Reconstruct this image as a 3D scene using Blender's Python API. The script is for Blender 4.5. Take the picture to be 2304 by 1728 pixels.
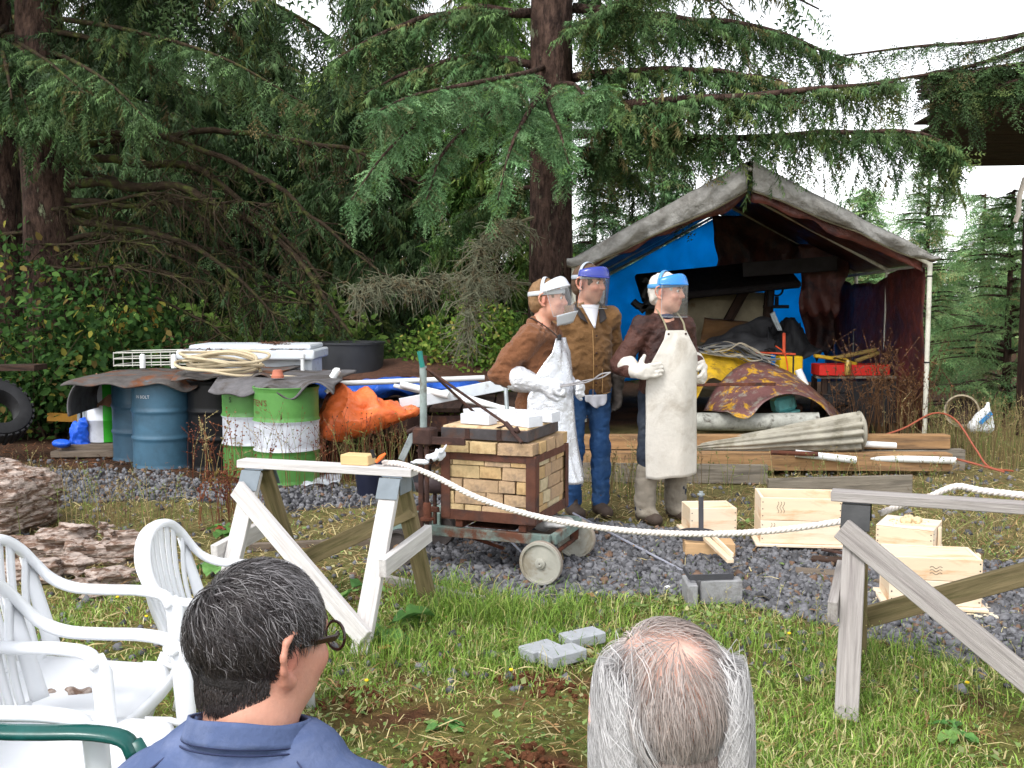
import bpy, bmesh, math, random
import numpy as np
from mathutils import Vector, Matrix
random.seed(7)
RNG = np.random.default_rng(11)
S = bpy.context.scene
for o in list(bpy.data.objects): bpy.data.objects.remove(o)
C = S.collection
R = math.radians

# ---------------------------------------------------------------- camera, sky, sun, exposure
F, CAMZ, PITCH = 2260.0, 1.6, math.atan(184/2260.0)
cam = bpy.data.cameras.new('camera'); camo = bpy.data.objects.new('camera', cam); C.objects.link(camo)
cam.sensor_width = 36.0; cam.lens = F/2304*36; cam.clip_start = .05; cam.clip_end = 600
camo.location = (0, 0, CAMZ); camo.rotation_euler = (R(90)-PITCH, 0, 0)
S.camera = camo
SUN_EL, SUN_AZ = 52, 215          # azimuth measured clockwise from +Y
world = bpy.data.worlds.new('World'); S.world = world; world.use_nodes = True
nt = world.node_tree; nt.nodes.clear()
sky = nt.nodes.new('ShaderNodeTexSky'); sky.sky_type = 'NISHITA'; sky.sun_disc = False
sky.sun_elevation = R(SUN_EL); sky.sun_rotation = R(SUN_AZ)
sky.dust_density = 1.2; sky.air_density = 1.0; sky.ozone_density = 1.0
hs = nt.nodes.new('ShaderNodeHueSaturation'); hs.inputs['Saturation'].default_value = .14   # high thin cloud
bg = nt.nodes.new('ShaderNodeBackground'); bg.inputs['Strength'].default_value = .15
wo = nt.nodes.new('ShaderNodeOutputWorld')
nt.links.new(sky.outputs[0], hs.inputs['Color']); nt.links.new(hs.outputs[0], bg.inputs[0]); nt.links.new(bg.outputs[0], wo.inputs[0])
sl = bpy.data.lights.new('sun', 'SUN'); sl.energy = .8; sl.angle = R(18); sl.color = (1, .97, .92)
so = bpy.data.objects.new('sun', sl); C.objects.link(so)
sd = Vector((math.sin(R(SUN_AZ))*math.cos(R(SUN_EL)), math.cos(R(SUN_AZ))*math.cos(R(SUN_EL)), math.sin(R(SUN_EL))))
so.rotation_euler = (-sd).to_track_quat('-Z', 'Y').to_euler(); so.location = sd*30
S.view_settings.view_transform = 'Standard'; S.view_settings.look = 'None'
S.view_settings.exposure = 1.32; S.view_settings.gamma = 1.0
S.render.engine = 'CYCLES'
S.cycles.use_denoising = True; S.cycles.max_bounces = 4; S.cycles.diffuse_bounces = 2; S.cycles.glossy_bounces = 2; S.cycles.adaptive_threshold = .025; S.cycles.transparent_max_bounces = 12
S.cycles.sample_clamp_indirect = 8

# ---------------------------------------------------------------- helpers
def W(px, py, Y):
    """world point on the ray of a photo pixel, at depth Y"""
    a = (px-1152)/F; b = (864-py)/F; c, s = math.cos(PITCH), math.sin(PITCH)
    d = Vector((a, c+b*s, -s+b*c)); return Vector((0, 0, CAMZ)) + d*(Y/d.y)
def G(px, py, z=0.0):
    a = (px-1152)/F; b = (864-py)/F; c, s = math.cos(PITCH), math.sin(PITCH)
    d = Vector((a, c+b*s, -s+b*c)); return Vector((0, 0, CAMZ)) + d*((z-CAMZ)/d.z)
def lin(r, g, b):
    f = lambda v: (v/255/12.92 if v/255 <= .04045 else ((v/255+.055)/1.055)**2.4)
    return (f(r), f(g), f(b))
def V3(*a): return Vector(a)
def norm(v): v = Vector(v); return v.normalized()

_mats = {}
def M(name, col=None, rough=.7, var=.25, vscale=6, col2=None, c2lo=.48, c2hi=.62, c2scale=3, bump=.25, bscale=70, metal=0.0,
      spec=.35, stretch=None, vc=False, transl=0.0, trans=0.0, alpha=1.0, col3=None, c3lo=.6, c3hi=.7, c3scale=8, sheen=0, bdist=.01, sss=0.0, coat=0.0):
    """procedural principled material; cached by name"""
    if name in _mats: return _mats[name]
    m = bpy.data.materials.new(name); m.use_nodes = True; n = m.node_tree; L = n.links; N = n.nodes
    bs = N['Principled BSDF']; out = N['Material Output']
    tc = N.new('ShaderNodeTexCoord'); mp = N.new('ShaderNodeMapping')
    L.new(tc.outputs['Object'], mp.inputs[0])
    if stretch: mp.inputs['Scale'].default_value = stretch
    def noise(sc, det=5, ro=.6, dist=0):
        t = N.new('ShaderNodeTexNoise'); t.inputs['Scale'].default_value = sc; t.inputs['Detail'].default_value = det
        t.inputs['Roughness'].default_value = ro; t.inputs['Distortion'].default_value = dist
        L.new(mp.outputs[0], t.inputs['Vector']); return t
    def mix(fac, a, b, mode='MIX'):
        x = N.new('ShaderNodeMix'); x.data_type = 'RGBA'; x.blend_type = mode
        for sock, v in ((x.inputs[0], fac), (x.inputs[6], a), (x.inputs[7], b)):
            if hasattr(v, 'links'): L.new(v, sock)
            elif isinstance(v, (int, float)): sock.default_value = v
            else: sock.default_value = (*v, 1) if len(v) == 3 else v
        return x.outputs[2]
    def ramp(sock, lo, hi):
        x = N.new('ShaderNodeMapRange'); x.inputs[1].default_value = lo; x.inputs[2].default_value = hi
        L.new(sock, x.inputs[0]); return x.outputs[0]
    cur = col if col is not None else (1, 1, 1)
    if vc:
        at = N.new('ShaderNodeAttribute'); at.attribute_name = 'Col'
        cur = mix(1.0, at.outputs['Color'], cur, 'MULTIPLY') if col is not None else at.outputs['Color']
    if col2 is not None: cur = mix(ramp(noise(c2scale, 8, .68, .4).outputs[0], c2lo, c2hi), cur, col2)
    if col3 is not None: cur = mix(ramp(noise(c3scale, 8, .7, .2).outputs[0], c3lo, c3hi), cur, col3)
    if var:
        g = N.new('ShaderNodeMapRange'); g.inputs[1].default_value = .3; g.inputs[2].default_value = .7
        g.inputs[3].default_value = 1-var; g.inputs[4].default_value = 1+var
        L.new(noise(vscale, 7, .65).outputs[0], g.inputs[0])
        cur = mix(1.0, cur, g.outputs[0], 'MULTIPLY')
    if hasattr(cur, 'links'): L.new(cur, bs.inputs['Base Color'])
    else: bs.inputs['Base Color'].default_value = (*cur, 1)
    rn = N.new('ShaderNodeMapRange'); rn.inputs[1].default_value = .3; rn.inputs[2].default_value = .7
    rn.inputs[3].default_value = max(.02, rough-.12); rn.inputs[4].default_value = min(1, rough+.12)
    L.new(noise(vscale*1.7, 4).outputs[0], rn.inputs[0]); L.new(rn.outputs[0], bs.inputs['Roughness'])
    bs.inputs['Metallic'].default_value = metal; bs.inputs['Specular IOR Level'].default_value = spec
    if sheen: bs.inputs['Sheen Weight'].default_value = sheen
    if coat: bs.inputs['Coat Weight'].default_value = coat
    if sss:
        bs.inputs['Subsurface Weight'].default_value = sss; bs.inputs['Subsurface Radius'].default_value = (.012, .005, .003)
    if trans: bs.inputs['Transmission Weight'].default_value = trans
    if alpha < 1: bs.inputs['Alpha'].default_value = alpha
    if bump:
        b = N.new('ShaderNodeBump'); b.inputs['Strength'].default_value = bump; b.inputs['Distance'].default_value = bdist
        L.new(noise(bscale, 6, .6).outputs[0], b.inputs['Height']); L.new(b.outputs[0], bs.inputs['Normal'])
    if transl:
        tr = N.new('ShaderNodeBsdfTranslucent'); ms = N.new('ShaderNodeMixShader'); ms.inputs[0].default_value = transl
        if hasattr(cur, 'links'): L.new(cur, tr.inputs[0])
        else: tr.inputs[0].default_value = (*cur, 1)
        L.new(bs.outputs[0], ms.inputs[1]); L.new(tr.outputs[0], ms.inputs[2]); L.new(ms.outputs[0], out.inputs[0])
    _mats[name] = m; return m

ORG = {}
def tag(o, label=None, cat=None, group=None, kind=None):
    if label: o['label'] = label
    if cat: o['category'] = cat
    if group: o['group'] = group
    if kind: o['kind'] = kind
    return o
def thing(name, label, cat, loc, group=None):
    o = bpy.data.objects.new(name, None); C.objects.link(o); o.location = loc; o.empty_display_size = .1
    ORG[o] = Vector(loc); return tag(o, label, cat, group)
def npmesh(name, v, f, col=None, smooth=False):
    """mesh from numpy arrays; f is (n,3) or (n,4)"""
    v = np.asarray(v, np.float32); f = np.asarray(f, np.int32); k = f.shape[1]
    me = bpy.data.meshes.new(name)
    me.vertices.add(len(v)); me.vertices.foreach_set('co', v.ravel())
    me.loops.add(f.size); me.loops.foreach_set('vertex_index', f.ravel())
    me.polygons.add(len(f)); me.polygons.foreach_set('loop_start', np.arange(0, f.size, k, dtype=np.int32))
    if smooth: me.polygons.foreach_set('use_smooth', np.ones(len(f), bool))
    if col is not None:
        a = me.color_attributes.new('Col', 'FLOAT_COLOR', 'POINT')
        c = np.ones((len(v), 4), np.float32); c[:, :3] = col; a.data.foreach_set('color', c.ravel())
    me.update(calc_edges=True); return me
def put(name, me, mat, parent=None, org=None):
    o = bpy.data.objects.new(name, me); C.objects.link(o)
    if mat is not None and not me.materials: me.materials.append(mat)
    if parent is not None: o.parent = parent
    return o
def npobj(name, v, f, mat, parent=None, col=None, smooth=False, base=None):
    v = np.asarray(v, np.float64)
    if parent is not None: og = ORG[parent]
    elif base is not None: og = Vector(base)
    else: og = Vector(((v[:, 0].min()+v[:, 0].max())/2, (v[:, 1].min()+v[:, 1].max())/2, v[:, 2].min()))
    o = put(name, npmesh(name, v-np.array(og), f, col, smooth), mat, parent)
    if parent is None: o.location = og
    ORG[o] = og; return o

class MB:
    """collects shapes in world space; build() links them as one mesh object"""
    def __init__(s): s.v = []; s.f = []
    def add(s, vs, fs):
        n = len(s.v); s.v += [tuple(p) for p in vs]; s.f += [tuple(i+n for i in q) for q in fs]; return s
    def box(s, c, size, rot=None, ch=None):
        """chamfered box"""
        hx, hy, hz = (a/2 for a in size); b = min(.004 if ch is None else ch, hx*.6, hy*.6, hz*.6)
        vs = []; idx = {}
        for sx in (-1, 1):
            for sy in (-1, 1):
                for sz in (-1, 1):
                    for k, p in enumerate(((hx, hy-b, hz-b), (hx-b, hy, hz-b), (hx-b, hy-b, hz))):
                        idx[sx, sy, sz, k] = len(vs); vs.append(Vector((sx*p[0], sy*p[1], sz*p[2])))
        fs = []
        for a in (-1, 1):
            def q(l, fl): fs.append(l if fl else l[::-1])
            q([idx[a, -1, -1, 0], idx[a, 1, -1, 0], idx[a, 1, 1, 0], idx[a, -1, 1, 0]], a > 0)
            q([idx[-1, a, -1, 1], idx[-1, a, 1, 1], idx[1, a, 1, 1], idx[1, a, -1, 1]], a > 0)
            q([idx[-1, -1, a, 2], idx[1, -1, a, 2], idx[1, 1, a, 2], idx[-1, 1, a, 2]], a > 0)
            for c2 in (-1, 1):
                q([idx[a, c2, -1, 0], idx[a, c2, 1, 0], idx[a, c2, 1, 1], idx[a, c2, -1, 1]], a*c2 < 0)
                q([idx[a, -1, c2, 0], idx[a, -1, c2, 2], idx[a, 1, c2, 2], idx[a, 1, c2, 0]], a*c2 > 0)
                q([idx[-1, a, c2, 1], idx[1, a, c2, 1], idx[1, a, c2, 2], idx[-1, a, c2, 2]], a*c2 < 0)
                for d in (-1, 1):
                    q([idx[a, c2, d, 0], idx[a, c2, d, 1], idx[a, c2, d, 2]], a*c2*d > 0)
        m = rot if rot is not None else Matrix.Identity(3); c = Vector(c)
        return s.add([c + m @ p for p in vs], fs)
    def beam(s, a, b, w, t, up=(0, 0, 1), ch=None):
        a, b = Vector(a), Vector(b); x = (b-a).normalized(); u = Vector(up)
        y = u.cross(x); y = y.normalized() if y.length > 1e-5 else Vector((0, 1, 0)); z = x.cross(y)
        return s.box((a+b)/2, ((b-a).length, w, t), Matrix((x, y, z)).transposed(), ch)
    def tube(s, pts, rad, n=8, cap=True, flat=1.0, up=None):
        pts = [Vector(p) for p in pts]; K = len(pts)
        if not hasattr(rad, '__len__'): rad = [rad]*K
        t0 = (pts[1]-pts[0]).normalized(); ref = Vector(up) if up is not None else (Vector((0, 0, 1)) if abs(t0.z) < .9 else Vector((1, 0, 0)))
        x = (ref - t0*ref.dot(t0)).normalized(); vs = []; fs = []
        for i, p in enumerate(pts):
            t = (pts[min(i+1, K-1)]-pts[max(i-1, 0)]).normalized()
            if up is not None: x = Vector(up)
            x = x - t*x.dot(t); x = x.normalized() if x.length > 1e-6 else Vector((1, 0, 0)); y = t.cross(x)
            for j in range(n):
                a = 2*math.pi*j/n; vs.append(p + x*math.cos(a)*rad[i]*flat + y*math.sin(a)*rad[i])
        for i in range(K-1):
            for j in range(n): fs.append((i*n+j, i*n+(j+1) % n, (i+1)*n+(j+1) % n, (i+1)*n+j))
        if cap: fs.append(tuple(range(n))[::-1]); fs.append(tuple((K-1)*n+j for j in range(n)))
        return s.add(vs, fs)
    def lathe(s, prof, c=(0, 0, 0), n=24, rot=None, cap=True, arc=None):
        """profile [(r,z)] turned about z"""
        m = rot if rot is not None else Matrix.Identity(3); c = Vector(c); vs = []; fs = []
        a0, a1 = arc if arc else (0, 2*math.pi); nn = n if not arc else n+1
        for r, z in prof:
            for j in range(nn):
                a = a0 + (a1-a0)*j/n; vs.append(c + m @ Vector((r*math.cos(a), r*math.sin(a), z)))
        for i in range(len(prof)-1):
            for j in range(n):
                k = (j+1) % nn; fs.append((i*nn+j, i*nn+k, (i+1)*nn+k, (i+1)*nn+j))
        if cap and not arc:
            fs.append(tuple(range(nn))[::-1]); fs.append(tuple((len(prof)-1)*nn+j for j in range(nn)))
        return s.add(vs, fs)
    def grid(s, fn, nu, nv):
        vs = [fn(i/nu, j/nv) for j in range(nv+1) for i in range(nu+1)]; w = nu+1
        return s.add(vs, [(j*w+i, j*w+i+1, (j+1)*w+i+1, (j+1)*w+i) for j in range(nv) for i in range(nu)])
    def build(s, name, mat, parent=None, smooth=False, base=None, solid=0, subdiv=0, off=0.0, col=None):
        v = np.array([tuple(p) for p in s.v], np.float64)
        if parent is not None: og = ORG[parent]
        elif base is not None: og = Vector(base)
        else: og = Vector(((v[:, 0].min()+v[:, 0].max())/2, (v[:, 1].min()+v[:, 1].max())/2, v[:, 2].min()))
        me = bpy.data.meshes.new(name); me.from_pydata([tuple(p) for p in (v-np.array(og))], [], s.f)
        if col is not None:
            a = me.color_attributes.new('Col', 'FLOAT_COLOR', 'POINT')
            for i, cc in enumerate(col): a.data[i].color = (*cc, 1)
        o = put(name, me, mat, parent)
        if parent is None: o.location = og
        ORG[o] = og
        if smooth:
            me.polygons.foreach_set('use_smooth', np.ones(len(me.polygons), bool))
            if smooth != 'all':
                try: me.set_sharp_from_angle(angle=R(38))
                except Exception: pass
        if solid:
            q = o.modifiers.new('thickness', 'SOLIDIFY'); q.thickness = solid; q.offset = off
        if subdiv:
            q = o.modifiers.new('smooth', 'SUBSURF'); q.levels = subdiv; q.render_levels = subdiv
        return o

_box_cache = {}
def plank(name, a, b, w, t, mat, parent=None, up=(0, 0, 1), ch=.003, uniq=None):
    """a board from a to b with its own local axes, X along the grain; w across, t along 'up'"""
    a, b = Vector(a), Vector(b); x = (b-a).normalized(); u = Vector(up)
    y = u.cross(x).normalized(); z = x.cross(y)
    key = (round((b-a).length, 3), round(w, 3), round(t, 3), mat.name, uniq)
    if key not in _box_cache:
        m = MB(); m.box((0, 0, 0), ((b-a).length, w, t), ch=ch); me = bpy.data.meshes.new(name)
        me.from_pydata(m.v, [], m.f); me.materials.append(mat); _box_cache[key] = me
    o = put(name, _box_cache[key], mat, parent)
    mw = Matrix((x, y, z)).transposed().to_4x4(); mw.translation = (a+b)/2 - (ORG[parent] if parent is not None else Vector())
    o.matrix_local = mw; ORG[o] = (a+b)/2; return o
def bez(pts, n):
    """Catmull-Rom through pts"""
    P = [Vector(p) for p in pts]; P = [2*P[0]-P[1]]+P+[2*P[-1]-P[-2]]; out = []
    K = len(P)-3
    for i in range(n+1):
        u = i/n*K; k = min(int(u), K-1); t = u-k; a, b, c, d = P[k:k+4]
        out.append(.5*((2*b)+(-a+c)*t+(2*a-5*b+4*c-d)*t*t+(-a+3*b-3*c+d)*t**3))
    return out
_ph = RNG.uniform(0, 6.28, (40, 1)).astype(np.float32); _dr = RNG.normal(0, 1, (40, 3)).astype(np.float32)
def sn(P, sc, n=8, o=0):
    """cheap smooth noise in about -1..1 : sum of random sines with a warp. P (...,3)"""
    P = np.asarray(P, np.float32)*sc; r = 0
    w = np.sin(P[..., [1, 2, 0]]*1.3+o)*.7; P = P+w
    for i in range(n):
        k = (i+o) % 40; r = r+np.sin(P @ _dr[k]+_ph[k])
    return r/math.sqrt(n)*.8
def sn1(x, y, z=0, sc=1, o=0): return float(sn(np.array([[x, y, z]]), sc, 6, o)[0])

# signed-distance modelling: smooth unions of round cones, ellipsoids and boxes, meshed with surface nets
def rc(a, b, ra, rb, k=.02, op='u'):
    a = np.array(a, np.float32); b = np.array(b, np.float32); ab = b-a; L2 = float(ab @ ab)+1e-9; rm = max(ra, rb)
    def f(P):
        t = np.clip(((P-a) @ ab)/L2, 0, 1); return np.linalg.norm(P-a-t[..., None]*ab, axis=-1)-(ra+t*(rb-ra))
    return f, np.minimum(a, b)-rm, np.maximum(a, b)+rm, k, op
def el(c, r, Rm=None, k=.02, op='u'):
    c = np.array(c, np.float32); r = np.array(r, np.float32); Rm = np.eye(3, dtype=np.float32) if Rm is None else np.array(Rm, np.float32)
    def f(P):
        q = (P-c) @ Rm; k0 = np.linalg.norm(q/r, axis=-1); k1 = np.linalg.norm(q/(r*r), axis=-1)+1e-9; return k0*(k0-1)/k1
    m = float(r.max()); return f, c-m, c+m, k, op
def sbx(c, h, Rm=None, rd=.01, k=.02, op='u'):
    c = np.array(c, np.float32); h = np.array(h, np.float32); Rm = np.eye(3, dtype=np.float32) if Rm is None else np.array(Rm, np.float32)
    def f(P):
        q = np.abs((P-c) @ Rm)-h+rd; return np.linalg.norm(np.maximum(q, 0), axis=-1)+np.minimum(q.max(-1), 0)-rd
    m = float(np.linalg.norm(h)); return f, c-m, c+m, k, op
def sdf_mesh(prims, h, disp=None, zf=None):
    """zf=(z, ratio): coarser vertical steps below z"""
    un = [p for p in prims if p[4] == 'u']
    lo = np.min([p[1] for p in un], 0)-3*h-.02; hi = np.max([p[2] for p in un], 0)+3*h+.02
    n = np.ceil((hi-lo)/h).astype(int)+1
    ax = [lo[i]+h*np.arange(n[i], dtype=np.float32) for i in range(3)]
    if zf and zf[0] > lo[2]:
        zz = np.concatenate([np.arange(lo[2], zf[0], h*zf[1]), np.arange(zf[0]+h, hi[2]+h, h)]).astype(np.float32); ax[2] = zz; n[2] = len(zz)
    D = np.full(n, .3, np.float32)
    for f, l, u, k, op in prims:
        m = k+4*h+.02
        i0 = np.array([max(0, np.searchsorted(ax[i], l[i]-m)-1) for i in range(3)]); i1 = np.array([min(n[i], np.searchsorted(ax[i], u[i]+m)+1) for i in range(3)])
        if (i1 <= i0).any(): continue
        sl_ = tuple(slice(i0[i], i1[i]) for i in range(3))
        P = np.stack(np.meshgrid(*[ax[i][sl_[i]] for i in range(3)], indexing='ij'), -1).astype(np.float32)
        d = f(P); s = D[sl_]
        if op == 'u': g = np.clip(.5+.5*(d-s)/k, 0, 1); D[sl_] = d*(1-g)+s*g-k*g*(1-g)
        else:
            d = -d; g = np.clip(.5-.5*(s-d)/k, 0, 1)
            D[sl_] = s*(1-g)+d*g+k*g*(1-g)
    if disp is not None:
        near = np.argwhere(np.abs(D) < .06); P = np.stack([ax[i][near[:, i]] for i in range(3)], 1)
        D[near[:, 0], near[:, 1], near[:, 2]] += disp(P.astype(np.float32)).astype(np.float32)
    s = D < 0
    cs = [(i, j, k) for i in (0, 1) for j in (0, 1) for k in (0, 1)]
    def cor(A, c): return A[c[0]:n[0]-1+c[0], c[1]:n[1]-1+c[1], c[2]:n[2]-1+c[2]]
    cnt = sum(cor(s, c).astype(np.int8) for c in cs); mask = (cnt > 0) & (cnt < 8)
    idx = np.full(mask.shape, -1, np.int32); ijk = np.argwhere(mask); idx[mask] = np.arange(len(ijk))
    pos = np.zeros((len(ijk), 3)); w = np.zeros(len(ijk)); vals = {c: cor(D, c)[mask] for c in cs}
    for c in cs:
        for a in range(3):
            if c[a] == 0:
                e = list(c); e[a] = 1; e = tuple(e); A, B = vals[c], vals[e]; cr = (A < 0) != (B < 0)
                t = np.where(cr, A/(A-B+1e-12), 0); p = np.tile(np.array(c, float), (len(ijk), 1)); p[:, a] += t
                pos += p*cr[:, None]; w += cr
    pos /= w[:, None]; v = np.stack([ax[i][ijk[:, i]]+pos[:, i]*(ax[i][ijk[:, i]+1]-ax[i][ijk[:, i]]) for i in range(3)], 1); faces = []
    for a in range(3):
        b, c = (a+1) % 3, (a+2) % 3
        A = np.take(s, range(n[a]-1), a); B = np.take(s, range(1, n[a]), a); e = np.argwhere(A != B)
        e = e[(e[:, b] > 0) & (e[:, c] > 0) & (e[:, b] < n[b]-1) & (e[:, c] < n[c]-1)]
        fl = A[e[:, 0], e[:, 1], e[:, 2]]
        def q(db, dc):
            x = e.copy(); x[:, b] += db; x[:, c] += dc; return idx[x[:, 0], x[:, 1], x[:, 2]]
        qd = np.stack([q(-1, -1), q(0, -1), q(0, 0), q(-1, 0)], 1); qd[~fl] = qd[~fl][:, ::-1]; faces.append(qd)
    return v, np.concatenate(faces)
def sdfobj(name, prims, h, mat, parent=None, disp=None, colfn=None, base=None):
    v, f = sdf_mesh(prims, h, disp)
    return npobj(name, v, f, mat, parent, col=(colfn(v) if colfn else None), smooth=True, base=base)

def scatter(tv, tf, mats, pos):
    """N copies of a template (tv,tf) with (N,3,3) column matrices and (N,3) positions"""
    N = len(pos); v = np.einsum('nij,kj->nki', mats, tv)+pos[:, None, :]
    f = tf[None]+(np.arange(N)*len(tv))[:, None, None]; return v.reshape(-1, 3), f.reshape(-1, tf.shape[1])
def frames(d, up):
    """column matrices with x=d, z close to up"""
    d = d/(np.linalg.norm(d, axis=1, keepdims=True)+1e-9); y = np.cross(up, d); y /= (np.linalg.norm(y, axis=1, keepdims=True)+1e-9)
    z = np.cross(d, y); return np.stack([d, y, z], 2)
# ---------------------------------------------------------------- ground
def in_poly(x, y, poly):
    r = np.zeros(x.shape, bool); n = len(poly)
    for i in range(n):
        (x0, y0), (x1, y1) = poly[i], poly[(i+1) % n]
        c = ((y0 > y) != (y1 > y)) & (x < (x1-x0)*(y-y0)/(y1-y0+1e-12)+x0); r ^= c
    return r
GRAVEL = [[(-.3, 5.45), (.35, 5.35), (1.25, 5.2), (1.6, 4.75), (2.4, 4.35), (6, 4.1), (7, 5.6), (3.4, 5.75), (2.3, 6.2), (1.75, 6.35), (1.2, 7.0), (.5, 7.3), (-.6, 6.9), (-.6, 6.0)],
          [(-8, 8.1), (-2.3, 7.95), (-1.0, 7.7), (-.3, 7.2), (.1, 7.9), (-1.2, 8.6), (-2.3, 8.95), (-5, 9.6), (-8, 10)]]
SOIL = [(px, py, r) for px, py, r in ((800, 1580, .17), (1165, 1530, .10), (1250, 1560, .10), (1180, 1720, .15), (1000, 1725, .11), (880, 1500, .08), (1230, 1640, .07), (1010, 1590, .06), (720, 1360, .10), (2250, 1560, .1), (1900, 1600, .08), (1790, 1540, .08))]
SOIL = [(G(a, b).x, G(a, b).y, r) for a, b, r in SOIL]
def zones(x, y):
    P = np.stack([x, y, np.zeros_like(x)], -1)
    wx = x+.16*sn(P, 2.1, 6, 3)+.06*sn(P, 8, 6, 5); wy = y+.16*sn(P, 2.3, 6, 9)+.06*sn(P, 9, 6, 1)
    g = np.zeros(x.shape, bool)
    for p in GRAVEL: g |= in_poly(wx, wy, p)
    s = np.zeros(x.shape)
    for a, b, r in SOIL:
        d = np.hypot((wx-a), (wy-b)*1.15)/r; s = np.maximum(s, np.clip(1.5-d, 0, 1))
    litter = np.clip((y-8.9-.16*np.abs(x+2)+.5*sn(P, .8, 6, 2))/.6, 0, 1)*(x < .5) + np.clip((y-12.3)/1.0, 0, 1)
    return g, s, np.clip(litter, 0, 1)
def gz(x, y):
    P = np.stack([x, y, np.zeros_like(x)], -1)
    z = .012*sn(P, 1.6, 6, 0)+.006*sn(P, 7, 6, 4)
    for i, (a, b, r) in enumerate(SOIL[:5]):
        z = z+.05*(.5+r)*np.exp(-(((x-a)/r)**2+((y-b)/r)**2)*1.4)*(1+.3*sn(P, 22, 6, i))
    return z*np.clip((14-np.abs(y-6))/3, 0, 1)
def gz1(x, y): return float(gz(np.array([x], np.float32), np.array([y], np.float32))[0])
xs = np.concatenate([[-260, -120, -60, -30, -18, -12], np.arange(-9, 9.01, .09), [12, 18, 30, 60, 120, 260]]).astype(np.float32)
ys = np.concatenate([[-60, -25, -10, -4, -1], np.arange(.5, 16.01, .09), [18, 21, 26, 34, 50, 90, 160, 320]]).astype(np.float32)
X, Y = np.meshgrid(xs, ys); Z = gz(X, Y)
g, s, lt = zones(X, Y); P = np.stack([X, Y, Z], -1)
a = np.clip(.5+.5*sn(P, 1.1, 7, 6), 0, 1)[..., None]; b = np.clip(.5+.6*sn(P, 5, 7, 12), 0, 1)[..., None]
grassc = np.array(lin(88, 98, 48))*(1-b)+np.array(lin(116, 104, 62))*b
strawc = np.array(lin(132, 116, 82))*(1-b)+np.array(lin(90, 90, 54))*b
far = np.clip((Y-5.2)/1.2, 0, 1)[..., None]
cc = grassc*(1-far*.75)+strawc*far*.75
cc = np.where(g[..., None], np.array(lin(66, 66, 72)), cc)
cc = cc*(1-s[..., None])+np.array(lin(84, 56, 40))*s[..., None]
cc = cc*(1-lt[..., None])+(np.array(lin(84, 60, 46))*(1-b)+np.array(lin(62, 48, 38))*b)*lt[..., None]
n1 = len(xs); ii, jj = np.meshgrid(np.arange(len(xs)-1), np.arange(len(ys)-1)); q0 = (jj*n1+ii).ravel()
gm = M('ground_soil', None, rough=.95, var=.45, vscale=26, bump=.9, bscale=90, vc=True, spec=.1, bdist=.02)
go = npobj('ground', np.stack([X, Y, Z], -1).reshape(-1, 3), np.stack([q0, q0+1, q0+1+n1, q0+n1], 1), gm, col=cc.reshape(-1, 3), smooth=True, base=(0, 0, 0))
tag(go, 'soil and thin turf of the yard, brown needle litter under the trees', kind='structure')

def rand_ground(N, y0, y1, xm=1.12, side=.4):
    """points spread over the view's wedge of ground"""
    y = RNG.uniform(y0, y1, N).astype(np.float32); x = ((RNG.random(N)-.5)*y*xm+(RNG.random(N)-.5)*side).astype(np.float32); return x, y
def keep(x, y, p): k = RNG.random(len(x)) < p; return x[k], y[k]

# gravel : irregular stones
st = bmesh.new(); bmesh.ops.create_cube(st, size=1.5); bmesh.ops.triangulate(st, faces=st.faces[:]); sv = np.array([v.co[:] for v in st.verts]); sf = np.array([[v.index for v in f.verts] for f in st.faces]); st.free()
allv, allf, allc, off = [], [], [], 0
for k in range(6):
    x, y = rand_ground(12500, 4.0, 10.2, 1.16, 1.0); gg, ss, ll = zones(x, y)
    p = np.where(gg, np.where(y > 7.6, .45, 1.0), .035)*(1-ss); x, y = keep(x, y, p); N = len(x)
    tv = sv*(1+.24*RNG.normal(size=(len(sv), 3)))*np.array([1, .8, .6])
    sz = RNG.uniform(.011, .024, N)*np.where(RNG.random(N) < .12, 1.4, 1.0)
    d = RNG.normal(size=(N, 3)); u = RNG.normal(size=(N, 3)); m = frames(d, u)*sz[:, None, None]
    pos = np.stack([x, y, gz(x, y)+sz*.35], 1); v, f = scatter(tv, sf, m, pos)
    c = np.array(lin(108, 108, 112))*RNG.uniform(.4, 1.45, (N, 1)); c[RNG.random(N) < .05] = lin(120, 96, 80)
    allv.append(v); allf.append(f+off); off += len(v); allc.append(np.repeat(c, len(sv), 0))
gr = npobj('gravel', np.concatenate(allv), np.concatenate(allf), M('gravel_stone', None, rough=.85, var=.2, vscale=40, bump=.3, bscale=150, vc=True, spec=.3), col=np.concatenate(allc))
tag(gr, 'dark grey crushed gravel spread across the yard', 'gravel', kind='stuff')

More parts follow.
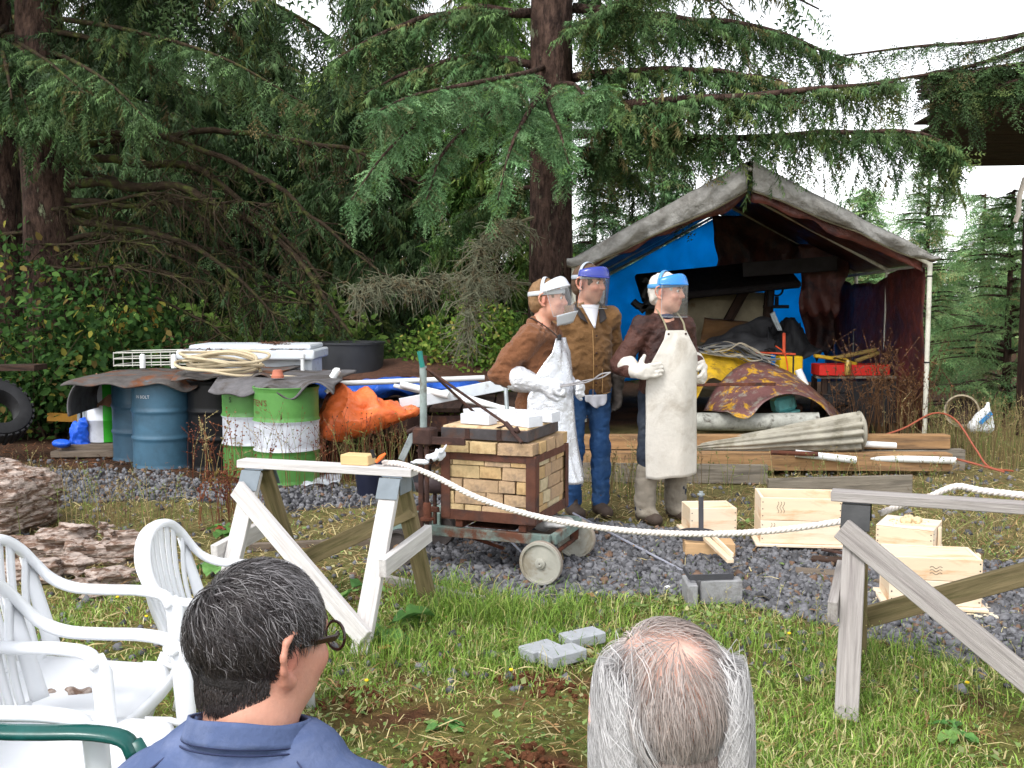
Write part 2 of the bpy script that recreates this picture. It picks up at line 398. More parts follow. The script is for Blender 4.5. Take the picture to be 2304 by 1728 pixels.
def blades(x, y, L, wd, lean, cols, zoff=0.0, droop=.5, az=None):
    N = len(x); az = RNG.uniform(0, 6.283, N) if az is None else az
    d = np.stack([np.cos(az), np.sin(az), np.zeros(N)], 1); sd_ = np.stack([-np.sin(az), np.cos(az), np.zeros(N)], 1)
    tw = RNG.uniform(-.9, .9, N)[:, None]; sd_ = sd_*np.cos(tw)+d*np.sin(tw)
    up = np.array([0, 0, 1.0]); p = np.stack([x, y, gz(x, y)+zoff-.004], 1)
    h1 = (L*.55)[:, None]; ln = lean[:, None]
    m = p+h1*(up*np.cos(ln)+d*np.sin(ln)); l2 = ln+droop*(.4+RNG.random((N, 1)))
    t = m+(L*.45)[:, None]*(up*np.cos(l2)+d*np.sin(l2)); w = (wd/2)[:, None]*sd_
    v = np.stack([p-w, p+w, m-w*.75, m+w*.75, t], 1).reshape(-1, 3)
    f = (np.array([[0, 1, 3], [0, 3, 2], [2, 3, 4]])[None]+(np.arange(N)*5)[:, None, None]).reshape(-1, 3)
    c = np.repeat(cols, 5, 0); return v, f, c
def pal(N, choices, w):
    k = RNG.choice(len(choices), N, p=np.array(w)/sum(w)); return np.array([lin(*c) for c in choices])[k]*RNG.uniform(.7, 1.3, (N, 1))
def lush(x, y):
    P = np.stack([x, y, 0*x], -1); n_ = np.clip(.5+.75*sn(P, 1.5, 7, 20), 0, 1)
    return np.clip(n_+.9*np.exp(-(((x+.35)/.75)**2+((y-4.95)/.5)**2)), 0, 1.5)
grass_m = M('grass_blade', None, rough=.55, var=0, bump=0, vc=True, spec=.3, transl=.3)
V_, F_, C_, off = [], [], [], 0
for N, y0, y1, ls in ((120000, 3.0, 5.8, 1.0), (42000, 5.2, 8.6, 1.0), (9000, 8.0, 12.0, 1.2)):
    x, y = rand_ground(N, y0, y1, 1.12, .6); gg, ss, ll = zones(x, y); lu = lush(x, y)
    p = np.where(gg, .07, .12+.64*np.clip(lu, 0, 1))*np.clip(1-ss*.93, 0, 1)*np.where(y > 5.2, .5, 1)*(1-.8*ll)
    x, y = keep(x, y, p); lu = lush(x, y); n = len(x)
    L = RNG.gamma(4, .0085, n)*(.45+.8*lu)*ls+.012
    fresh = pal(n, [(136, 170, 70), (114, 150, 60), (168, 186, 98), (102, 132, 62), (194, 190, 130), (212, 202, 154)], [4, 3.4, 3.4, 2.2, 1.8, 1.5])
    dry = pal(n, [(188, 172, 112), (150, 146, 86), (132, 150, 74), (112, 138, 62)], [2, 2, 3, 4])
    df = np.clip((y-4.9)/1.3+RNG.normal(0, .25, n)-.5*lu, 0, 1); c = np.where((RNG.random(n) < df*.8)[:, None], dry, fresh)
    v, f, c = blades(x, y, L, RNG.uniform(.003, .0065, n), RNG.uniform(.1, .95, n), c, droop=.7)
    V_.append(v); F_.append(f+off); C_.append(c); off += len(v)
# loose tufts along the sawhorse feet and gravel edge
for tx, ty, n, L0 in ((-.64, 4.5, 500, .17), (-.2, 5.0, 700, .2), (.1, 4.95, 500, .2), (-.38, 5.3, 350, .2), (.35, 5.15, 300, .16), (1.35, 3.75, 260, .12), (1.6, 4.4, 260, .15), (1.05, 4.55, 260, .16), (.1, 4.6, 400, .14), (-.05, 4.3, 400, .13), (2.3, 3.7, 250, .12), (.6, 4.35, 250, .12), (-1.1, 4.5, 400, .18)):
    x = RNG.normal(tx, .16, n).astype(np.float32); y = RNG.normal(ty, .12, n).astype(np.float32)
    v, f, c = blades(x, y, RNG.uniform(.5, 1.1, n)*L0, RNG.uniform(.004, .007, n), RNG.uniform(.1, .7, n), pal(n, [(126, 158, 64), (144, 170, 78), (98, 130, 54), (184, 178, 116)], [4, 3, 3, 1]), droop=.9)
    V_.append(v); F_.append(f+off); C_.append(c); off += len(v)
tag(npobj('grass', np.concatenate(V_), np.concatenate(F_), grass_m, col=np.concatenate(C_)), 'fresh and drying grass blades growing over the yard', 'grass', kind='stuff')
# clover and plantain leaves
V_, F_, C_, off = [], [], [], 0
x, y = rand_ground(30000, 3.0, 7.4, 1.12, .6); gg, ss, ll = zones(x, y); P = np.stack([x, y, 0*x], -1)
x, y = keep(x, y, np.clip(.2+.9*sn(P, 2.3, 6, 30), .05, 1)*np.where(gg, .12, 1)*(1-.85*ss)*np.where(y > 5.4, .45, 1)); N = len(x)
tv = np.array([[0, 0, 0], [.35, .32, .06], [1, 0, -.03], [.35, -.32, .06]]); tf = np.array([[0, 2, 1], [0, 3, 2]])
az = RNG.uniform(0, 6.28, N); d = np.stack([np.cos(az), np.sin(az), RNG.uniform(-.1, .7, N)], 1); sz = RNG.gamma(4, .0045, N)+.007
v, f = scatter(tv, tf, frames(d, np.array([[0, 0, 1.0]])+RNG.normal(0, .3, (N, 3)))*sz[:, None, None], np.stack([x, y, gz(x, y)+RNG.uniform(.004, .045, N)], 1))
c = np.repeat(pal(N, [(124, 148, 84), (98, 124, 66), (150, 160, 106), (176, 172, 126), (156, 122, 84)], [4, 3.5, 2.5, 1.3, .9]), 4, 0)
tag(npobj('clover_leaves', v, f, grass_m, col=c), 'small clover and plantain leaves low in the grass', 'ground cover', kind='stuff')
# dry straw, needles and twigs lying about
x, y = rand_ground(22000, 3.2, 11, 1.15, .8); gg, ss, ll = zones(x, y)
x, y = keep(x, y, np.where(gg, .10, np.where(y > 5.2, .95, .5))); N = len(x)
d = RNG.normal(size=(N, 3)); d[:, 2] = RNG.uniform(-.02, .25, N); L = RNG.uniform(.03, .15, N); m = frames(d, np.array([[0, 0, 1.0]])+RNG.normal(0, .4, (N, 3)))
m = m*np.stack([L, RNG.uniform(.0015, .0035, N), L*0+.01], 1)[:, None, :]
tv = np.array([[0, -1, 0], [0, 1, 0], [.5, .9, 1.5], [.5, -.9, 1.5], [1, 0, 0]]); tf = np.array([[0, 3, 2], [0, 2, 1], [3, 4, 2]])
v, f = scatter(tv, tf, m, np.stack([x, y, gz(x, y)+RNG.uniform(.003, .02, N)], 1))
dark = zones(x, y)[2][:, None] > .5
c = np.where(dark, pal(N, [(120, 78, 52), (150, 104, 70), (90, 62, 46)], [3, 2, 3]), pal(N, [(206, 190, 140), (176, 150, 100), (150, 118, 80), (120, 84, 60)], [4, 3, 2, 1]))
tag(npobj('dry_straw', v, f, grass_m, col=np.repeat(c, 5, 0)), 'dry straw, needles and twigs strewn over the ground', 'straw', kind='stuff')
# ---------------------------------------------------------------- spruce foliage
def spray_template(nt, nn, rs, ns=.10, wd=.42, zr=.45):
    """a flat fan of needled twigs: x along the axis (length 1)"""
    r = np.random.default_rng(rs); v, f = [], []
    def needles(o, d, L, n, nl):
        d = d/np.linalg.norm(d); s = np.cross([0, 0, 1.0], d); s /= np.linalg.norm(s)+1e-9
        for i in range(n):
            t = (i+.3)/n; p = o+d*L*t
            for sg in (-1, 1):
                q = p+(d*.75+s*sg*.62+np.array([0, 0, r.uniform(-zr, zr)]))*nl*r.uniform(.8, 1.15)*(1-.3*t)
                k = len(v); w = d*nl*wd; v.extend([p-w*.3, p+w, q]); f.append([k, k+1, k+2])
    needles(np.zeros(3), np.array([1., 0, 0]), 1.0, nn+2, ns)
    for i in range(nt):
        t = .06+.86*i/nt; sg = 1 if i % 2 else -1; L = (.50*(1-t)+.12)*r.uniform(.8, 1.15)
        d = np.array([.72, sg*r.uniform(.55, .85), r.uniform(-.28, .05)]); needles(np.array([t, 0, 0.]), d, L, max(2, int(nn*L/.45)), ns*.95)
    return np.array(v), np.array(f)
SPR_HI = [spray_template(6, 8, i, .092, .42, 1.0) for i in range(3)]
SPR_MD = [spray_template(8, 5, i+9, .13, .62) for i in range(3)]
def droop_template(n, rs, L=.34, wd=.021):
    """needled twigs hanging from a short axis"""
    r = np.random.default_rng(rs); v, f = [], []
    for i in range(n):
        t = (i+r.random())/n; p = np.array([t, r.uniform(-.05, .05), 0]); d = np.array([r.uniform(.2, .8), r.uniform(-.55, .55), r.uniform(-1.0, -.35)]); d = d/np.linalg.norm(d)*L*r.uniform(.6, 1.2)*(1.1-.4*t)
        s = np.cross(d, r.normal(size=3)); s = s/(np.linalg.norm(s)+1e-9)*wd*r.uniform(.7, 1.3); k = len(v); v.extend([p-s, p+s, p+d]); f.append([k, k+1, k+2])
    m = len(v) % 3
    return np.array(v+v[-1:]*((3-m) % 3)), np.array(f)
SPR_DR = [droop_template(26, i+60) for i in range(4)]
SPR_ML = [spray_template(6, 5, i+40, .14, .36, .7) for i in range(3)]
SPR_LO = [spray_template(5, 2, i+20, .24, .5, .7) for i in range(2)]
def leaf_obj(name, sprays, tmpl, mat, parent, pals, up=(0, 0, 1)):
    """sprays: list of (pos, dir, size, shade)"""
    p = np.array([s_[0][:] for s_ in sprays]); d = np.array([s_[1][:] for s_ in sprays]); z = np.array([s_[2] for s_ in sprays]); sh = np.array([s_[3] for s_ in sprays])
    V_, F_, C_, off = [], [], [], 0; which = RNG.integers(0, len(tmpl), len(p))
    for k, (tv, tf) in enumerate(tmpl):
        i = which == k; n = i.sum()
        if not n: continue
        m = frames(d[i], np.array([up])+RNG.normal(0, .35, (n, 3)))*z[i][:, None, None]
        v, f = scatter(tv, tf, m, p[i]); c = pal(n, pals[0], pals[1])*sh[i][:, None]
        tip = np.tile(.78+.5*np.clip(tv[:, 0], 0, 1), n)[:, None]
        V_.append(v); F_.append(f+off); off += len(v); C_.append(np.repeat(c, len(tv), 0)*tip)
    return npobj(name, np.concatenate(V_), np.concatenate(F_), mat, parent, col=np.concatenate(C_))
needle_m = M('spruce_needles', None, rough=.6, var=0, bump=0, vc=True, spec=.25, transl=.18)
needle_lt = M('young_needles', None, rough=.6, var=0, bump=0, vc=True, spec=.25, transl=.5)
bark_m = M('spruce_bark', lin(86, 68, 60), rough=.95, var=.5, vscale=9, col2=lin(46, 36, 33), c2scale=14, c2lo=.42, c2hi=.6, col3=lin(132, 140, 112), c3scale=7, c3lo=.60, c3hi=.68, bump=1.0, bscale=26, stretch=(1, 1, .35), spec=.1, bdist=.05)
moss_m = M('mossy_limb', lin(62, 52, 42), rough=.95, var=.4, vscale=12, col2=lin(78, 84, 44), c2scale=5, c2lo=.5, c2hi=.62, bump=.8, bscale=50, spec=.1, bdist=.02)
lichen_m = M('lichen_twig', lin(110, 112, 92), rough=.95, var=.35, vscale=20, col2=lin(98, 84, 62), c2scale=9, bump=.5, bscale=80, spec=.1)
GREENS_DK = ([(70, 94, 56), (56, 80, 46), (86, 112, 68), (78, 92, 48), (96, 86, 54)], [3, 3, 2, 1.5, .5])
GREENS_MD = ([(100, 138, 90), (80, 116, 72), (118, 152, 104), (90, 120, 62), (114, 116, 80)], [3, 3, 2, 1.5, .6])
GREENS_LT = ([(148, 184, 124), (126, 170, 114), (166, 192, 132), (116, 150, 92), (172, 164, 112)], [3, 3, 2, 1.5, .5])
def limb_foliage(path, sprays, t0=.15, n=40, side=.9, droop=.5, size=.42, shade=1.0, hang=0.5):
    """branchlets to both sides of a limb, sprays along each; hang>0 adds curtains of drooping twigs"""
    K = len(path)-1
    for i in range(n):
        t = t0+(1-t0)*(i+random.random())/n; u = t*K; k = min(int(u), K-1); p = path[k].lerp(path[k+1], u-k)
        ax = (path[min(k+1, K)]-path[max(k-1, 0)]).normalized(); s_ = ax.cross(Vector((0, 0, 1)))
        if s_.length < .1: s_ = Vector((1, 0, 0))
        s_ = s_.normalized()*(1 if random.random() < .5 else -1); L = side*(1.05-t*.75)*random.uniform(.4, 1.1)
        d = (ax*.55+s_*random.uniform(.3, 1)+Vector((0, 0, -droop*random.uniform(.2, 1.2)))).normalized()
        m = max(1, int(L/(size*.55))); q = p.copy()
        for j in range(m):
            sprays.append((q, (d+Vector((random.gauss(0, .25), random.gauss(0, .25), random.gauss(0, .12)))), size*random.uniform(.65, 1.15), shade*random.uniform(.7, 1.25)))
            q = q+d*L/m; d = (d+Vector((0, 0, -droop*.22))).normalized()
        if random.random() < hang:
            hd = Vector((random.gauss(0, .25), random.gauss(0, .25), -1)); q = p.copy()
            for j in range(random.randint(1, 3)):
                sprays.append((q, hd, size*random.uniform(.6, 1.1), shade*random.uniform(.6, 1.05))); q = q+hd*size*.6
def trunk_mesh(mb, base, H, r0, r1, n=18, seg=40, lean=(0, 0), rough=.05, flare=.35):
    pts = []; vs = []; fs = []
    for i in range(seg+1):
        t = i/seg; z = H*t; r = (r0+(r1-r0)*t)*(1+flare*math.exp(-z/.35))
        for j in range(n):
            a = 6.2832*j/n; rr = r*(1+rough*sn1(math.cos(a)*1.3, math.sin(a)*1.3, z*.9, 2.5, 3)+rough*.6*sn1(math.cos(a)*3, math.sin(a)*3, z*.4, 3, 8))
            vs.append((base[0]+lean[0]*t+math.cos(a)*rr, base[1]+lean[1]*t+math.sin(a)*rr, base[2]+z))
    for i in range(seg):
        for j in range(n): fs.append((i*n+j, i*n+(j+1) % n, (i+1)*n+(j+1) % n, (i+1)*n+j))
    mb.add(vs, fs); return mb

# big spruce in the middle
T0 = Vector((.46, 12.0, -.05))
tr = thing('spruce_tree', 'tall old spruce with a thick bare trunk behind the three men', 'tree', T0)
trunk_mesh(MB(), T0, 11, .285, .18, n=26, seg=90, rough=.045).build('trunk', bark_m, tr, smooth='all')
spr, dk = [], []
limbs = [  # end points read off the photograph: (px, py, depth) along each limb, start radius
    ([(1290, 175, 12), (1420, 160, 11.6), (1600, 158, 11.2), (1760, 185, 11)], .06),
    ([(1292, 262, 12), (1400, 238, 11.5), (1560, 224, 11), (1800, 205, 10.6), (2010, 186, 10.2)], .075),
    ([(1292, 300, 12), (1420, 300, 11.7), (1600, 312, 11.3), (1850, 300, 11), (2060, 300, 10.8), (2160, 345, 10.7)], .06),
    ([(1285, 70, 12), (1340, 40, 11.6), (1420, -10, 11.2), (1560, -90, 10.6)], .08),
    ([(1288, 20, 12.1), (1500, 40, 12.0), (1700, 60, 11.8), (1900, 130, 11.6)], .06),
    ([(1290, 335, 12.2), (1370, 345, 12.5), (1450, 420, 12.7)], .035),
    ([(1200, 145, 12), (1080, 130, 11.8), (960, 150, 11.5), (820, 210, 11.2)], .05),
    ([(1200, 30, 12), (1050, 20, 11.8), (900, 60, 11.5), (760, 130, 11.2)], .06),
    ([(1200, 420, 12.2), (1120, 440, 12.6), (1000, 520, 12.9)], .03),
]
for pts, r in limbs:
    path = bez([W(*p) for p in pts], 22); rr = [r*(1-.8*i/22) for i in range(23)]
    MB().tube([p+Vector((0, 0, .02*sn1(p.x, p.y, p.z, 5))) for p in path], rr, 7).build('limb', bark_m, tr, smooth='all')
    n = int(56*sum((path[i+1]-path[i]).length for i in range(22)))
    limb_foliage(path, dk, .1, n, .8, .6, .36, 1.1, .8)
# crown boughs above the frame
for i in range(26):
    a = random.uniform(0, 6.28); z = random.uniform(5.4, 10.5); L = random.uniform(2.2, 3.8)*(1-(z-5)/9)
    p0 = T0+Vector((0, 0, z)); d = Vector((math.cos(a), math.sin(a), 0))
    path = [p0+d*L*t+Vector((0, 0, .25*t-.9*t*t)) for t in [k/10 for k in range(11)]]
    MB().tube(path, [.05*(1-.8*k/10) for k in range(11)], 5).build('limb', bark_m, tr, smooth='all')
    limb_foliage(path, dk, .15, int(7*L), .9, .5, .6, 1.0, .4)
leaf_obj('crown', dk, SPR_ML[:1]+SPR_DR[:3], needle_m, tr, ([(78, 104, 62), (60, 88, 50), (92, 118, 70), (86, 98, 52), (104, 96, 62)], [3, 3, 2, 2, .6]))
# the pale bough that hangs towards the camera, left of the trunk
for pts in ([(1215, 175, 11.9), (1130, 190, 10.9), (1000, 240, 10.0), (880, 330, 9.4), (790, 450, 9.0)],
            [(1225, 150, 11.9), (1180, 165, 10.8), (1050, 190, 9.9), (930, 215, 9.5), (850, 250, 9.2)],
            [(1250, 190, 11.8), (1290, 190, 11.0), (1320, 215, 10.4), (1370, 190, 10.1)],
            [(1225, 200, 11.8), (1190, 250, 10.6), (1150, 330, 10.0), (1120, 450, 9.7)],
            [(1225, 200, 11.8), (1240, 250, 10.9), (1260, 300, 10.4), (1280, 370, 10.1)],
            [(1220, 180, 11.8), (1100, 250, 10.6), (1000, 340, 10.0), (960, 450, 9.6)]):
    path = bez([W(*p) for p in pts], 20)
    MB().tube(path, [.035*(1-.8*i/20) for i in range(21)], 6).build('limb', bark_m, tr, smooth='all')
    limb_foliage(path, spr, .15, 105, .6, .75, .22, 1.0, .9)
bo = leaf_obj('bough', spr, SPR_HI, needle_m, tr, GREENS_MD); bo['label'] = 'pale bluish green bough hanging in front of the trunk'
# dead lichened branch under it
mb = MB()
for pts in ([(1200, 490, 11.8), (1130, 515, 11.3), (1080, 560, 11), (1060, 650, 10.8), (1050, 760, 10.7)], [(1200, 640, 11.9), (1050, 628, 11.4), (900, 632, 11.1), (800, 650, 11)]):
    path = bez([W(*p) for p in pts], 24); mb.tube(path, [.022*(1-.7*i/24) for i in range(25)], 5)
    for i in range(230):
        k = random.randint(3, 24); p = path[k]; d = Vector((random.gauss(0, .6), random.gauss(0, .5), random.uniform(-1.1, .3))).normalized(); L = random.uniform(.12, .36)
        q = p+d*L; mb.tube([p, p.lerp(q, .5)+Vector((random.gauss(0, .03), random.gauss(0, .03), .02)), q+Vector((0, 0, -.06))], [.006, .005, .003], 4, cap=False)
        for _ in range(4):
            s0 = p.lerp(q, random.random()); e = s0+Vector((random.gauss(0, .09), random.gauss(0, .08), random.gauss(-.05, .09))); mb.tube([s0, e], [.005, .002], 3, cap=False)
dl = mb.build('dead_branch', lichen_m, tr); dl['label'] = 'dead drooping branch covered in pale lichen'

# two dark trunks at the left with long mossy limbs
def left_tree(base, r, label, limbs_px, seed, crown_n, zmin, boughs=()):
    random.seed(seed)
    t = thing('spruce_tree', label, 'tree', base, 'old spruces at the left edge')
    trunk_mesh(MB(), base, 12, r, r*.55, n=20, seg=60, rough=.06).build('trunk', bark_m, t, smooth='all')
    sp = []
    for pts, rr in limbs_px:
        path = bez([W(*p) for p in pts], 26)
        path = [p+Vector((.05*sn1(p.x, p.y, p.z, 3, 2), 0, .05*sn1(p.x, p.y, p.z, 3.5, 7))) for p in path]
        MB().tube(path, [rr*(1-.72*i/26) for i in range(27)], 7).build('limb', moss_m, t, smooth='all')
        tw = MB()
        for i in range(34):
            k = random.randint(4, 26); p = path[k]; d = Vector((random.gauss(.3, .5), random.gauss(0, .5), random.uniform(-1.1, .15))).normalized()*random.uniform(.15, .7)
            mid = p+d*.5+Vector((random.gauss(0, .06), random.gauss(0, .06), .03)); tw.tube([p, mid, p+d+Vector((0, 0, -.1))], [.011, .009, .003], 4, cap=False)
            for _ in range(2):
                s0 = p+d*random.uniform(.3, .9); tw.tube([s0, s0+Vector((random.gauss(0, .1), random.gauss(0, .1), -random.uniform(.03, .22)))], [.006, .003], 3, cap=False)
        tw.build('twigs', moss_m, t)['kind'] = 'stuff'
        if rr > .03: limb_foliage(path, sp, .5, 10, .5, .9, .34, .8, .7)
    for pts in boughs:
        path = bez([W(*p) for p in pts], 16); MB().tube(path, [.035*(1-.8*i/16) for i in range(17)], 6).build('limb', moss_m, t, smooth='all')
        limb_foliage(path, sp, .2, 75, .8, .75, .34, 1.15, .9)
    for i in range(crown_n):
        a = random.uniform(-1.9, 1.2); z = random.uniform(zmin, 9.5); L = random.uniform(2.4, 5.2)*(1-(z-3)/14)
        p0 = Vector(base)+Vector((0, 0, z)); d = Vector((math.cos(a), math.sin(a), 0))
        path = [p0+d*L*q+Vector((0, 0, .35*q-1.25*q*q)) for q in [k/12 for k in range(13)]]
        MB().tube(path, [.06*(1-.8*k/12) for k in range(13)], 5).build('limb', moss_m, t, smooth='all')
        limb_foliage(path, sp, .12, int((15 if z < 6.2 else 6)*L), 1.0, .65, .44 if z < 6 else .6, random.uniform(.75, 1.15), .6)
    leaf_obj('crown', sp, SPR_ML[:1]+SPR_DR[:3], needle_m, t, GREENS_DK)
    return t
LL = [([(118, 355, 13), (420, 380, 12.8), (600, 500, 12.4), (740, 640, 12)], .06), ([(118, 410, 13), (350, 415, 12.7), (560, 500, 12.3), (700, 620, 12), (790, 760, 11.8)], .07),
      ([(118, 445, 13), (420, 455, 12.5), (600, 465, 12)], .04), ([(118, 495, 13), (330, 520, 12.6), (500, 600, 12.2), (640, 720, 12)], .05),
      ([(118, 540, 13), (260, 530, 12.8), (420, 590, 12.5), (560, 690, 12.2)], .04), ([(118, 600, 13), (300, 590, 12.7), (480, 640, 12.4), (700, 680, 12)], .045),
      ([(118, 660, 13), (260, 650, 12.8), (400, 690, 12.5), (520, 770, 12.2)], .035), ([(60, 480, 13), (300, 445, 12.2), (500, 455, 11.8)], .03), ([(60, 610, 13), (200, 598, 12.3), (420, 620, 12)], .025),
      ([(118, 300, 13), (420, 330, 12.6), (700, 480, 12), (850, 620, 11.7)], .05), ([(60, 555, 13), (180, 540, 12.4), (340, 560, 12)], .02), ([(118, 380, 13.2), (380, 440, 13.2), (520, 560, 13), (620, 720, 12.8)], .045),
      ([(118, 330, 13.2), (500, 300, 12.8), (760, 330, 12.2), (960, 420, 11.8)], .05), ([(118, 620, 13.2), (340, 680, 13.2), (480, 790, 13)], .03), ([(118, 470, 13.2), (420, 540, 13.4), (640, 640, 13.2), (760, 740, 13)], .05)]
left_tree(W(120, 900, 13).xy.to_3d()*1.0+Vector((0, 0, 0)), .33, 'dark spruce with long mossy limbs curving right over the drums', LL, 3, 24, 5.0, [[(122, 120, 12.8), (170, 140, 12), (250, 190, 11.2), (330, 270, 10.8)], [(122, 40, 12.8), (300, 70, 12), (500, 130, 11.2), (680, 230, 10.9)], [(130, 200, 12.8), (150, 210, 12), (150, 290, 11.5)]])
left_tree(W(20, 900, 13.4).xy.to_3d(), .27, 'dark spruce trunk at the far left edge of the picture', [([(60, 520, 13.3), (-80, 540, 13), (-300, 600, 12.8)], .04)], 4, 16, 4.2, [[(30, 150, 13), (40, 180, 12.2), (70, 270, 11.4)], [(10, 60, 13), (-30, 120, 12), (-40, 260, 11.5)], [(30, 90, 13), (110, 140, 11.8), (190, 210, 11.2)]])
random.seed(21)
# trees behind
def conifer(x, y, H, r, label, pals, n_wh, tmpl, shade=1.0, zlow=.4, size=.45, trunk_r=.12, dens=1.0, group='spruces standing behind the yard', droop=.5, nm=None):
    if tmpl is SPR_LO: tmpl = SPR_DR; dens *= 1.5
    base = Vector((x, y, 0)); t = thing('spruce_tree', label, 'tree', base, group); tr_ = MB(); trunk_mesh(tr_, base, H*.97, trunk_r, .02, n=9, seg=14); tr_.build('trunk', bark_m, t, smooth='all')
    sp = []; lm = MB()
    for i in range(n_wh):
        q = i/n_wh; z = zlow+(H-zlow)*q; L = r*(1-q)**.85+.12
        for j in range(random.randint(5, 7) if z < 1.6+680*y/2260+.5 else 3):
            a = random.uniform(0, 6.28); Lj = L*random.uniform(.75, 1.15); d = Vector((math.cos(a), math.sin(a), 0)); p0 = base+Vector((0, 0, z+random.uniform(-.1, .1)))
            path = [p0+d*Lj*k+Vector((0, 0, (.25*k-droop*k*k)*Lj)) for k in (0, .2, .4, .6, .8, 1)]
            lm.tube(path, [.022, .02, .016, .012, .008, .004], 4, cap=False)
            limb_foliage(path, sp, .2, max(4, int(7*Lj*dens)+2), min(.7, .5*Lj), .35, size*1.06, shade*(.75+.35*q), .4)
    lm.build('limbs', bark_m, t)['kind'] = 'stuff'
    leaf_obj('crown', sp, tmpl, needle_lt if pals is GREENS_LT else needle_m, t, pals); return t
LT = GREENS_LT; MD = GREENS_MD
conifer(*W(2075, 900, 19).xy, 4.9, 1.05, 'light green young spruce right of the shelter roof', LT, 20, SPR_ML, 1.05, .3, .36, .08, .95, droop=.25)
conifer(*W(2262, 900, 13.5).xy, 3.15, 1.15, 'bright green bushy young spruce at the right edge behind the post', LT, 17, SPR_HI, 1.15, .15, .3, .06, .8, droop=.25)
conifer(*W(1935, 900, 22).xy, 4.2, 1.15, 'pale spruce behind the right roof slope of the shelter', LT, 18, SPR_ML, .95, .5, .45, .08, .8, droop=.3)
conifer(*W(1490, 900, 25).xy, 6.4, 1.5, 'green spruce just left of the shelter ridge', MD, 18, SPR_LO, 1.0, .5, .5, .09, 1.2, droop=.35)
conifer(*W(1335, 900, 20.5).xy, 5.2, 1.2, 'green spruce between the big trunk and the shelter', MD, 18, SPR_ML, 1.0, .5, .45, .09, 1.0, droop=.4)
conifer(*W(2200, 900, 25).xy, 4.4, 1.2, 'distant pale spruce at the far right behind the others', LT, 15, SPR_ML, .95, .4, .5, .1, .8, droop=.3)
conifer(*W(1110, 900, 17.5).xy, 8.0, 1.7, 'tall dense spruce directly left of the big trunk', ([(84, 118, 50), (70, 104, 44), (104, 136, 64), (92, 110, 48)], [3, 3, 2, 2]), 26, SPR_LO, 1.0, .6, .6, .16, 1.1, droop=.5)
conifer(*W(860, 900, 18).xy, 8.6, 2.1, 'tall dark spruce behind the hanging bough', GREENS_DK, 26, SPR_LO, 1.1, .6, .65, .18, 1.1, droop=.5)
conifer(*W(590, 900, 19).xy, 7.2, 2.3, 'dark spruce behind the white chest', GREENS_DK, 24, SPR_LO, 1.05, 2.2, .65, .2, .8, droop=.5)
conifer(*W(330, 900, 18).xy, 8.4, 2.4, 'dark spruce behind the mossy limbs', GREENS_DK, 24, SPR_LO, 1.0, 2.6, .65, .2, .8, droop=.5)
conifer(*W(60, 900, 18).xy, 9.5, 2.4, 'dark spruce behind the leftmost trunk', GREENS_DK, 24, SPR_LO, 1.0, .9, .65, .2, 1.0, droop=.5)
conifer(*W(740, 900, 24).xy, 7.4, 2.4, 'bright green spruce seen through the mossy limbs', ([(136, 164, 80), (116, 150, 72), (156, 174, 98)], [3, 2, 2]), 20, SPR_LO, 1.0, .3, .8, .2, 1.0, droop=.4)
conifer(*W(430, 900, 25).xy, 7, 2.4, 'second bright green spruce seen through the mossy limbs', ([(136, 164, 80), (116, 150, 72), (156, 174, 98)], [3, 2, 2]), 20, SPR_LO, 1.0, .3, .8, .2, 1.0, droop=.4)
# broad-leaved shrubs
leaf_m = M('shrub_leaf', None, rough=.75, var=0, bump=0, vc=True, spec=.1, transl=.3)
LEAF = np.array([[0, 0, 0], [.3, .3, .05], [.7, .24, .03], [1, 0, -.08], [.7, -.24, .03], [.3, -.3, .05], [.5, 0, -.04]]); LEAFF = np.array([[0, 6, 1], [1, 6, 2], [2, 6, 3], [3, 6, 4], [4, 6, 5], [5, 6, 0]])
def shrub(name, label, blobs, n, ls, pals, group=None, stem=(70, 60, 40)):
    base = Vector((blobs[0][0], blobs[0][1], 0)); t = thing(name, label, 'bush', base, group)
    P_, sz = [], []
    for (x, y, z, rx, ry, rz) in blobs:
        k = int(n/len(blobs)); d = RNG.normal(size=(k, 3)); d /= np.linalg.norm(d, axis=1, keepdims=True); rr = RNG.uniform(.45, 1.0, (k, 1))**.6*(1+.18*sn(d, 3.0, 6, 3)[:, None])
        P_.append(np.array([x, y, z])+d*rr*np.array([rx, ry, rz]))
    P_ = np.concatenate(P_); P_ = P_[P_[:, 2] > .02]; N = len(P_)
    dd = RNG.normal(size=(N, 3)); dd[:, 2] -= .35; m = frames(dd, RNG.normal(0, .5, (N, 3))+np.array([[-.1, -.5, .9]]))*(ls*RNG.uniform(.55, 1.3, N))[:, None, None]
    v, f = scatter(LEAF, LEAFF, m, P_); npobj('leaves', v, f, leaf_m, t, col=np.repeat(pal(N, *pals), 7, 0))['kind'] = 'stuff'
    s_ = MB()
    for i in range(26):
        b_ = random.choice(blobs); e = P_[RNG.integers(0, N)]; o = Vector((b_[0]+random.gauss(0, .12), b_[1]+random.gauss(0, .1), 0)); mid = o.lerp(Vector(e), .5)+Vector((0, 0, .15)); s_.tube([o, mid, e], [.012, .009, .004], 4, cap=False)
    s_.build('stems', M('shrub_stem', lin(*stem), var=.3, bump=0), t)['kind'] = 'stuff'; return t
BR = ([(60, 90, 44), (48, 76, 38), (76, 106, 50), (140, 136, 62), (104, 90, 50)], [4, 4, 2, .35, .5])
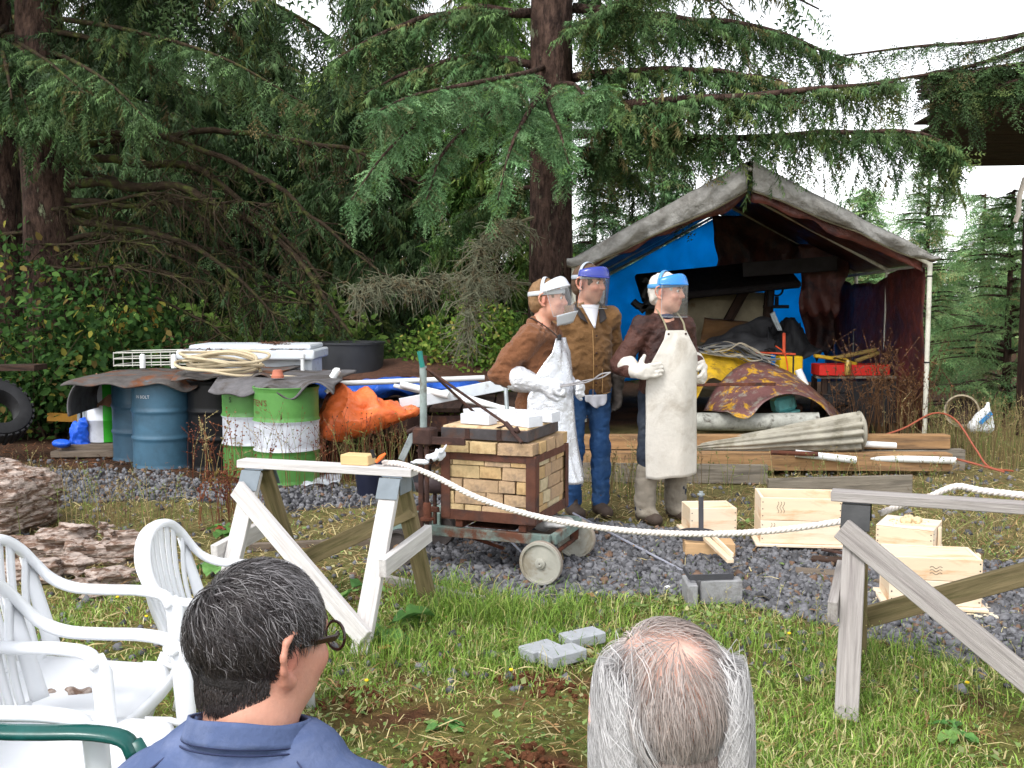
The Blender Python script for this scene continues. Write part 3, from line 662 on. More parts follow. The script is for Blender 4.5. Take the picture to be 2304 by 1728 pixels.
for px, py, Y, rx, rz, lab in ((90, 800, 11.7, .95, .62, 'dark leafy bramble thicket at the far left behind the tyre'), (230, 770, 12.3, .9, .7, 'dark bramble thicket in front of the mossy trunk'), (330, 820, 12.5, .8, .5, 'dark bramble bush just left of the white chest'), (20, 740, 12.6, .9, .6, 'dark bramble mass under the leftmost trunk')):
    p = W(px, py, Y); shrub('bramble_bush', lab, [(p.x, p.y, max(p.z, .5), rx, .6, max(p.z, .5)*.95+.1), (p.x+.4, p.y+.2, max(p.z, .5)*.7, rx*.6, .5, .5), (p.x-.5, p.y-.1, .45, rx*.6, .5, .45)], 3300, .10, BR, 'brambles under the left trees')
p = W(1070, 770, 12.4); shrub('leafy_shrub', 'light green shrub with yellowing leaves behind the leftmost standing man', [(p.x, p.y, .75, .75, .5, .75), (p.x-.5, p.y+.2, .8, .5, .4, .6), (p.x+.1, p.y, 1.2, .4, .35, .5)], 5200, .065, ([(110, 142, 60), (90, 124, 52), (140, 160, 76), (180, 170, 90)], [4, 3, 2, 1]))
p = W(650, 760, 14.5); shrub('leafy_shrub', 'dim green undergrowth behind the white chest', [(p.x, p.y, .6, 1.6, .6, .7), (p.x-1.8, p.y, .6, 1.4, .6, .7), (p.x+1.5, p.y, .5, 1.0, .6, .6)], 4500, .12, ([(70, 96, 44), (58, 82, 40), (92, 112, 52), (80, 66, 42)], [3, 3, 2, 1]))
p = W(330, 700, 16); shrub('leafy_shrub', 'pale green undergrowth glimpsed between the left trunks', [(p.x, p.y, .8, 1.5, .6, .9), (p.x+2.2, p.y, .9, 1.5, .6, 1.0), (p.x-2.2, p.y, .8, 1.5, .6, .9)], 3600, .15, ([(120, 150, 70), (100, 130, 62), (150, 168, 96)], [3, 3, 2]))
# ---------------------------------------------------------------- far wood and building corner
sp = []
random.seed(5)
for i in range(46):
    x = -24+i*1.05+random.uniform(-.4, .4); y = random.uniform(30, 37); H = random.uniform(2.4, 3.8) + (4.5 if x < -1 else 0); 
    for k in range(90):
        q = random.random()**1.3; a = random.uniform(0, 6.28); r = 1.9*(1-q)*random.uniform(.5, 1)+.1
        sp.append((Vector((x+math.cos(a)*r, y+math.sin(a)*r, H*q+.2)), Vector((math.cos(a), math.sin(a), -.35)), random.uniform(.8, 1.25), random.uniform(.7, 1.2)))
fw = leaf_obj('far_wood', sp, SPR_LO, needle_lt, None, ([(140, 168, 108), (122, 152, 96), (160, 182, 124)], [3, 3, 2]))
tag(fw, 'pale far-off conifer wood closing the view', 'wood', kind='stuff')

dkwood = M('dark_timber', lin(70, 54, 46), rough=.85, var=.4, vscale=4, stretch=(1, 9, 9), bump=.5, bscale=30, col2=lin(44, 36, 32), c2scale=3, spec=.15)
e0 = W(2092, 258, 11.5)
ev = thing('shed_corner', 'dark brown timber eave and post of a shed at the right edge', 'shed', (5.85, 11.5, 0))
plank('fascia', (e0.x, 11.5, e0.z+.22), (9.2, 11.2, e0.z+.22), .05, .44, dkwood, ev)
plank('fascia', (e0.x+.05, 11.53, e0.z+.22), (e0.x*1.4, 16.1, e0.z+.22), .04, .42, dkwood, ev)
for k in range(6): plank('roof_board', (e0.x*(1+.065*k)-.03, 11.6+.75*k, e0.z+.46+.1*k), (9.2, 11.3+.75*k, e0.z+.46+.1*k), .76, .04, dkwood, ev, up=(0, -.13, 1))
for k in range(6): plank('soffit_board', (e0.x*(1+.065*k)+.1, 11.9+.75*k, e0.z+.03), (9.2, 11.6+.75*k, e0.z+.03), .74, .025, dkwood, ev)
xp = W(2289, 700, 11.8).x
plank('post', (xp+.3, 11.9, 0), (xp+.3, 11.9, e0.z), .3, .3, dkwood, ev, up=(0, 1, 0))
plank('wall_board', (xp+.26, 11.7, 1.8), (xp+.26, 11.7, 3.0), .28, .05, dkwood, ev, up=(0, 1, 0))
pb = MB(); pb.tube([W(2306, 400, 11.6), W(2294, 440, 11.6), W(2292, 480, 11.6), W(2284, 500, 11.6)], .03, 6); pb.build('conduit', M('pale_conduit', lin(190, 180, 168), var=.2, bump=0), ev, smooth=True)
# bough resting over the eave
bt = thing('spruce_bough', 'dark spruce bough lying over the shed eave at upper right', 'bough', W(2200, 200, 11.2)); sp = []
for pts in ([(2480, 40, 11.4), (2300, 110, 11.0), (2180, 150, 10.9), (2040, 175, 11), (1900, 195, 11.2)], [(2480, 140, 11.2), (2300, 180, 10.9), (2190, 205, 10.9), (2100, 228, 11)], [(2480, 40, 11.2), (2320, 75, 11), (2200, 95, 10.9), (2060, 105, 11), (1900, 125, 11.2)], [(2480, 100, 11.1), (2320, 140, 10.9), (2200, 160, 10.8), (2120, 200, 10.9)]):
    path = bez([W(*p) for p in pts], 16); MB().tube(path, [.035*(1-.7*i/16) for i in range(17)], 5).build('limb', bark_m, bt, smooth='all')
    limb_foliage(path, sp, .05, 60, .7, .4, .3, 1.0, .6)
leaf_obj('needles', sp, SPR_ML, needle_m, bt, GREENS_DK)

# ---------------------------------------------------------------- tarpaulin shelter
SU, SN = Vector((.99, -.14, 0)), Vector((.14, .99, 0)); SO = Vector((2.6, 11.15, 0))
def sh(a, b, z): return SO+SU*a+SN*b+Vector((0, 0, z))
shel = thing('tarp_shelter', 'gabled pole shelter with a weathered grey cover and torn brown tarpaulin walls', 'shelter', SO)
grey_tarp = M('grey_cover', lin(152, 150, 146), rough=.75, var=.2, vscale=9, col2=lin(118, 115, 110), c2scale=5, c2lo=.42, c2hi=.66, bump=1.0, bscale=14, spec=.2, bdist=.03)
brown_tarp = M('brown_tarp', lin(98, 54, 46), rough=.42, var=.3, vscale=4, col2=lin(58, 36, 40), c2scale=2.5, bump=.7, bscale=7, spec=.4, transl=.12, bdist=.04)
side_m = M('brown_side_tarp', lin(110, 58, 50), rough=.42, var=.3, vscale=4, col2=lin(74, 46, 48), c2scale=2.5, bump=.9, bscale=7, spec=.5, transl=.35, bdist=.05)
blue_tarp = M('blue_tarp', (.02, .52, .97), rough=.4, var=.12, vscale=3, bump=.6, bscale=6, spec=.4, transl=.85, bdist=.04)
pole_m = M('white_pole', lin(206, 204, 190), rough=.55, var=.15, vscale=5, col2=lin(150, 140, 120), c2scale=6, c2lo=.55, c2hi=.7, bump=.1)
EZ, RZ, AW = 2.06, 3.12, 1.94
def roofz(a): return RZ-(RZ-EZ)*abs(a)/AW
def roof(off, b0, b1, sag=.05):
    def fn(u, v):
        a = -AW-.04+(2*AW+.08)*u; b = b0+(b1-b0)*v
        z = roofz(min(abs(a), AW))-sag*abs(math.sin(b*math.pi/1.5))*math.sin(min(1, abs(a)/AW)*3.14)-.012*abs(sn1(a, b, 0, 3))
        return sh(a, b, z+off)
    return fn
MB().grid(roof(.02, -.06, 6.1), 40, 40).build('roof_cover', grey_tarp, shel, smooth='all', solid=.004)
MB().grid(roof(-.02, .0, 6.0), 40, 40).build('roof_lining', brown_tarp, shel, smooth='all', solid=.004)
for sg in (-1, 1):
    def fn(u, v, sg=sg):
        a = .03+(AW+.05-.03)*u; top = roofz(min(a, AW))+.03; h = (.34-.02*u if sg < 0 else .36-.1*u)*(1-.45*u)*(1 if sg < 0 else .85)-(.10*max(0, u-.85)/.15)
        h *= 1+.05*sn1(u*6, sg, 0, 2)
        fold = .05*sn1(u*5, v*1.5, sg, 2.2)+.02*sn1(u*18, v*3, sg, 2)
        return sh(sg*a, -.09-fold-.05*math.sin(v*3.1), top-h*v)
    MB().grid(fn, 60, 8).build('valance', grey_tarp, shel, smooth='all', solid=.006)
    hem = MB(); hem.tube([fn(i/40, 1)-SN*.006 for i in range(41)], .011, 5); hem.build('hem', M('hem_dirt', lin(90, 84, 66), var=.3, bump=0), shel, smooth=True)
    # a brown inner flap hangs behind the valance
    def fi(u, v, sg=sg):
        a = .02+(AW-.1)*u; return sh(sg*a, .05+.03*sn1(u*4, v, sg, 2), roofz(a)-.03-(.34-.2*u)*v*(1+.12*sn1(u*9, sg, 0, 2)))
    MB().grid(fi, 40, 6).build('inner_flap', brown_tarp, shel, smooth='all', solid=.004)
for sg in (-1, 1):
    for b in (0, 2, 4, 6):
        p = MB(); p.tube([sh(sg*(AW-.02), b, 0), sh(sg*(AW-.02), b, EZ-.03)], .026, 10); p.build('post', pole_m, shel, smooth=True)
        p = MB(); p.tube([sh(sg*(AW-.02), b+.01, EZ-.05), sh(0, b+.01, RZ-.06)], .022, 8); p.build('rafter', pole_m, shel, smooth=True)
    p = MB(); p.tube([sh(sg*(AW-.02), -.02, EZ-.06), sh(sg*(AW-.02), 6.05, EZ-.06)], .022, 8); p.build('eave_rail', pole_m, shel, smooth=True)
for z in (1.88, .95, .35):
    p = MB(); p.lathe([(.028, -.008), (.033, 0), (.028, .008)], sh(AW-.02, 0, z), 10); p.build('tie', M('black_tie', (.012, .012, .014), var=0, bump=0), shel, smooth=True)
def wall(sg, top):
    def fn(u, v):
        b = .12+5.85*u; z0 = .12+.05*sn1(u*9, 0, 0, 1.5); z1 = top(b); z = z0+(z1-z0)*v
        return sh(sg*(AW-.06+.05*sn1(b, z, 0, 2.2)+.025*sn1(b, z, 0, 7, 4)*v), b, z)
    return fn
MB().grid(wall(1, lambda b: EZ-.08-(.14*math.sin(min(1, max(0, (b-1.2)/4.2))*3.14)*(1+.3*sn1(b, 0, 0, 3)))), 50, 18).build('side_tarp', side_m, shel, smooth='all', solid=.004)
MB().grid(wall(-1, lambda b: EZ-.1), 40, 12).build('side_tarp', side_m, shel, smooth='all', solid=.004)
def back(u, v):
    a = -AW+2*AW*u; z0 = .25+.06*sn1(a, 0, 0, 2); z = z0+(roofz(a)-.1-z0)*v
    return sh(a, 5.9+.08*sn1(a, z, 0, 2.5)+.05*abs(sn1(a, z*.6, 0, 6, 3))+.02*abs(sn1(a*.5, z, 0, 13, 6)), z)
MB().grid(back, 70, 40).build('back_tarp', blue_tarp, shel, smooth='all', solid=.003)
def flap(cx, w0, w1, b, zt, zb, seed):
    def fn(u, v):
        a = cx+(u-.5)*(w0+(w1-w0)*v)+.05*sn1(v*3, u, seed, 2); jag = .09*sn1(u*7, seed, 0, 2.2)+.05*sn1(u*19, seed, 0, 2)
        return sh(a, b+.05*sn1(u*3, v*2, seed, 2), zt+(zb+jag-zt)*v)
    return fn
tn = MB().grid(flap(1.35, .75, .55, 3.4, 2.42, 1.42, 3), 18, 16).build('torn_flap', brown_tarp, shel, smooth='all', solid=.004)
MB().grid(flap(.42, 1.15, 1.0, 4.2, 2.9, 2.12, 5), 18, 14).build('torn_flap', brown_tarp, shel, smooth='all', solid=.004)
MB().grid(flap(1.62, .62, .5, 5.3, 2.15, .75, 12), 12, 14).build('torn_flap', brown_tarp, shel, smooth='all', solid=.004)
MB().grid(flap(.95, .9, .7, 4.6, 2.6, 2.1, 8), 14, 10).build('torn_flap', brown_tarp, shel, smooth='all', solid=.004)

# ---------------------------------------------------------------- junk inside the shelter
black_m = M('black_rubber', (.018, .018, .02), rough=.7, var=.3, bump=.3, bscale=20)
rust_m = M('rust_steel', lin(96, 58, 44), rough=.85, var=.4, vscale=12, col2=lin(60, 44, 40), c2scale=6, bump=.4, bscale=60, spec=.2)
rustd_m = M('rust_dark', lin(62, 44, 40), rough=.8, var=.4, vscale=12, col2=lin(92, 60, 46), c2scale=8, c2lo=.5, c2hi=.65, bump=.4, bscale=70, spec=.25)
galv_m = M('galvanised', lin(158, 166, 168), rough=.5, var=.2, vscale=8, col2=lin(120, 124, 124), c2scale=5, metal=.35, bump=.1)
pvc_m = M('white_pvc', lin(226, 228, 228), rough=.35, var=.08, vscale=5, col2=lin(190, 186, 176), c2scale=4, c2lo=.58, c2hi=.75, bump=0)
yel_m = M('yellow_paint_worn', lin(205, 165, 40), rough=.6, var=.3, vscale=6, col2=lin(140, 110, 50), c2scale=5, c2lo=.5, c2hi=.68, col3=lin(92, 66, 48), c3scale=9, c3lo=.58, c3hi=.66, bump=.2)
fend_m = M('fender_paint', lin(108, 74, 72), rough=.5, var=.25, vscale=5, col2=lin(190, 144, 44), c2scale=6, c2lo=.54, c2hi=.59, col3=lin(134, 124, 114), c3scale=9, c3lo=.53, c3hi=.60, bump=.25, bscale=50, spec=.45)
vw = thing('derelict_van', 'dark derelict van body with a raised tail hatch inside the shelter', 'van', sh(-.1, 4.3, 0))
pale_m = M('van_panel', lin(170, 158, 130), rough=.7, var=.3, vscale=3, col2=lin(120, 92, 60), c2scale=2, c2lo=.55, c2hi=.7, bump=.2)
h = MB(); h.beam(sh(-1.25, 3.4, 1.80), sh(.95, 3.6, 2.02), 1.1, .10, up=(0, -.35, 1), ch=.03); h.box(sh(-.85, 3.15, 1.72), (.7, .12, .22), Matrix.Rotation(-.14, 3, 'Z'), ch=.04); h.build('tail_hatch', M('dark_shell', (.014, .011, .012), rough=.6, var=.2, bump=.2), vw)
h = MB(); h.box(sh(-.2, 4.6, .95), (1.9, .9, 1.6), Matrix.Rotation(-.14, 3, 'Z'), ch=.12); h.build('body', pale_m, vw, smooth=True)
for a0, a1, z0, z1 in ((-.15, .35, .9, 1.85), (.62, .68, .8, 1.95), (-1.0, -.9, .8, 1.8)):
    plank('pillar', sh(a0, 3.9, z0), sh(a1, 3.9, z1), .13, .09, dkwood, vw, up=(0, 1, 0))
pl = MB()
for sx in (-.95, .75): pl.lathe([(.31, -.09), (.33, -.05), (.33, .05), (.31, .09), (.2, .09), (.19, -.09)], sh(sx, 4.2, .32), 20, Matrix.Rotation(R(90), 3, 'Y') @ Matrix.Rotation(0, 3, 'X'))
pl.build('wheels', black_m, vw, smooth=True)['kind'] = 'stuff'
hb = thing('dark_plank', 'long dark beam slung under the shelter roof', 'beam', sh(.9, 3.0, 1.98))
plank('beam', sh(.2, 3.0, 2.05), sh(1.45, 2.9, 2.13), .1, .2, M('black_beam', (.016, .012, .012), var=.2, bump=.2), hb)
cl = thing('clamp_silhouette', 'black ring-topped clamp standing against the blue tarpaulin', 'clamp', W(1750, 675, 15)); c = MB()
p = W(1748, 652, 15); c.lathe([(.075, -.015), (.1, -.015), (.1, .015), (.075, .015), (.075, -.015)], p, 18, Matrix.Rotation(R(90), 3, 'X'), cap=False); c.build('ring', black_m, cl, smooth=True)
c = MB(); c.beam(p+V3(0, 0, -.1), p+V3(0, 0, -.24), .05, .05, up=(0, 1, 0)); c.beam(p+V3(-.2, 0, -.25), p+V3(.18, 0, -.25), .06, .05); c.build('base', black_m, cl)
bk = thing('hanging_rack', 'black bracket hanging left of the ring clamp on blue tarpaulin', 'bracket', W(1732, 640, 14.5)); c = MB(); c.beam(W(1732, 622, 14.5), W(1732, 690, 14.5), .06, .05, up=(0, 1, 0)); c.beam(W(1722, 640, 14.5), W(1742, 640, 14.5), .05, .05); c.build('bracket', black_m, bk)
eg = thing('engine_hoist', 'black tangled tool silhouette against the blue tarpaulin behind the visor', 'tool', W(1450, 690, 13.5)); c = MB()
for pts, r in (([(1446, 635, 13.5), (1452, 628, 13.5), (1462, 640, 13.5), (1452, 652, 13.5), (1446, 670, 13.5)], .035), ([(1424, 678, 13.5), (1440, 690, 13.5), (1470, 690, 13.5), (1500, 700, 13.5)], .05), ([(1440, 700, 13.5), (1470, 670, 13.5), (1480, 640, 13.5)], .05), ([(1452, 655, 13.5), (1470, 655, 13.5)], .03)):
    c.tube(bez([W(*q) for q in pts], 8), r, 6)
c.build('frame', black_m, eg, smooth=True)
# heap of sheets
def sheet(name, label, cat, pts4, mat, amp=.05, sc=4, seed=0, nu=24, nv=14, solid=.01, mid=0):
    a, b, c_, d = [Vector(p) for p in pts4]
    def fn(u, v):
        p = a.lerp(b, u).lerp(d.lerp(c_, u), v); n_ = amp*sn1(u*sc, v*sc, seed, 1.4, seed)+amp*.4*sn1(u*sc*3, v*sc*3, seed, 1.5, seed+2)
        return p+Vector((0, -n_*.4, n_+mid*math.sin(u*3.14)*math.sin(v*3.14)))
    return tag(MB().grid(fn, nu, nv).build(name, mat, None, smooth='all', solid=solid), label, cat)
sheet('plywood_sheet', 'tan warped plywood sheet leaning inside the shelter', 'sheet', [W(1575, 770, 13.4), W(1735, 775, 13.2), W(1700, 722, 14.2), W(1585, 715, 14.2)], M('tan_ply', lin(150, 112, 74), var=.2, bump=.2), .03, 2, 1)
sheet('rubber_mat', 'black rubber mat draped over the heap behind the white apron', 'mat', [W(1560, 800, 12.6), W(1800, 795, 12.5), W(1745, 725, 13.6), W(1600, 770, 13.6)], M('grey_rubber', lin(74, 74, 76), rough=.6, var=.3, bump=.4, bscale=14), .09, 3, 4)
sheet('tarp_scrap', 'crumpled black sheet at the right end of the heap', 'sheet', [W(1720, 790, 12.5), W(1850, 800, 12.4), W(1800, 730, 13.2), W(1730, 740, 13.2)], black_m, .1, 4, 7)
sheet('gutter_scrap', 'pale bent sheet-metal scrap standing in the heap', 'scrap', [W(1750, 745, 12.7), W(1760, 745, 12.7), W(1742, 702, 12.8), W(1732, 706, 12.8)], galv_m, .01, 2, 3)
cb = thing('cable_bundle', 'tangle of grey cables on top of the yellow fender', 'cables', W(1680, 800, 12.0)); random.seed(31)
for i in range(16):
    a = W(1590+random.uniform(-20, 20), 785+random.uniform(-6, 12), 12.1); b = W(1745+random.uniform(-30, 20), 812+random.uniform(-14, 14), 12.0)
    m = a.lerp(b, .5)+V3(0, random.uniform(-.1, .1), random.uniform(-.04, .14))
    c = MB(); c.tube(bez([a, a.lerp(m, .6)+V3(0, 0, random.uniform(-.05, .05)), m, m.lerp(b, .5)+V3(0, 0, random.uniform(-.06, .06)), b], 18), random.uniform(.006, .011), 5, cap=False); c.build('cable', M('cable_grey%d' % (i % 3), [lin(120, 120, 118), lin(70, 70, 72), lin(170, 160, 140)][i % 3], var=.15, bump=0), cb, smooth=True)
def fender(name, label, outer, inner, mat, bulge):
    o_, i_ = bez([W(*p) for p in outer], 40), bez([W(*p) for p in inner], 40)
    def fn(u, v):
        k = int(round(u*40)); p = o_[k].lerp(i_[k], v); return p+Vector((0, -bulge*math.sin(min(1, v*1.15)*3.14*.62), .0))+Vector((0, 0, .01*sn1(u*6, v*2, 0, 2)))
    f = MB().grid(fn, 40, 12).build(name, mat, None, smooth='all', solid=.008); return tag(f, label, 'fender')
fender('car_fender', 'rusty purple and yellow car fender arching in front of the shelter heap', [(1583, 925, 11.6), (1612, 872, 11.7), (1660, 826, 11.8), (1715, 815, 11.9), (1790, 845, 11.9), (1860, 900, 11.9), (1925, 965, 11.8)], [(1628, 922, 11.05), (1655, 935, 11.05), (1680, 932, 11.1), (1712, 900, 11.15), (1765, 880, 11.2), (1830, 905, 11.25), (1880, 962, 11.3)], fend_m, .22)
fender('car_fender', 'faded yellow car fender behind the rusty one', [(1540, 860, 12.3), (1570, 800, 12.3), (1620, 784, 12.4), (1660, 790, 12.4), (1700, 812, 12.5)], [(1560, 900, 11.9), (1590, 850, 11.9), (1620, 858, 11.95), (1650, 880, 12.0), (1680, 900, 12.0)], yel_m, .15)
t = thing('motor_housing', 'small turquoise motor housing lying under the rusty fender arch', 'motor', W(1760, 935, 11.5)); tq = M('turquoise_paint', lin(120, 200, 200), rough=.5, var=.2, col2=lin(90, 130, 130), bump=.1)
rt = Matrix.Rotation(-.2, 3, 'Y') @ Matrix.Rotation(.2, 3, 'Z')
MB().box(W(1762, 908, 11.5), (.26, .18, .17), rt, ch=.03).build('body', tq, t); MB().box(W(1758, 930, 11.48), (.36, .24, .03), rt, ch=.006).build('base_plate', tq, t); MB().lathe([(.05, -.03), (.05, .03)], W(1797, 917, 11.5), 14, Matrix.Rotation(R(90), 3, 'Y')).build('shaft_cap', rustd_m, t, smooth=True)
m = MB(); m.tube([W(1555, 948, 11.2), W(1700, 950, 11.1), W(1842, 948, 11.0)], .1, 18); m.build('steel_pipe', M('speckled_pipe', lin(160, 160, 152), rough=.7, var=.3, vscale=14, col2=lin(90, 84, 76), c2scale=10, c2lo=.55, c2hi=.66, bump=.3), None, smooth=True); tag(C.objects[-1], 'speckled grey pipe lying under the rusty fender', 'pipe')
tag(plank('rust_bar', W(1560, 866, 10.9), W(1745, 864, 10.9), .03, .035, rust_m), 'thin rusty bar crossing in front of the fender', 'bar')
t = thing('yellow_box', 'yellow box with a black strap behind the rusty fender', 'box', W(1775, 850, 12.2)); MB().box(W(1775, 825, 12.2), (.28, .22, .26), ch=.012).build('box', M('yellow_box', lin(222, 180, 20), var=.15, bump=.05), t); MB().box(W(1779, 825, 12.2), (.02, .23, .27), ch=.002).build('strap', black_m, t)
m = MB(); m.tube([W(1796, 832, 11.9), W(1812, 868, 11.85)], .045, 12); tag(m.build('pvc_offcut', pvc_m, None, smooth=True), 'short white pipe offcut leaning behind the rusty fender', 'pipe')
m = MB(); m.tube(bez([W(1745, 778, 12.1), W(1765, 795, 12.1), W(1772, 830, 12.05), W(1768, 850, 12.0)], 14), .008, 6); tag(m.build('orange_hose', M('orange_hose', lin(220, 84, 40), var=.1, bump=0), None, smooth=True), 'orange hose loop hanging over the yellow box', 'hose')
m = MB(); m.tube([W(1700, 793, 12.15), W(1790, 797, 12.1)], .012, 6); m.tube([W(1764, 795, 12.1), W(1764, 750, 12.2)], .02, 8); tag(m.build('orange_jack', M('orange_paint', lin(196, 80, 50), var=.2, bump=.1), None, smooth=True), 'orange upright jack standing in the heap', 'jack')
def tyre(name, label, c_, r, w, axis, hub=True):
    rot = Vector((0, 0, 1)).rotation_difference(Vector(axis)).to_matrix(); t = thing(name, label, 'tyre', Vector(c_)-V3(0, 0, r))
    MB().lathe([(r*.6, -w*.42), (r*.8, -w*.5), (r*.95, -w*.42), (r, -w*.25), (r, w*.25), (r*.95, w*.42), (r*.8, w*.5), (r*.6, w*.42), (r*.55, 0), (r*.6, -w*.42)], c_, 30, rot, cap=False).build('tread', black_m, t, smooth=True)
    g_ = MB()
    for k in range(30):
        a = 6.283*k/30; g_.box(Vector(c_)+rot @ Vector((r*1.005*math.cos(a), r*1.005*math.sin(a), 0)), (.02, r*.12, w*.8), rot @ Matrix.Rotation(a, 3, 'Z'), ch=.003)
    g_.build('tread_blocks', black_m, t)['kind'] = 'stuff'
    if hub: MB().lathe([(r*.58, -w*.2), (r*.5, -w*.3), (r*.2, -w*.1), (.01, -w*.1)], c_, 20, rot, cap=False).build('rim', rustd_m, t, smooth=True)
    return t
tyre('old_tyre', 'bald black tyre behind the right end of the rusty fender', W(1888, 950, 12.1), .36, .2, (.35, -1, .1))
# bench with red tray
t = thing('work_bench', 'dark plank bench at the right side inside the shelter', 'bench', W(1925, 1000, 12.4)); a, b = W(1832, 846, 12.4), W(2022, 846, 12.2)
plank('top', a, b, .5, .03, M('bench_top', lin(120, 112, 100), var=.3, bump=.2), t)
for q in (a.lerp(b, .06), a.lerp(b, .94)):
    for dy in (-.2, .2): plank('leg', (q.x, q.y+dy, 0), (q.x, q.y+dy, q.z-.015), .06, .06, dkwood, t, up=(0, 1, 0))
plank('apron', a+V3(.1, -.22, -.3), b+V3(-.1, -.22, -.3), .03, .5, M('black_panel', (.012, .012, .014), var=.2, bump=.1), t)
t = thing('red_tray', 'red steel tool tray on the shelter bench', 'tray', W(1917, 845, 12.2)); red_m = M('red_paint', lin(206, 44, 36), rough=.5, var=.18, bump=.1); z = W(0, 843, 12.3).z
x0, x1 = W(1838, 840, 12.2).x, W(2000, 840, 12.1).x
MB().box(((x0+x1)/2, 12.25, z+.012), (x1-x0, .34, .012), ch=.003).build('floor', red_m, t)
for sx in (x0, x1): MB().box((sx, 12.25, z+.07), (.014, .34, .13), ch=.003).build('side', red_m, t)
for yy in (12.08, 12.42): MB().box(((x0+x1)/2, yy, z+.07), (x1-x0, .014, .13), ch=.003).build('side', red_m, t)
t = thing('spray_can', 'small gold can in front of the red tray', 'can', W(1907, 845, 12.0)); p = W(1907, 843, 12.03); p.z = z+.016
MB().lathe([(.035, 0), (.037, .004), (.037, .135), (.03, .15), (.028, .155)], p, 16).build('body', M('gold_can', lin(190, 160, 84), rough=.35, metal=.4, var=.1, bump=0), t, smooth=True); MB().lathe([(.02, .155), (.02, .175), (.01, .18)], p, 12).build('cap', M('can_cap', lin(220, 200, 150), var=.05, bump=0), t, smooth=True)
t = thing('plane_castings', 'worn yellow machine castings heaped in the red tray', 'castings', (x0+.5, 12.25, z+.05))
for i, (px, py, L, an) in enumerate(((1870, 806, .42, .15), (1920, 797, .55, -.2), (1900, 812, .3, .3), (1950, 803, .3, -.35))):
    q = W(px, py, 12.2); MB().box(q, (L, .09, .045), Matrix.Rotation(an, 3, 'Y'), ch=.012).build('casting', [yel_m, M('tan_casting', lin(150, 126, 70), var=.3, bump=.2)][i % 2], t)
# folded canvas bundle and pipes on the timbers
beam_m = M('weathered_timber', lin(158, 124, 88), rough=.85, var=.3, vscale=3, stretch=(.8, 10, 10), col2=lin(120, 96, 74), c2scale=2, bump=.4, bscale=20, spec=.15)
greyw_m = M('grey_timber', lin(132, 124, 112), rough=.9, var=.3, vscale=3, stretch=(.8, 12, 12), col2=lin(96, 90, 82), c2scale=2, bump=.5, bscale=22, spec=.1)
tag(plank('timber_beam', (.45, 9.3, .13), (4.05, 9.22, .13), .16, .16, beam_m), 'long tan timber lying under the folded canvas', 'timber')
tag(plank('timber_beam', (.2, 9.46, .28), (4.15, 9.5, .28), .14, .13, beam_m), 'upper tan timber resting behind the long one', 'timber')
tag(plank('timber_beam', (.3, 9.44, .105), (4.3, 9.5, .105), .12, .2, greyw_m), 'grey timber under the stacked tan timbers', 'timber')
tag(plank('grey_plank', (.1, 8.9, .09), (2.25, 8.75, .09), .04, .17, greyw_m), 'grey weathered plank on edge behind the standing men', 'plank')
tag(plank('grey_plank', (2.1, 8.15, .08), (3.3, 8.2, .1), .04, .16, greyw_m), 'short grey plank on edge behind the tall pine box', 'plank')
tag(plank('grey_plank', (3.5, 7.65, .03), (4.35, 7.6, .03), .16, .04, greyw_m), 'flat grey plank lying in straw at right', 'plank')
cv = M('dirty_canvas', lin(158, 153, 140), rough=.85, var=.25, vscale=5, col2=lin(112, 106, 90), c2scale=3.5, c2lo=.48, c2hi=.66, bump=.3, bscale=25, spec=.15)
a, b = W(1560, 1012, 9.45), W(1925, 1000, 9.4)
def canvas(u, v):
    th = v*6.2832; rr = .04+.15*u**.8; ripple = 1+.42*abs(math.sin(th*6.5+u*.9))*(.5+.5*u)+.14*sn1(u*3, math.cos(th), math.sin(th), 2)
    c_ = a.lerp(b, u)+V3(0, 0, .02+.10*u); return c_+V3(.02*sn1(th, u*4, 0, 1), math.cos(th)*rr*1.0*ripple, math.sin(th)*rr*ripple*.72)
cb = thing('canvas_bundle', 'folded dirty white canvas umbrella lying on the timbers', 'canvas', a.lerp(b, .5)+V3(0, 0, -.2))
MB().grid(canvas, 50, 84).build('canvas', cv, cb, smooth='all')
m = MB(); m.lathe([(.02, -.02), (.17, 0), (.2, .03), (.15, .06), (.05, .05)], b+V3(0, 0, .12), 20, Matrix.Rotation(R(90), 3, 'Y')); m.build('end_fold', cv, cb, smooth='all')
m = MB(); m.tube([b+V3(-.1, -.05, .02), b+V3(.35, -.08, 0)], .03, 12); m.build('pole', pvc_m, cb, smooth=True)
for (p, q, r, lab) in (((1930, 1030, 9.2), (2150, 1036, 9.1), .032, 'long white pipe on the timber end'), ((1790, 1020, 9.15), (1925, 1035, 9.12), .034, 'white pipe poking out beneath the canvas')):
    m = MB(); m.tube([W(*p), W(*q)], r, 14); tag(m.build('pvc_pipe', pvc_m, None, smooth=True), lab, 'pipe')
m = MB(); m.tube([W(1735, 1018, 9.1), W(1840, 1022, 9.08)], .022, 8); tag(m.build('rust_pipe', rust_m, None, smooth=True), 'short rusty pipe lying on the canvas edge', 'pipe')
m = MB(); m.tube(bez([W(1950, 990, 9.6), W(2030, 965, 9.7), W(2100, 930, 9.8), W(2150, 945, 9.6), W(2195, 1010, 9.3), W(2225, 1050, 9.1), W(2280, 1060, 8.9)], 40), .009, 7); m.tube(bez([W(2100, 1020, 9.2), W(2180, 1040, 9.1), W(2260, 1062, 8.9)], 16), .010, 7)
tag(m.build('red_hose', M('red_hose', lin(150, 78, 56), rough=.5, var=.15, bump=0), None, smooth=True), 'rust red hose looping through weeds by the shelter post', 'hose')
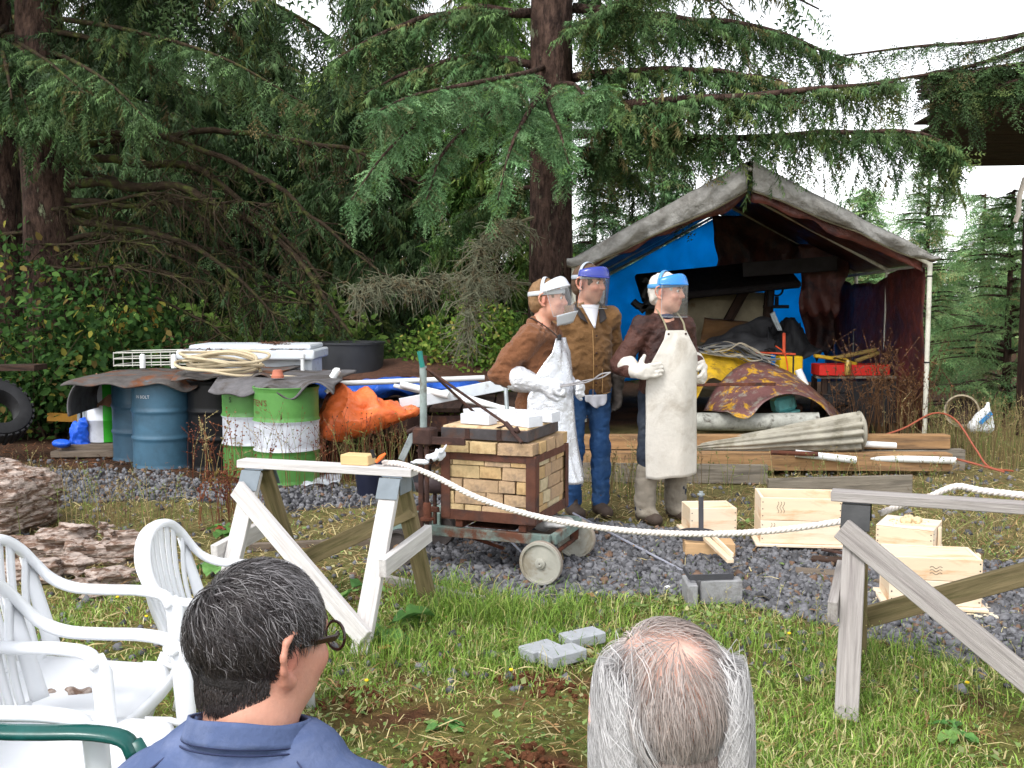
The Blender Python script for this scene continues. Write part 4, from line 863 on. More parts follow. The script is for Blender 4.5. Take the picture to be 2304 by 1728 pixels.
# bucket and sack right of the post
p = W(2165, 925, 10.6); rot = Vector((0, 0, 1)).rotation_difference(Vector((-.45, -.85, .12))).to_matrix(); t = thing('tipped_bucket', 'tipped bucket with a dark open mouth right of the shelter post', 'bucket', p-V3(0, 0, .17))
MB().lathe([(.13, -.3), (.135, -.3), (.165, .06), (.175, .065), (.175, .08), (.158, .08), (.12, -.29), (.01, -.29)], p, 24, rot, cap=False).build('body', M('bucket_grime', lin(150, 138, 116), var=.35, col2=lin(70, 60, 50), bump=.2), t, smooth=True)
MB().lathe([(.02, -.1), (.14, -.1)], p, 20, rot, cap=False).build('inner_disc', M('bucket_inner_dark', lin(52, 34, 28), var=.4, bump=.5), t)  # plain dark brown disc set a little inside the mouth
t = thing('paper_sack', 'white paper sack with blue print beside the tipped bucket', 'sack', W(2212, 968, 10.4)); p = W(2212, 935, 10.4)
sdf = [rc(p+V3(.05, 0, .12), p+V3(.06, 0, -.12), .02, .06, .03), rc(p+V3(.05, 0, .12), p+V3(-.09, 0, -.1), .02, .06, .03), rc(p+V3(-.09, 0, -.12), p+V3(.06, 0, -.13), .05, .05, .03)]; sdfobj('sack', sdf, .012, M('white_paper', lin(222, 224, 226), var=.1, bump=.3, bscale=20), t, disp=lambda P: .008*sn(P, 26))
for k in range(1):
    MB().box(p+V3(.0, -.062, -.02), (.16, .008, .042), Matrix.Rotation(-.75, 3, 'Y'), ch=.002).build('print', M('blue_print', lin(50, 130, 190), var=.1, bump=0), t)
# ---------------------------------------------------------------- drums and the heap behind them
def steel(name, c, **k): return M(name, c, rough=.45, var=.16, vscale=5, col2=tuple(q*.72 for q in c), c2scale=4, c2lo=.52, c2hi=.7, col3=lin(110, 70, 50), c3scale=11, c3lo=.68, c3hi=.74, bump=.08, spec=.45, **k)
def drum(x, y, r, H, bands, label, group='oil drums in a row', lid=True):
    """bands: [(z0,z1,material)]"""
    t = thing('oil_drum', label, 'drum', (x, y, 0), group)
    def prof(z0, z1):
        zs = sorted(set([z0, z1]+[q for q in [k*H/60 for k in range(61)] if z0 < q < z1])); out = []
        for z in zs:
            rr = r
            for zz in (H*.345, H*.655):
                d = abs(z-zz)/.016; rr += .013*math.exp(-d*d)
            if z < .02 or z > H-.02: rr += .006
            out.append((rr, z))
        return out
    for i, (z0, z1, m) in enumerate(bands): MB().lathe(prof(z0, z1), (x, y, 0), 40, cap=False).build('shell', m, t, smooth='all')
    for z in (0.006, H): MB().lathe([(r+.008, z-.008), (r+.011, z), (r+.008, z+.006), (r-.006, z+.004), (r-.01, z-.012), (.01, z-.012)], (x, y, 0), 40, cap=False).build('rim', bands[-1][2], t, smooth=True)
    return t
blue_d, blue_e, black_d = steel('drum_blue', lin(58, 92, 114)), steel('drum_blue_pale', lin(62, 98, 120)), M('drum_black', (.005, .005, .006), rough=.42, var=.2, bump=.05, spec=.25)
green_d, white_d = steel('drum_green', lin(84, 138, 66)), steel('drum_white', lin(200, 204, 212)); lime_d = steel('drum_lime', lin(56, 176, 44))
H = .85
drum(-3.80, 10.25, .285, H, [(0, H, blue_d)], 'slate blue oil drum at the left end, half behind its twin')
d2 = drum(-3.42, 9.78, .285, H, [(0, H, blue_e)], 'slate blue oil drum with small white lettering near the top')
drum(-2.86, 9.74, .285, H, [(0, H, black_d)], 'black oil drum between the blue and the green drums')
g1 = drum(-2.42, 9.36, .285, H, [(0, H*.345, green_d), (H*.345, H*.655, white_d), (H*.655, H, green_d)], 'green and white oil drum next to the black drum')
g2 = drum(-2.02, 8.95, .285, H, [(0, H*.345, green_d), (H*.345, H*.655, white_d), (H*.655, H, green_d)], 'nearest green and white oil drum with dark red lettering')
def text(txt, size, loc, mat, parent, rot, name='lettering', bendr=None, ctr=None):
    cu = bpy.data.curves.new('txt', 'FONT'); cu.body = txt; cu.size = size; cu.align_x = 'CENTER'; cu.align_y = 'CENTER'; cu.resolution_u = 2
    o = bpy.data.objects.new('txt', cu); C.objects.link(o); bpy.context.view_layer.update()
    me = bpy.data.meshes.new_from_object(o.evaluated_get(bpy.context.evaluated_depsgraph_get())); bpy.data.objects.remove(o)
    m4 = rot.to_4x4(); m4.translation = loc
    for v in me.vertices:
        p = m4 @ v.co
        if bendr:
            a = math.atan2(-1, 0)+(p.x-ctr[0])/bendr if False else None
            dx = p.x-ctr[0]; th = dx/bendr; p = Vector((ctr[0]+bendr*math.sin(th+ctr[2]), ctr[1]-bendr*math.cos(th+ctr[2]), p.z))
        v.co = p-ORG[parent]
    me.materials.clear(); me.materials.append(mat); return put(name, me, mat, parent)
UPR = Matrix.Rotation(R(90), 3, 'X')
text('IN BOLT', .042, V3(-3.42, 0, .70), M('white_ink', lin(220, 222, 224), var=.1, bump=0), d2, UPR, bendr=.2885, ctr=(-3.42, 9.78, -.35))
redink = M('dark_red_ink', lin(110, 44, 40), var=.2, bump=0)
text('TTEN\'S', .075, V3(-2.02, 0, .72), redink, g2, UPR, bendr=.2885, ctr=(-2.02, 8.95, -.80)); text('S', .07, V3(-2.42, 0, .71), M('dark_ink', (.02, .02, .02), var=0, bump=0), g1, UPR, bendr=.2885, ctr=(-2.42, 9.36, -.55))
text('FRESH', .03, V3(-2.02, 0, .635), redink, g2, UPR, bendr=.2885, ctr=(-2.02, 8.95, -.85))
# small green and white drum on boards
t = thing('small_drum', 'small white and lime green drum on boards left of the blue drums', 'drum', (-4.25, 10.6, .1)); x, y = W(236, 900, 10.6).xy
MB().lathe([(.2, .14), (.2, .36), (.21, .37), (.2, .38), (.2, .62), (.205, .63), (.2, .64), (.2, .75), (.18, .76), (.01, .76)], (x, y, 0), 36, arc=(R(-265), R(-75)), cap=False).build('shell', white_d, t, smooth='all')
MB().lathe([(.2, .14), (.2, .36), (.21, .37), (.2, .38), (.2, .62), (.205, .63), (.2, .64), (.2, .75), (.18, .76), (.01, .76)], (x, y, 0), 20, arc=(R(-75), R(95)), cap=False).build('shell', lime_d, t, smooth='all')
boards = M('old_board', lin(112, 100, 88), rough=.9, var=.3, stretch=(1, 8, 8), bump=.4)
tag(plank('board', (x-.35, y-.2, .105), (x+.45, y-.1, .105), .25, .05, boards), 'weathered board directly under the small white and green drum', 'board'); tag(plank('board', (x-.4, y-.3, .05), (x+.5, y-.25, .05), .3, .06, boards), 'lower weathered board lying on the needle litter', 'board')
m = MB(); m.tube([(x-.24, y-.1, .1), (x-.24, y-.1, .74)], .016, 8); m.tube([(x-.16, y-.16, .1), (x-.16, y-.16, .72), (x-.1, y-.1, .78)], .016, 8); tag(m.build('pipe_stand', galv_m, None, smooth=True), 'grey pipe uprights beside the small drum', 'pipes')
p = W(178, 985, 10.4); prim = [el(p+V3(0, 0, .02), (.1, .08, .17)), el(p+V3(.06, 0, .16), (.06, .05, .06)), el(p+V3(-.06, 0, -.1), (.1, .08, .07)), el(p+V3(.05, 0, -.1), (.08, .08, .08))]
bb = M('blue_plastic', lin(36, 96, 220), rough=.35, var=.2, bump=.6, bscale=18, bdist=.03)
tag(sdfobj('blue_bag', prim, .012, bb, disp=lambda P: .03*np.abs(sn(P, 24))-.01+.012*np.abs(sn(P, 60))), 'crumpled blue plastic bag on the boards by the small drum', 'bag')
p = W(142, 1002, 10.2); tag(sdfobj('blue_bag', [el(p+V3(0, 0, .02), (.09, .07, .04))], .01, bb, disp=lambda P: .012*sn(P, 22)), 'small scrap of blue plastic on the ground at left', 'plastic scrap')
tag(plank('yellow_beam', W(110, 938, 11.5), W(178, 940, 11.5), .1, .09, M('yellow_beam', lin(176, 128, 50), var=.3, bump=.2)), 'yellow painted beam end behind the small drum', 'beam')
tyre('large_tyre', 'big black tyre leaning at the far left edge', W(-12, 925, 10.0), .34, .24, (.6, -.5, .6), False)
tag(plank('dark_plank', W(-60, 828, 10.8), W(92, 826, 10.8), .3, .06, dkwood), 'dark plank jutting in at the left edge', 'plank')
# roofing felt over the drums
felt = M('roofing_felt', lin(92, 88, 86), rough=.95, var=.3, vscale=8, col2=lin(112, 74, 54), c2scale=3, c2lo=.5, c2hi=.6, bump=.5, bscale=120, spec=.1)
felt2 = M('roofing_felt_clean', lin(104, 102, 104), rough=.95, var=.25, vscale=9, col2=lin(80, 74, 70), c2scale=3, bump=.5, bscale=130, spec=.1)
def feltsheet(label, x0, x1, y0, y1, z, seed, mat, skew=0, droop=.1):
    def fn(u, v):
        x = x0+(x1-x0)*u; y = y0+(y1-y0)*v+skew*(u-.5); e = max(0, (.28-v)/.28); zz = z+.012*sn1(u*4, v*3, seed, 2)-droop*e*e*(1+.8*sn1(u*5, 0, seed, 2))
        zz -= .3*max(0, .06-u)/.06*(seed == 1)
        return V3(x+.03*sn1(v*4, u, seed, 2), y+.035*sn1(u*7, v, seed, 2.2), zz)
    return tag(MB().grid(fn, 50, 24).build('felt_sheet', mat, None, smooth='all', solid=.012), label, 'felt sheet')
feltsheet('litter-strewn roofing felt over the two blue drums', -4.15, -2.95, 9.35, 10.7, .885, 2, felt, .25, .06)
feltsheet('grey roofing felt over the green drums with a wavy edge', -2.75, -1.55, 8.75, 10.4, .905, 3, felt2, -.5, .09)
feltsheet('brown littered roofing felt over the black drum', -3.2, -2.2, 9.3, 10.6, .925, 4, felt, -.1, .05)
def curlfn(u, v):
    a = v*1.9; return V3(-4.05+.05*sn1(u, v, 0, 2)-.26*math.sin(a), 9.55+.9*u, .88-.28*(1-math.cos(a)))
tag(MB().grid(curlfn, 12, 18).build('felt_curl', felt2, None, smooth='all', solid=.012), 'curled grey felt flap hanging left of the blue drums', 'felt sheet')
sheet('brown_paper', 'crumpled brown paper over the small drum top', 'paper', [(x-.05, y-.25, .5), (x+.3, y-.25, .55), (x+.32, y+.15, .84), (x-.12, y+.1, .8)], M('brown_paper', lin(150, 112, 86), var=.25, bump=.6, bscale=20), .03, 5, 3)
# coiled hose on top
hp = W(500, 845, 9.5); t = thing('coiled_hose', 'coil of pale beige hose on top of the drums', 'hose', (hp.x, hp.y, .93)); random.seed(12)
hose_m = M('beige_hose', lin(196, 180, 150), rough=.6, var=.15, vscale=10, bump=.05)
for i in range(8):
    pts = []; rx = random.uniform(.33, .42); ry = random.uniform(.2, .3); dx, dy = random.gauss(0, .03), random.gauss(0, .03); zz = .965+.016*i
    for k in range(40): a = 6.283*k/40; pts.append(V3(hp.x+dx+rx*math.cos(a), hp.y+dy+ry*math.sin(a), zz+.022*math.sin(a*2+i)+.06*(.5+.5*math.sin(a))*(.4+.1*i)-.04*max(0, math.cos(a))))
    m = MB(); m.tube(pts+[pts[0], pts[1]], .0135, 7, cap=False); m.build('loop', hose_m, t, smooth=True)
m = MB(); m.tube(bez([hp+V3(.3, -.1, .0), hp+V3(.55, -.1, -.0), hp+V3(.75, 0, -.02)], 12), .0135, 7); m.build('tail', hose_m, t, smooth=True)
# white chest
p0, p1 = W(412, 855, 10.5), W(712, 855, 10.4); cx = (p0.x+p1.x)/2; w = p1.x-p0.x; t = thing('white_chest', 'white plastic chest with a stepped lid and needle litter behind the drums', 'chest', (cx, 10.7, .78))
chest_m = M('white_plastic_grimy', lin(214, 220, 226), rough=.4, var=.08, col2=lin(150, 148, 142), c2scale=5, c2lo=.62, c2hi=.75, bump=.05)
MB().box((cx+.1, 10.75, .90), (w-.32, .62, .26), ch=.03).build('body', chest_m, t, smooth=True)
def lidf(u, v):
    a = (u-.5)*w; b = (v-.5)*.8; e = max(abs(u-.5), abs(v-.5))*2; return V3(cx+a, 10.7+b, 1.155-.02*(e > .9)-.0*e)
MB().box((cx, 10.7, 1.06), (w, .82, .1), ch=.015).build('lid', chest_m, t, smooth=True); MB().box((cx+.03, 10.72, 1.135), (w-.16, .7, .05), ch=.02).build('lid_step', chest_m, t, smooth=True)
N = 1100; q = RNG.random((N, 2)); lx = cx-w*.46+w*.9*q[:, 0]; ly = 10.3+.7*q[:, 1]; kp = (sn(np.stack([lx, ly, 0*lx], 1), 4, 6, 2) > .35) | ((ly < 10.36) & (sn(np.stack([lx, 0*lx, 0*lx], 1), 5, 6, 3) > -.1)); lx, ly = lx[kp], ly[kp]; N = len(lx)
dn = RNG.normal(size=(N, 3)); dn[:, 2] *= .15; m_ = frames(dn, np.array([[0, 0, 1.0]])+RNG.normal(0, .3, (N, 3)))*np.array([.07, .005, .005])
v, f = scatter(np.array([[-.5, -1, 0], [.5, -1, 0], [.5, 1, 0], [-.5, 1, 0.]]), np.array([[0, 1, 2], [0, 2, 3]]), m_, np.stack([lx, ly, np.where(ly < 10.37, 1.118, 1.168)], 1))
npobj('needle_litter', v, f, M('needle_litter', lin(96, 64, 46), var=.3, bump=0), t)['kind'] = 'stuff'
MB().lathe([(.02, 0), (.02, .13), (.03, .135), (.03, .17), (.01, .18)], (p1.x-.1, 10.2, .9), 12).build('outlet_pipe', pvc_m, t, smooth=True)
# dark tub
p = W(792, 820, 12.0); t = thing('black_tub', 'round black plastic tub behind the orange tarpaulin', 'tub', (p.x, p.y, .7))
MB().lathe([(.36, .7), (.385, 1.1), (.4, 1.105), (.4, 1.13), (.375, 1.13), (.35, .8), (.01, .8)], (p.x, p.y, 0), 40, cap=False).build('shell', M('black_plastic', (.035, .037, .042), rough=.5, var=.15, bump=.05), t, smooth=True)
# wire rack
rp = W(370, 800, 10.6); t = thing('wire_rack', 'pale wire rack lying left of the white chest', 'rack', (rp.x, rp.y, .9)); m = MB()
for zz in (.95, 1.02, 1.08): m.tube([V3(rp.x-.45, rp.y-.15, zz), V3(rp.x-.42, rp.y-.3, zz), V3(rp.x+.55, rp.y-.3, zz+.02), V3(rp.x+.55, rp.y+.2, zz+.02), V3(rp.x-.42, rp.y+.2, zz), V3(rp.x-.45, rp.y-.15, zz)], .006, 5)
for k in range(11): m.tube([V3(rp.x-.42+.097*k, rp.y-.3, .94), V3(rp.x-.42+.097*k, rp.y-.3, 1.09)], .004, 4)
m.build('wires', M('pale_wire', lin(200, 200, 190), var=.1, bump=0), t)
for dx in (-.1, .22): MB().lathe([(.03, .93), (.03, 1.05), (.022, 1.07), (.01, 1.075)], (rp.x+dx, rp.y-.36, 0), 10).build('clip', pvc_m, t, smooth=True)
p = W(625, 862, 9.1); t = thing('clay_pot', 'small terracotta pot upside down on the felt', 'pot', (p.x, p.y, .915)); MB().lathe([(.058, .915), (.058, .935), (.052, .94), (.042, .985), (.03, .99), (.01, .99)], (p.x, p.y, 0), 18, cap=False).build('pot', M('terracotta', lin(176, 106, 84), var=.15, bump=.05), t, smooth=True)
tag(plank('white_block', W(528, 860, 9.25), W(562, 858, 9.25), .06, .06, pvc_m), 'small white block beside the hose coil', 'block')
m = MB(); p = W(745, 868, 9.2); m.tube(bez([p+V3(-.05, 0, -.06), p, W(752, 835, 9.2), W(764, 833, 9.2)], 10), [.02]*11, 8); m.tube([W(748, 850, 9.2), W(760, 832, 9.2)], .035, 10); tag(m.build('pvc_elbow', pvc_m, None, smooth=True), 'grimy white pipe elbow sticking up by the orange tarpaulin', 'pipe')
# flatbed with steel beams
deck_z = .46; t = thing('flatbed_trailer', 'low rusty flatbed under pipes and tarpaulins behind the furnace', 'trailer', (-.7, 10.6, 0))
plank('side_beam', W(720, 958, 10.0), W(1190, 950, 10.2), .06, .16, rustd_m, t); plank('side_beam', (-2.0, 12.0, .42), (.3, 12.1, .42), .06, .16, rustd_m, t)
for k in range(7): plank('deck_board', (-2.0+.33*k, 10.1, deck_z+.05), (-2.0+.33*k, 12.0, deck_z+.05), .31, .04, dkwood, t)
for xx in (-1.7, -.6, .1): plank('upright', (xx, 10.05, 0), (xx, 10.05, .4), .08, .08, rustd_m, t, up=(0, 1, 0))
def tarp_obj(name, label, pts, mat, h, amp, sc, seed):
    prim = [el(p, r, k=.08) for p, r in pts]; return tag(sdfobj(name, prim, h, mat, disp=lambda P: amp*1.7*np.abs(sn(P, sc, 8, seed))-amp*.6+amp*.45*np.abs(sn(P, sc*2.2, 8, seed+3))+amp*.08*sn(P, sc*6, 8, seed+7)), label, 'tarpaulin')
ot = M('orange_tarp', lin(244, 122, 66), rough=.33, var=.18, vscale=4, col2=lin(206, 92, 50), c2scale=3, c2lo=.5, c2hi=.65, bump=.7, bscale=9, spec=.5, bdist=.03)
tarp_obj('orange_tarp', 'crumpled orange tarpaulin heaped at the end of the drums', [(W(765, 925, 9.5), (.2, .28, .26)), (W(790, 950, 9.45), (.3, .3, .17)), (W(745, 965, 9.4), (.12, .2, .1)), (W(850, 930, 9.6), (.26, .25, .12)), (W(905, 925, 9.7), (.16, .18, .05)), (W(815, 900, 9.55), (.16, .25, .12))], ot, .0105, .04, 7, 2)
tarp_obj('blue_tarp_heap', 'folded bright blue tarpaulin under the white pipes', [(W(800, 878, 10.9), (.45, .3, .09)), (W(900, 870, 11.0), (.45, .3, .1)), (W(1020, 870, 11.1), (.4, .3, .08)), (W(700, 880, 10.8), (.25, .25, .09))], M('blue_tarp_dark', lin(40, 92, 190), rough=.4, var=.25, bump=.6, bscale=12, bdist=.03), .02, .03, 8, 5)
sheet('litter_sheet', 'needle-covered sheet behind the blue tarpaulin', 'sheet', [W(690, 850, 11.4), W(1120, 860, 11.5), W(1100, 800, 13.2), W(720, 805, 13.0)], M('litter', lin(88, 60, 46), rough=.95, var=.45, vscale=20, bump=.8, bscale=60), .05, 3, 5, 30, 16, .02)
for p, q, r, lab in (((740, 864, 10.3), (1090, 850, 10.5), .028, 'long white pipe laid over the blue tarpaulin'), ((903, 865, 10.1), (1010, 890, 9.9), .035, 'thick short white pipe slanting down left of the lever'), ((888, 868, 10.2), (960, 884, 10.0), .022, 'thin grey pipe below the thick white pipe'), ((1020, 885, 10.0), (1165, 930, 9.6), .03, 'pale pipe slanting behind the leftmost man'), ((1040, 900, 9.9), (1170, 925, 9.6), .025, 'second pale pipe slanting behind the leftmost man')):
    m = MB(); m.tube([W(*p), W(*q)], r, 12); tag(m.build('pvc_pipe', pvc_m, None, smooth=True), lab, 'pipe')
tag(plank('white_board', W(900, 910, 9.9), W(1150, 862, 10.1), .03, .12, chest_m), 'long white board slanting up behind the lever rods', 'board')
m = MB(); m.tube([W(1134, 810, 8.6), W(1142, 940, 8.4)], .018, 10); tag(m.build('steel_stake', galv_m, None, smooth=True), 'thin galvanised stake left of the brown jacket', 'stake')
t = thing('black_bucket', 'dark navy plastic bucket on the ground behind the left sawhorse', 'bucket', G(832, 1120)); p = G(832, 1112)
MB().lathe([(.10, .0), (.125, .22), (.14, .225), (.14, .27), (.125, .27), (.1, .02), (.01, .02)], (p.x, p.y, 0), 28, cap=False).build('shell', M('navy_plastic', lin(30, 34, 52), rough=.45, var=.15, bump=.05), t, smooth=True)
tag(MB().box(W(820, 935, 9.9), (.4, .5, .03), Matrix.Rotation(-.15, 3, 'Y')).build('steel_plate', rustd_m), 'dark steel plate leaning by the orange tarpaulin', 'plate')
t = thing('angle_bracket', 'grey slanted angle iron with a round bar behind the furnace post', 'bracket', G(905, 1060)); plank('angle', W(903, 1035, 7.6), W(930, 975, 7.6), .05, .03, galv_m, t, up=(0, 1, 0)); m = MB(); m.tube([W(918, 972, 7.55), W(940, 962, 7.5)], .018, 10); m.build('bar', rustd_m, t, smooth=True)
# yellow tripod legs and brick pile in the dim background
t = thing('work_stand', 'work stand with yellow wooden legs among the brambles', 'stand', W(300, 800, 13.5)); ylw = M('yellow_leg', lin(190, 150, 60), var=.2, bump=.1)
for a, b in (((232, 770), (285, 690)), ((255, 770), (303, 692)), ((355, 760), (342, 690))): plank('leg', W(*a, 13.4), W(*b, 13.5), .05, .03, ylw, t, up=(0, 1, 0))
plank('head', W(283, 682, 13.5), W(350, 680, 13.5), .12, .05, M('dark_steel', (.03, .032, .04), var=.2), t)
t = thing('brick_pile', 'stack of old bricks in the shade behind the drums', 'bricks', W(405, 820, 12.6)); obk = M('old_brick', lin(140, 112, 84), rough=.9, var=.35, vscale=10, col2=lin(96, 84, 62), bump=.4)
bm_ = MB(); bm_.box((0, 0, 0), (.21, .1, .065), ch=.006); bme = bpy.data.meshes.new('brick'); bme.from_pydata(bm_.v, [], bm_.f); bme.materials.append(obk); b0 = W(375, 800, 12.6)
for r in range(17):
    for k in range(4 if r < 11 else 2):
        if random.random() < .12: continue
        o = put('brick', bme, obk, t); o.location = V3(b0.x+.22*k+(.1 if r % 2 else 0)+random.gauss(0, .008), 12.6+random.gauss(0, .02), .04+.069*r)-ORG[t]; o.rotation_euler = (0, 0, random.gauss(0, .06))
tag(plank('flat_board', G(560, 1065)+V3(0, 0, .02), G(770, 1062)+V3(0, 0, .02), .25, .02, boards), 'flat weathered board on the gravel in front of the drums', 'board')
m = sheet('clear_plastic', 'strip of clear grey plastic on the ground behind the left sawhorse', 'plastic', [G(630, 1092)+V3(0, 0, .01), G(760, 1092)+V3(0, 0, .01), G(770, 1078)+V3(0, 0, .04), G(625, 1080)+V3(0, 0, .03)], M('grey_plastic', lin(190, 196, 204), rough=.2, var=.1, spec=.6), .02, 6, 2)
# ---------------------------------------------------------------- brick furnace on a cart
FU, FV = V3(-.934, .358, 0), V3(.358, .934, 0); FO = V3(.13, 5.70, 0)       # near corner of the brick box
FR = Matrix((FU, FV, V3(0, 0, 1))).transposed()
def fu(a, b, z): return FO+FU*a+FV*b+V3(0, 0, z)
fur = thing('brick_furnace', 'wheeled firebrick furnace in a rusty angle iron frame', 'furnace', (fu(.28, .3, 0)))
FL, FD = .58, .60; Z0, Z1 = .32, .715
angle = M('angle_iron', lin(92, 58, 46), rough=.8, var=.3, vscale=10, col2=lin(70, 52, 48), c2scale=6, col3=lin(140, 132, 112), c3scale=5, c3lo=.68, c3hi=.74, bump=.25, spec=.25)
chas = M('chassis_paint', lin(110, 128, 122), rough=.75, var=.3, vscale=9, col2=lin(98, 62, 46), c2scale=6, c2lo=.46, c2hi=.6, col3=lin(150, 200, 216), c3scale=7, c3lo=.66, c3hi=.7, bump=.3)
def fbox(name, a, b, z, sa, sb, sz, mat, ch=.003, par=None): return MB().box(fu(a, b, z), (sa, sb, sz), FR, ch).build(name, mat, par or fur)
for (z, hh) in ((Z0+.027, .062), (Z1-.018, .045)):
    fbox('frame_rail', FL/2, -.004, z, FL+.02, .006, hh, angle); fbox('frame_rail', FL/2, FD+.004, z, FL+.02, .006, hh, angle)
    fbox('frame_rail', -.004, FD/2, z, .006, FD+.014, hh, angle); fbox('frame_rail', FL+.004, FD/2, z, .006, FD+.014, hh, angle)
zc = (Z0+Z1)/2; hz = Z1-Z0-.006
for a, sgn in ((0, 1), (FL, -1)):
    for b, sb in ((0, 1), (FD, -1)):
        fbox('corner_post', a+sgn*.022, b-sb*.008, zc, .058, .006, hz, angle); fbox('corner_post', a-sgn*.008, b+sb*.022, zc, .006, .058, hz-.002, angle)
fbox('floor_plate', FL/2, FD/2, Z0+.004, FL-.01, FD-.01, .008, angle)
# bricks
random.seed(9)
brick_mats = [M('firebrick_%d' % i, lin(*c), rough=.92, var=.22, vscale=14, col2=lin(*c2), c2scale=7, c2lo=.5, c2hi=.7, bump=.6, bscale=45, spec=.1) for i, (c, c2) in enumerate((((200, 174, 132), (164, 134, 98)), ((188, 158, 116), (150, 118, 84)), ((178, 150, 120), (126, 110, 96)), ((196, 180, 148), (158, 142, 118)), ((162, 144, 122), (112, 102, 92))))]
def brick_mesh(L, w, h, mat, seed):
    b = bmesh.new(); bmesh.ops.create_cube(b, size=1); bmesh.ops.bevel(b, geom=b.edges[:], offset=.012, segments=1, affect='EDGES')
    for v in b.verts: v.co = Vector((v.co.x*L, v.co.y*w, v.co.z*h)); v.co += .0034*Vector((sn1(v.co.x*30, v.co.y*30, v.co.z*30, 1, seed), sn1(v.co.x*28, v.co.y*33, v.co.z*30, 1, seed+5), sn1(v.co.x*31, v.co.y*27, v.co.z*37, 1, seed+9)))
    me = bpy.data.meshes.new('brick'); b.to_mesh(me); b.free(); me.materials.append(mat); return me
def course(along, length, fixed, z, h, axis, depth, startcut):
    pos = 0; first = True
    while pos < length-.012:
        L = (startcut if first else random.choice((.228, .2, .17, .14, .11))); first = False; L = min(L, length-pos)
        if length-pos-L < .05: L = length-pos
        me = brick_mesh(L-random.uniform(.006, .011), depth, h-random.uniform(.004, .010), random.choice(brick_mats[:3] if axis == 'a' else brick_mats[1:4]), random.randint(0, 30)); o = put('brick', me, None, fur)
        jit = random.uniform(-.006, .006)
        c_ = fu(along+pos+L/2, fixed+jit, z+h/2) if axis == 'a' else fu(fixed+jit, along+pos+L/2, z+h/2)
        m4 = (FR if axis == 'a' else FR @ Matrix.Rotation(R(90), 3, 'Z')).to_4x4(); m4.translation = c_-ORG[fur]; o.matrix_local = m4; pos += L
zz = Z0+.012
hs_ = [.078, .078, .078, .078, .068]
for r, h in enumerate(hs_):
    st_ = (.10, .19, .11, .2, .14)[r]
    course(.006, FL-.012, .03, zz, h, 'a', .055, st_); course(.006, FL-.012, FD-.03, zz, h, 'a', .055, st_)
    course(.06, FD-.12, .03, zz, h, 'b', .055, (.05, .1, .06, .13, .08)[r]); course(.06, FD-.12, FL-.03, zz, h, 'b', .055, st_*.5); zz += h
random.seed(14)
course(.0, FL+.005, .025, Z1+.002, .074, 'a', .1, .228); course(.0, FL+.005, FD-.03, Z1+.002, .074, 'a', .1, .15); course(.08, FD-.16, .045, Z1+.002, .074, 'b', .1, .12); course(.08, FD-.16, FL-.05, Z1+.002, .074, 'b', .1, .2)
fbox('lining', FL/2, FD/2, .52, FL-.13, FD-.13, .36, M('gap_shade_lining', (.02, .017, .015), var=.3))  # near-black core: its colour stands in for the shade in the brick gaps
# lid
LZ = Z1+.080; blk = M('lid_steel', lin(66, 62, 64), rough=.7, var=.3, vscale=8, col2=lin(84, 60, 50), c2scale=5, bump=.25)
lid = fbox('lid', .315, .275, LZ+.035, .55, .55, .066, blk, .004)
fbox('lid_filling', .315, .275, LZ+.071, .535, .535, .016, M('refractory', lin(214, 188, 150), rough=.95, var=.2, vscale=20, col2=lin(170, 130, 96), c2scale=9, bump=.6, bscale=60), .006, lid)
for a in (.22, .42): fbox('lid_strap', a, -.002, LZ+.035, .028, .006, .064, rustd_m, .001, lid)
fbox('lid_strap', .22, .05, LZ+.081, .026, .12, .005, rustd_m, .001, lid)
wb = M('insulating_brick', lin(214, 216, 222), rough=.95, var=.08, vscale=10, bump=.25, bscale=80)
for i, (a, b, ang, L) in enumerate(((.40, .13, .1, .19), (.33, .33, -.15, .2), (.20, .36, .05, .19), (.115, .14, .5, .2), (.07, .36, .1, .16), (.48, .33, .4, .17))):
    o = put('insulating_brick', brick_mesh(L, .11, .062, wb, i), wb, None); m4 = (FR @ Matrix.Rotation(ang, 3, 'Z')).to_4x4(); m4.translation = fu(a, b, LZ+.081+.034); o.matrix_world = m4; ORG[o] = fu(a, b, LZ)
    tag(o, ['white insulating brick at the front left of the furnace lid', 'white insulating brick in the middle of the lid', 'white insulating brick at the back of the lid', 'white insulating brick by the rod end, nearest the corner', 'white insulating brick at the lid corner nearest the silver apron', 'white insulating brick at the rear left of the lid'][i], 'brick', 'white bricks on the furnace lid')
# lid post with lever rods
px_, py_ = W(953, 970, 5.85).x, 5.85
m = MB(); m.tube([(px_, py_, .84), (px_, py_, 1.23)], .021, 14); m.build('lid_post', M('post_paint', lin(136, 148, 146), rough=.6, var=.25, vscale=10, col2=lin(104, 100, 92), c2scale=7, bump=.1), fur, smooth=True)
m = MB(); m.tube([(px_, py_, 1.21), (px_+.01, py_, 1.29)], .016, 10); m.build('post_tip', rust_m, fur, smooth=True)
m = MB(); m.tube([W(944, 790, 5.84), W(951, 826, 5.84)], .016, 10); m.build('handle_grip', M('green_grip', lin(36, 120, 110), rough=.4, var=.1, bump=0), fur, smooth=True)
m = MB(); m.box((px_+.01, py_-.01, .82), (.12, .11, .1), FR, .01); m.build('clamp_block', rustd_m, fur); plank('clamp_arm', (px_+.04, py_-.055, .80), (px_+.25, py_-.12, .80), .02, .045, rustd_m, fur); plank('clamp_arm', (px_+.04, py_-.03, .79), (px_+.24, py_-.09, .79), .02, .03, rustd_m, fur)
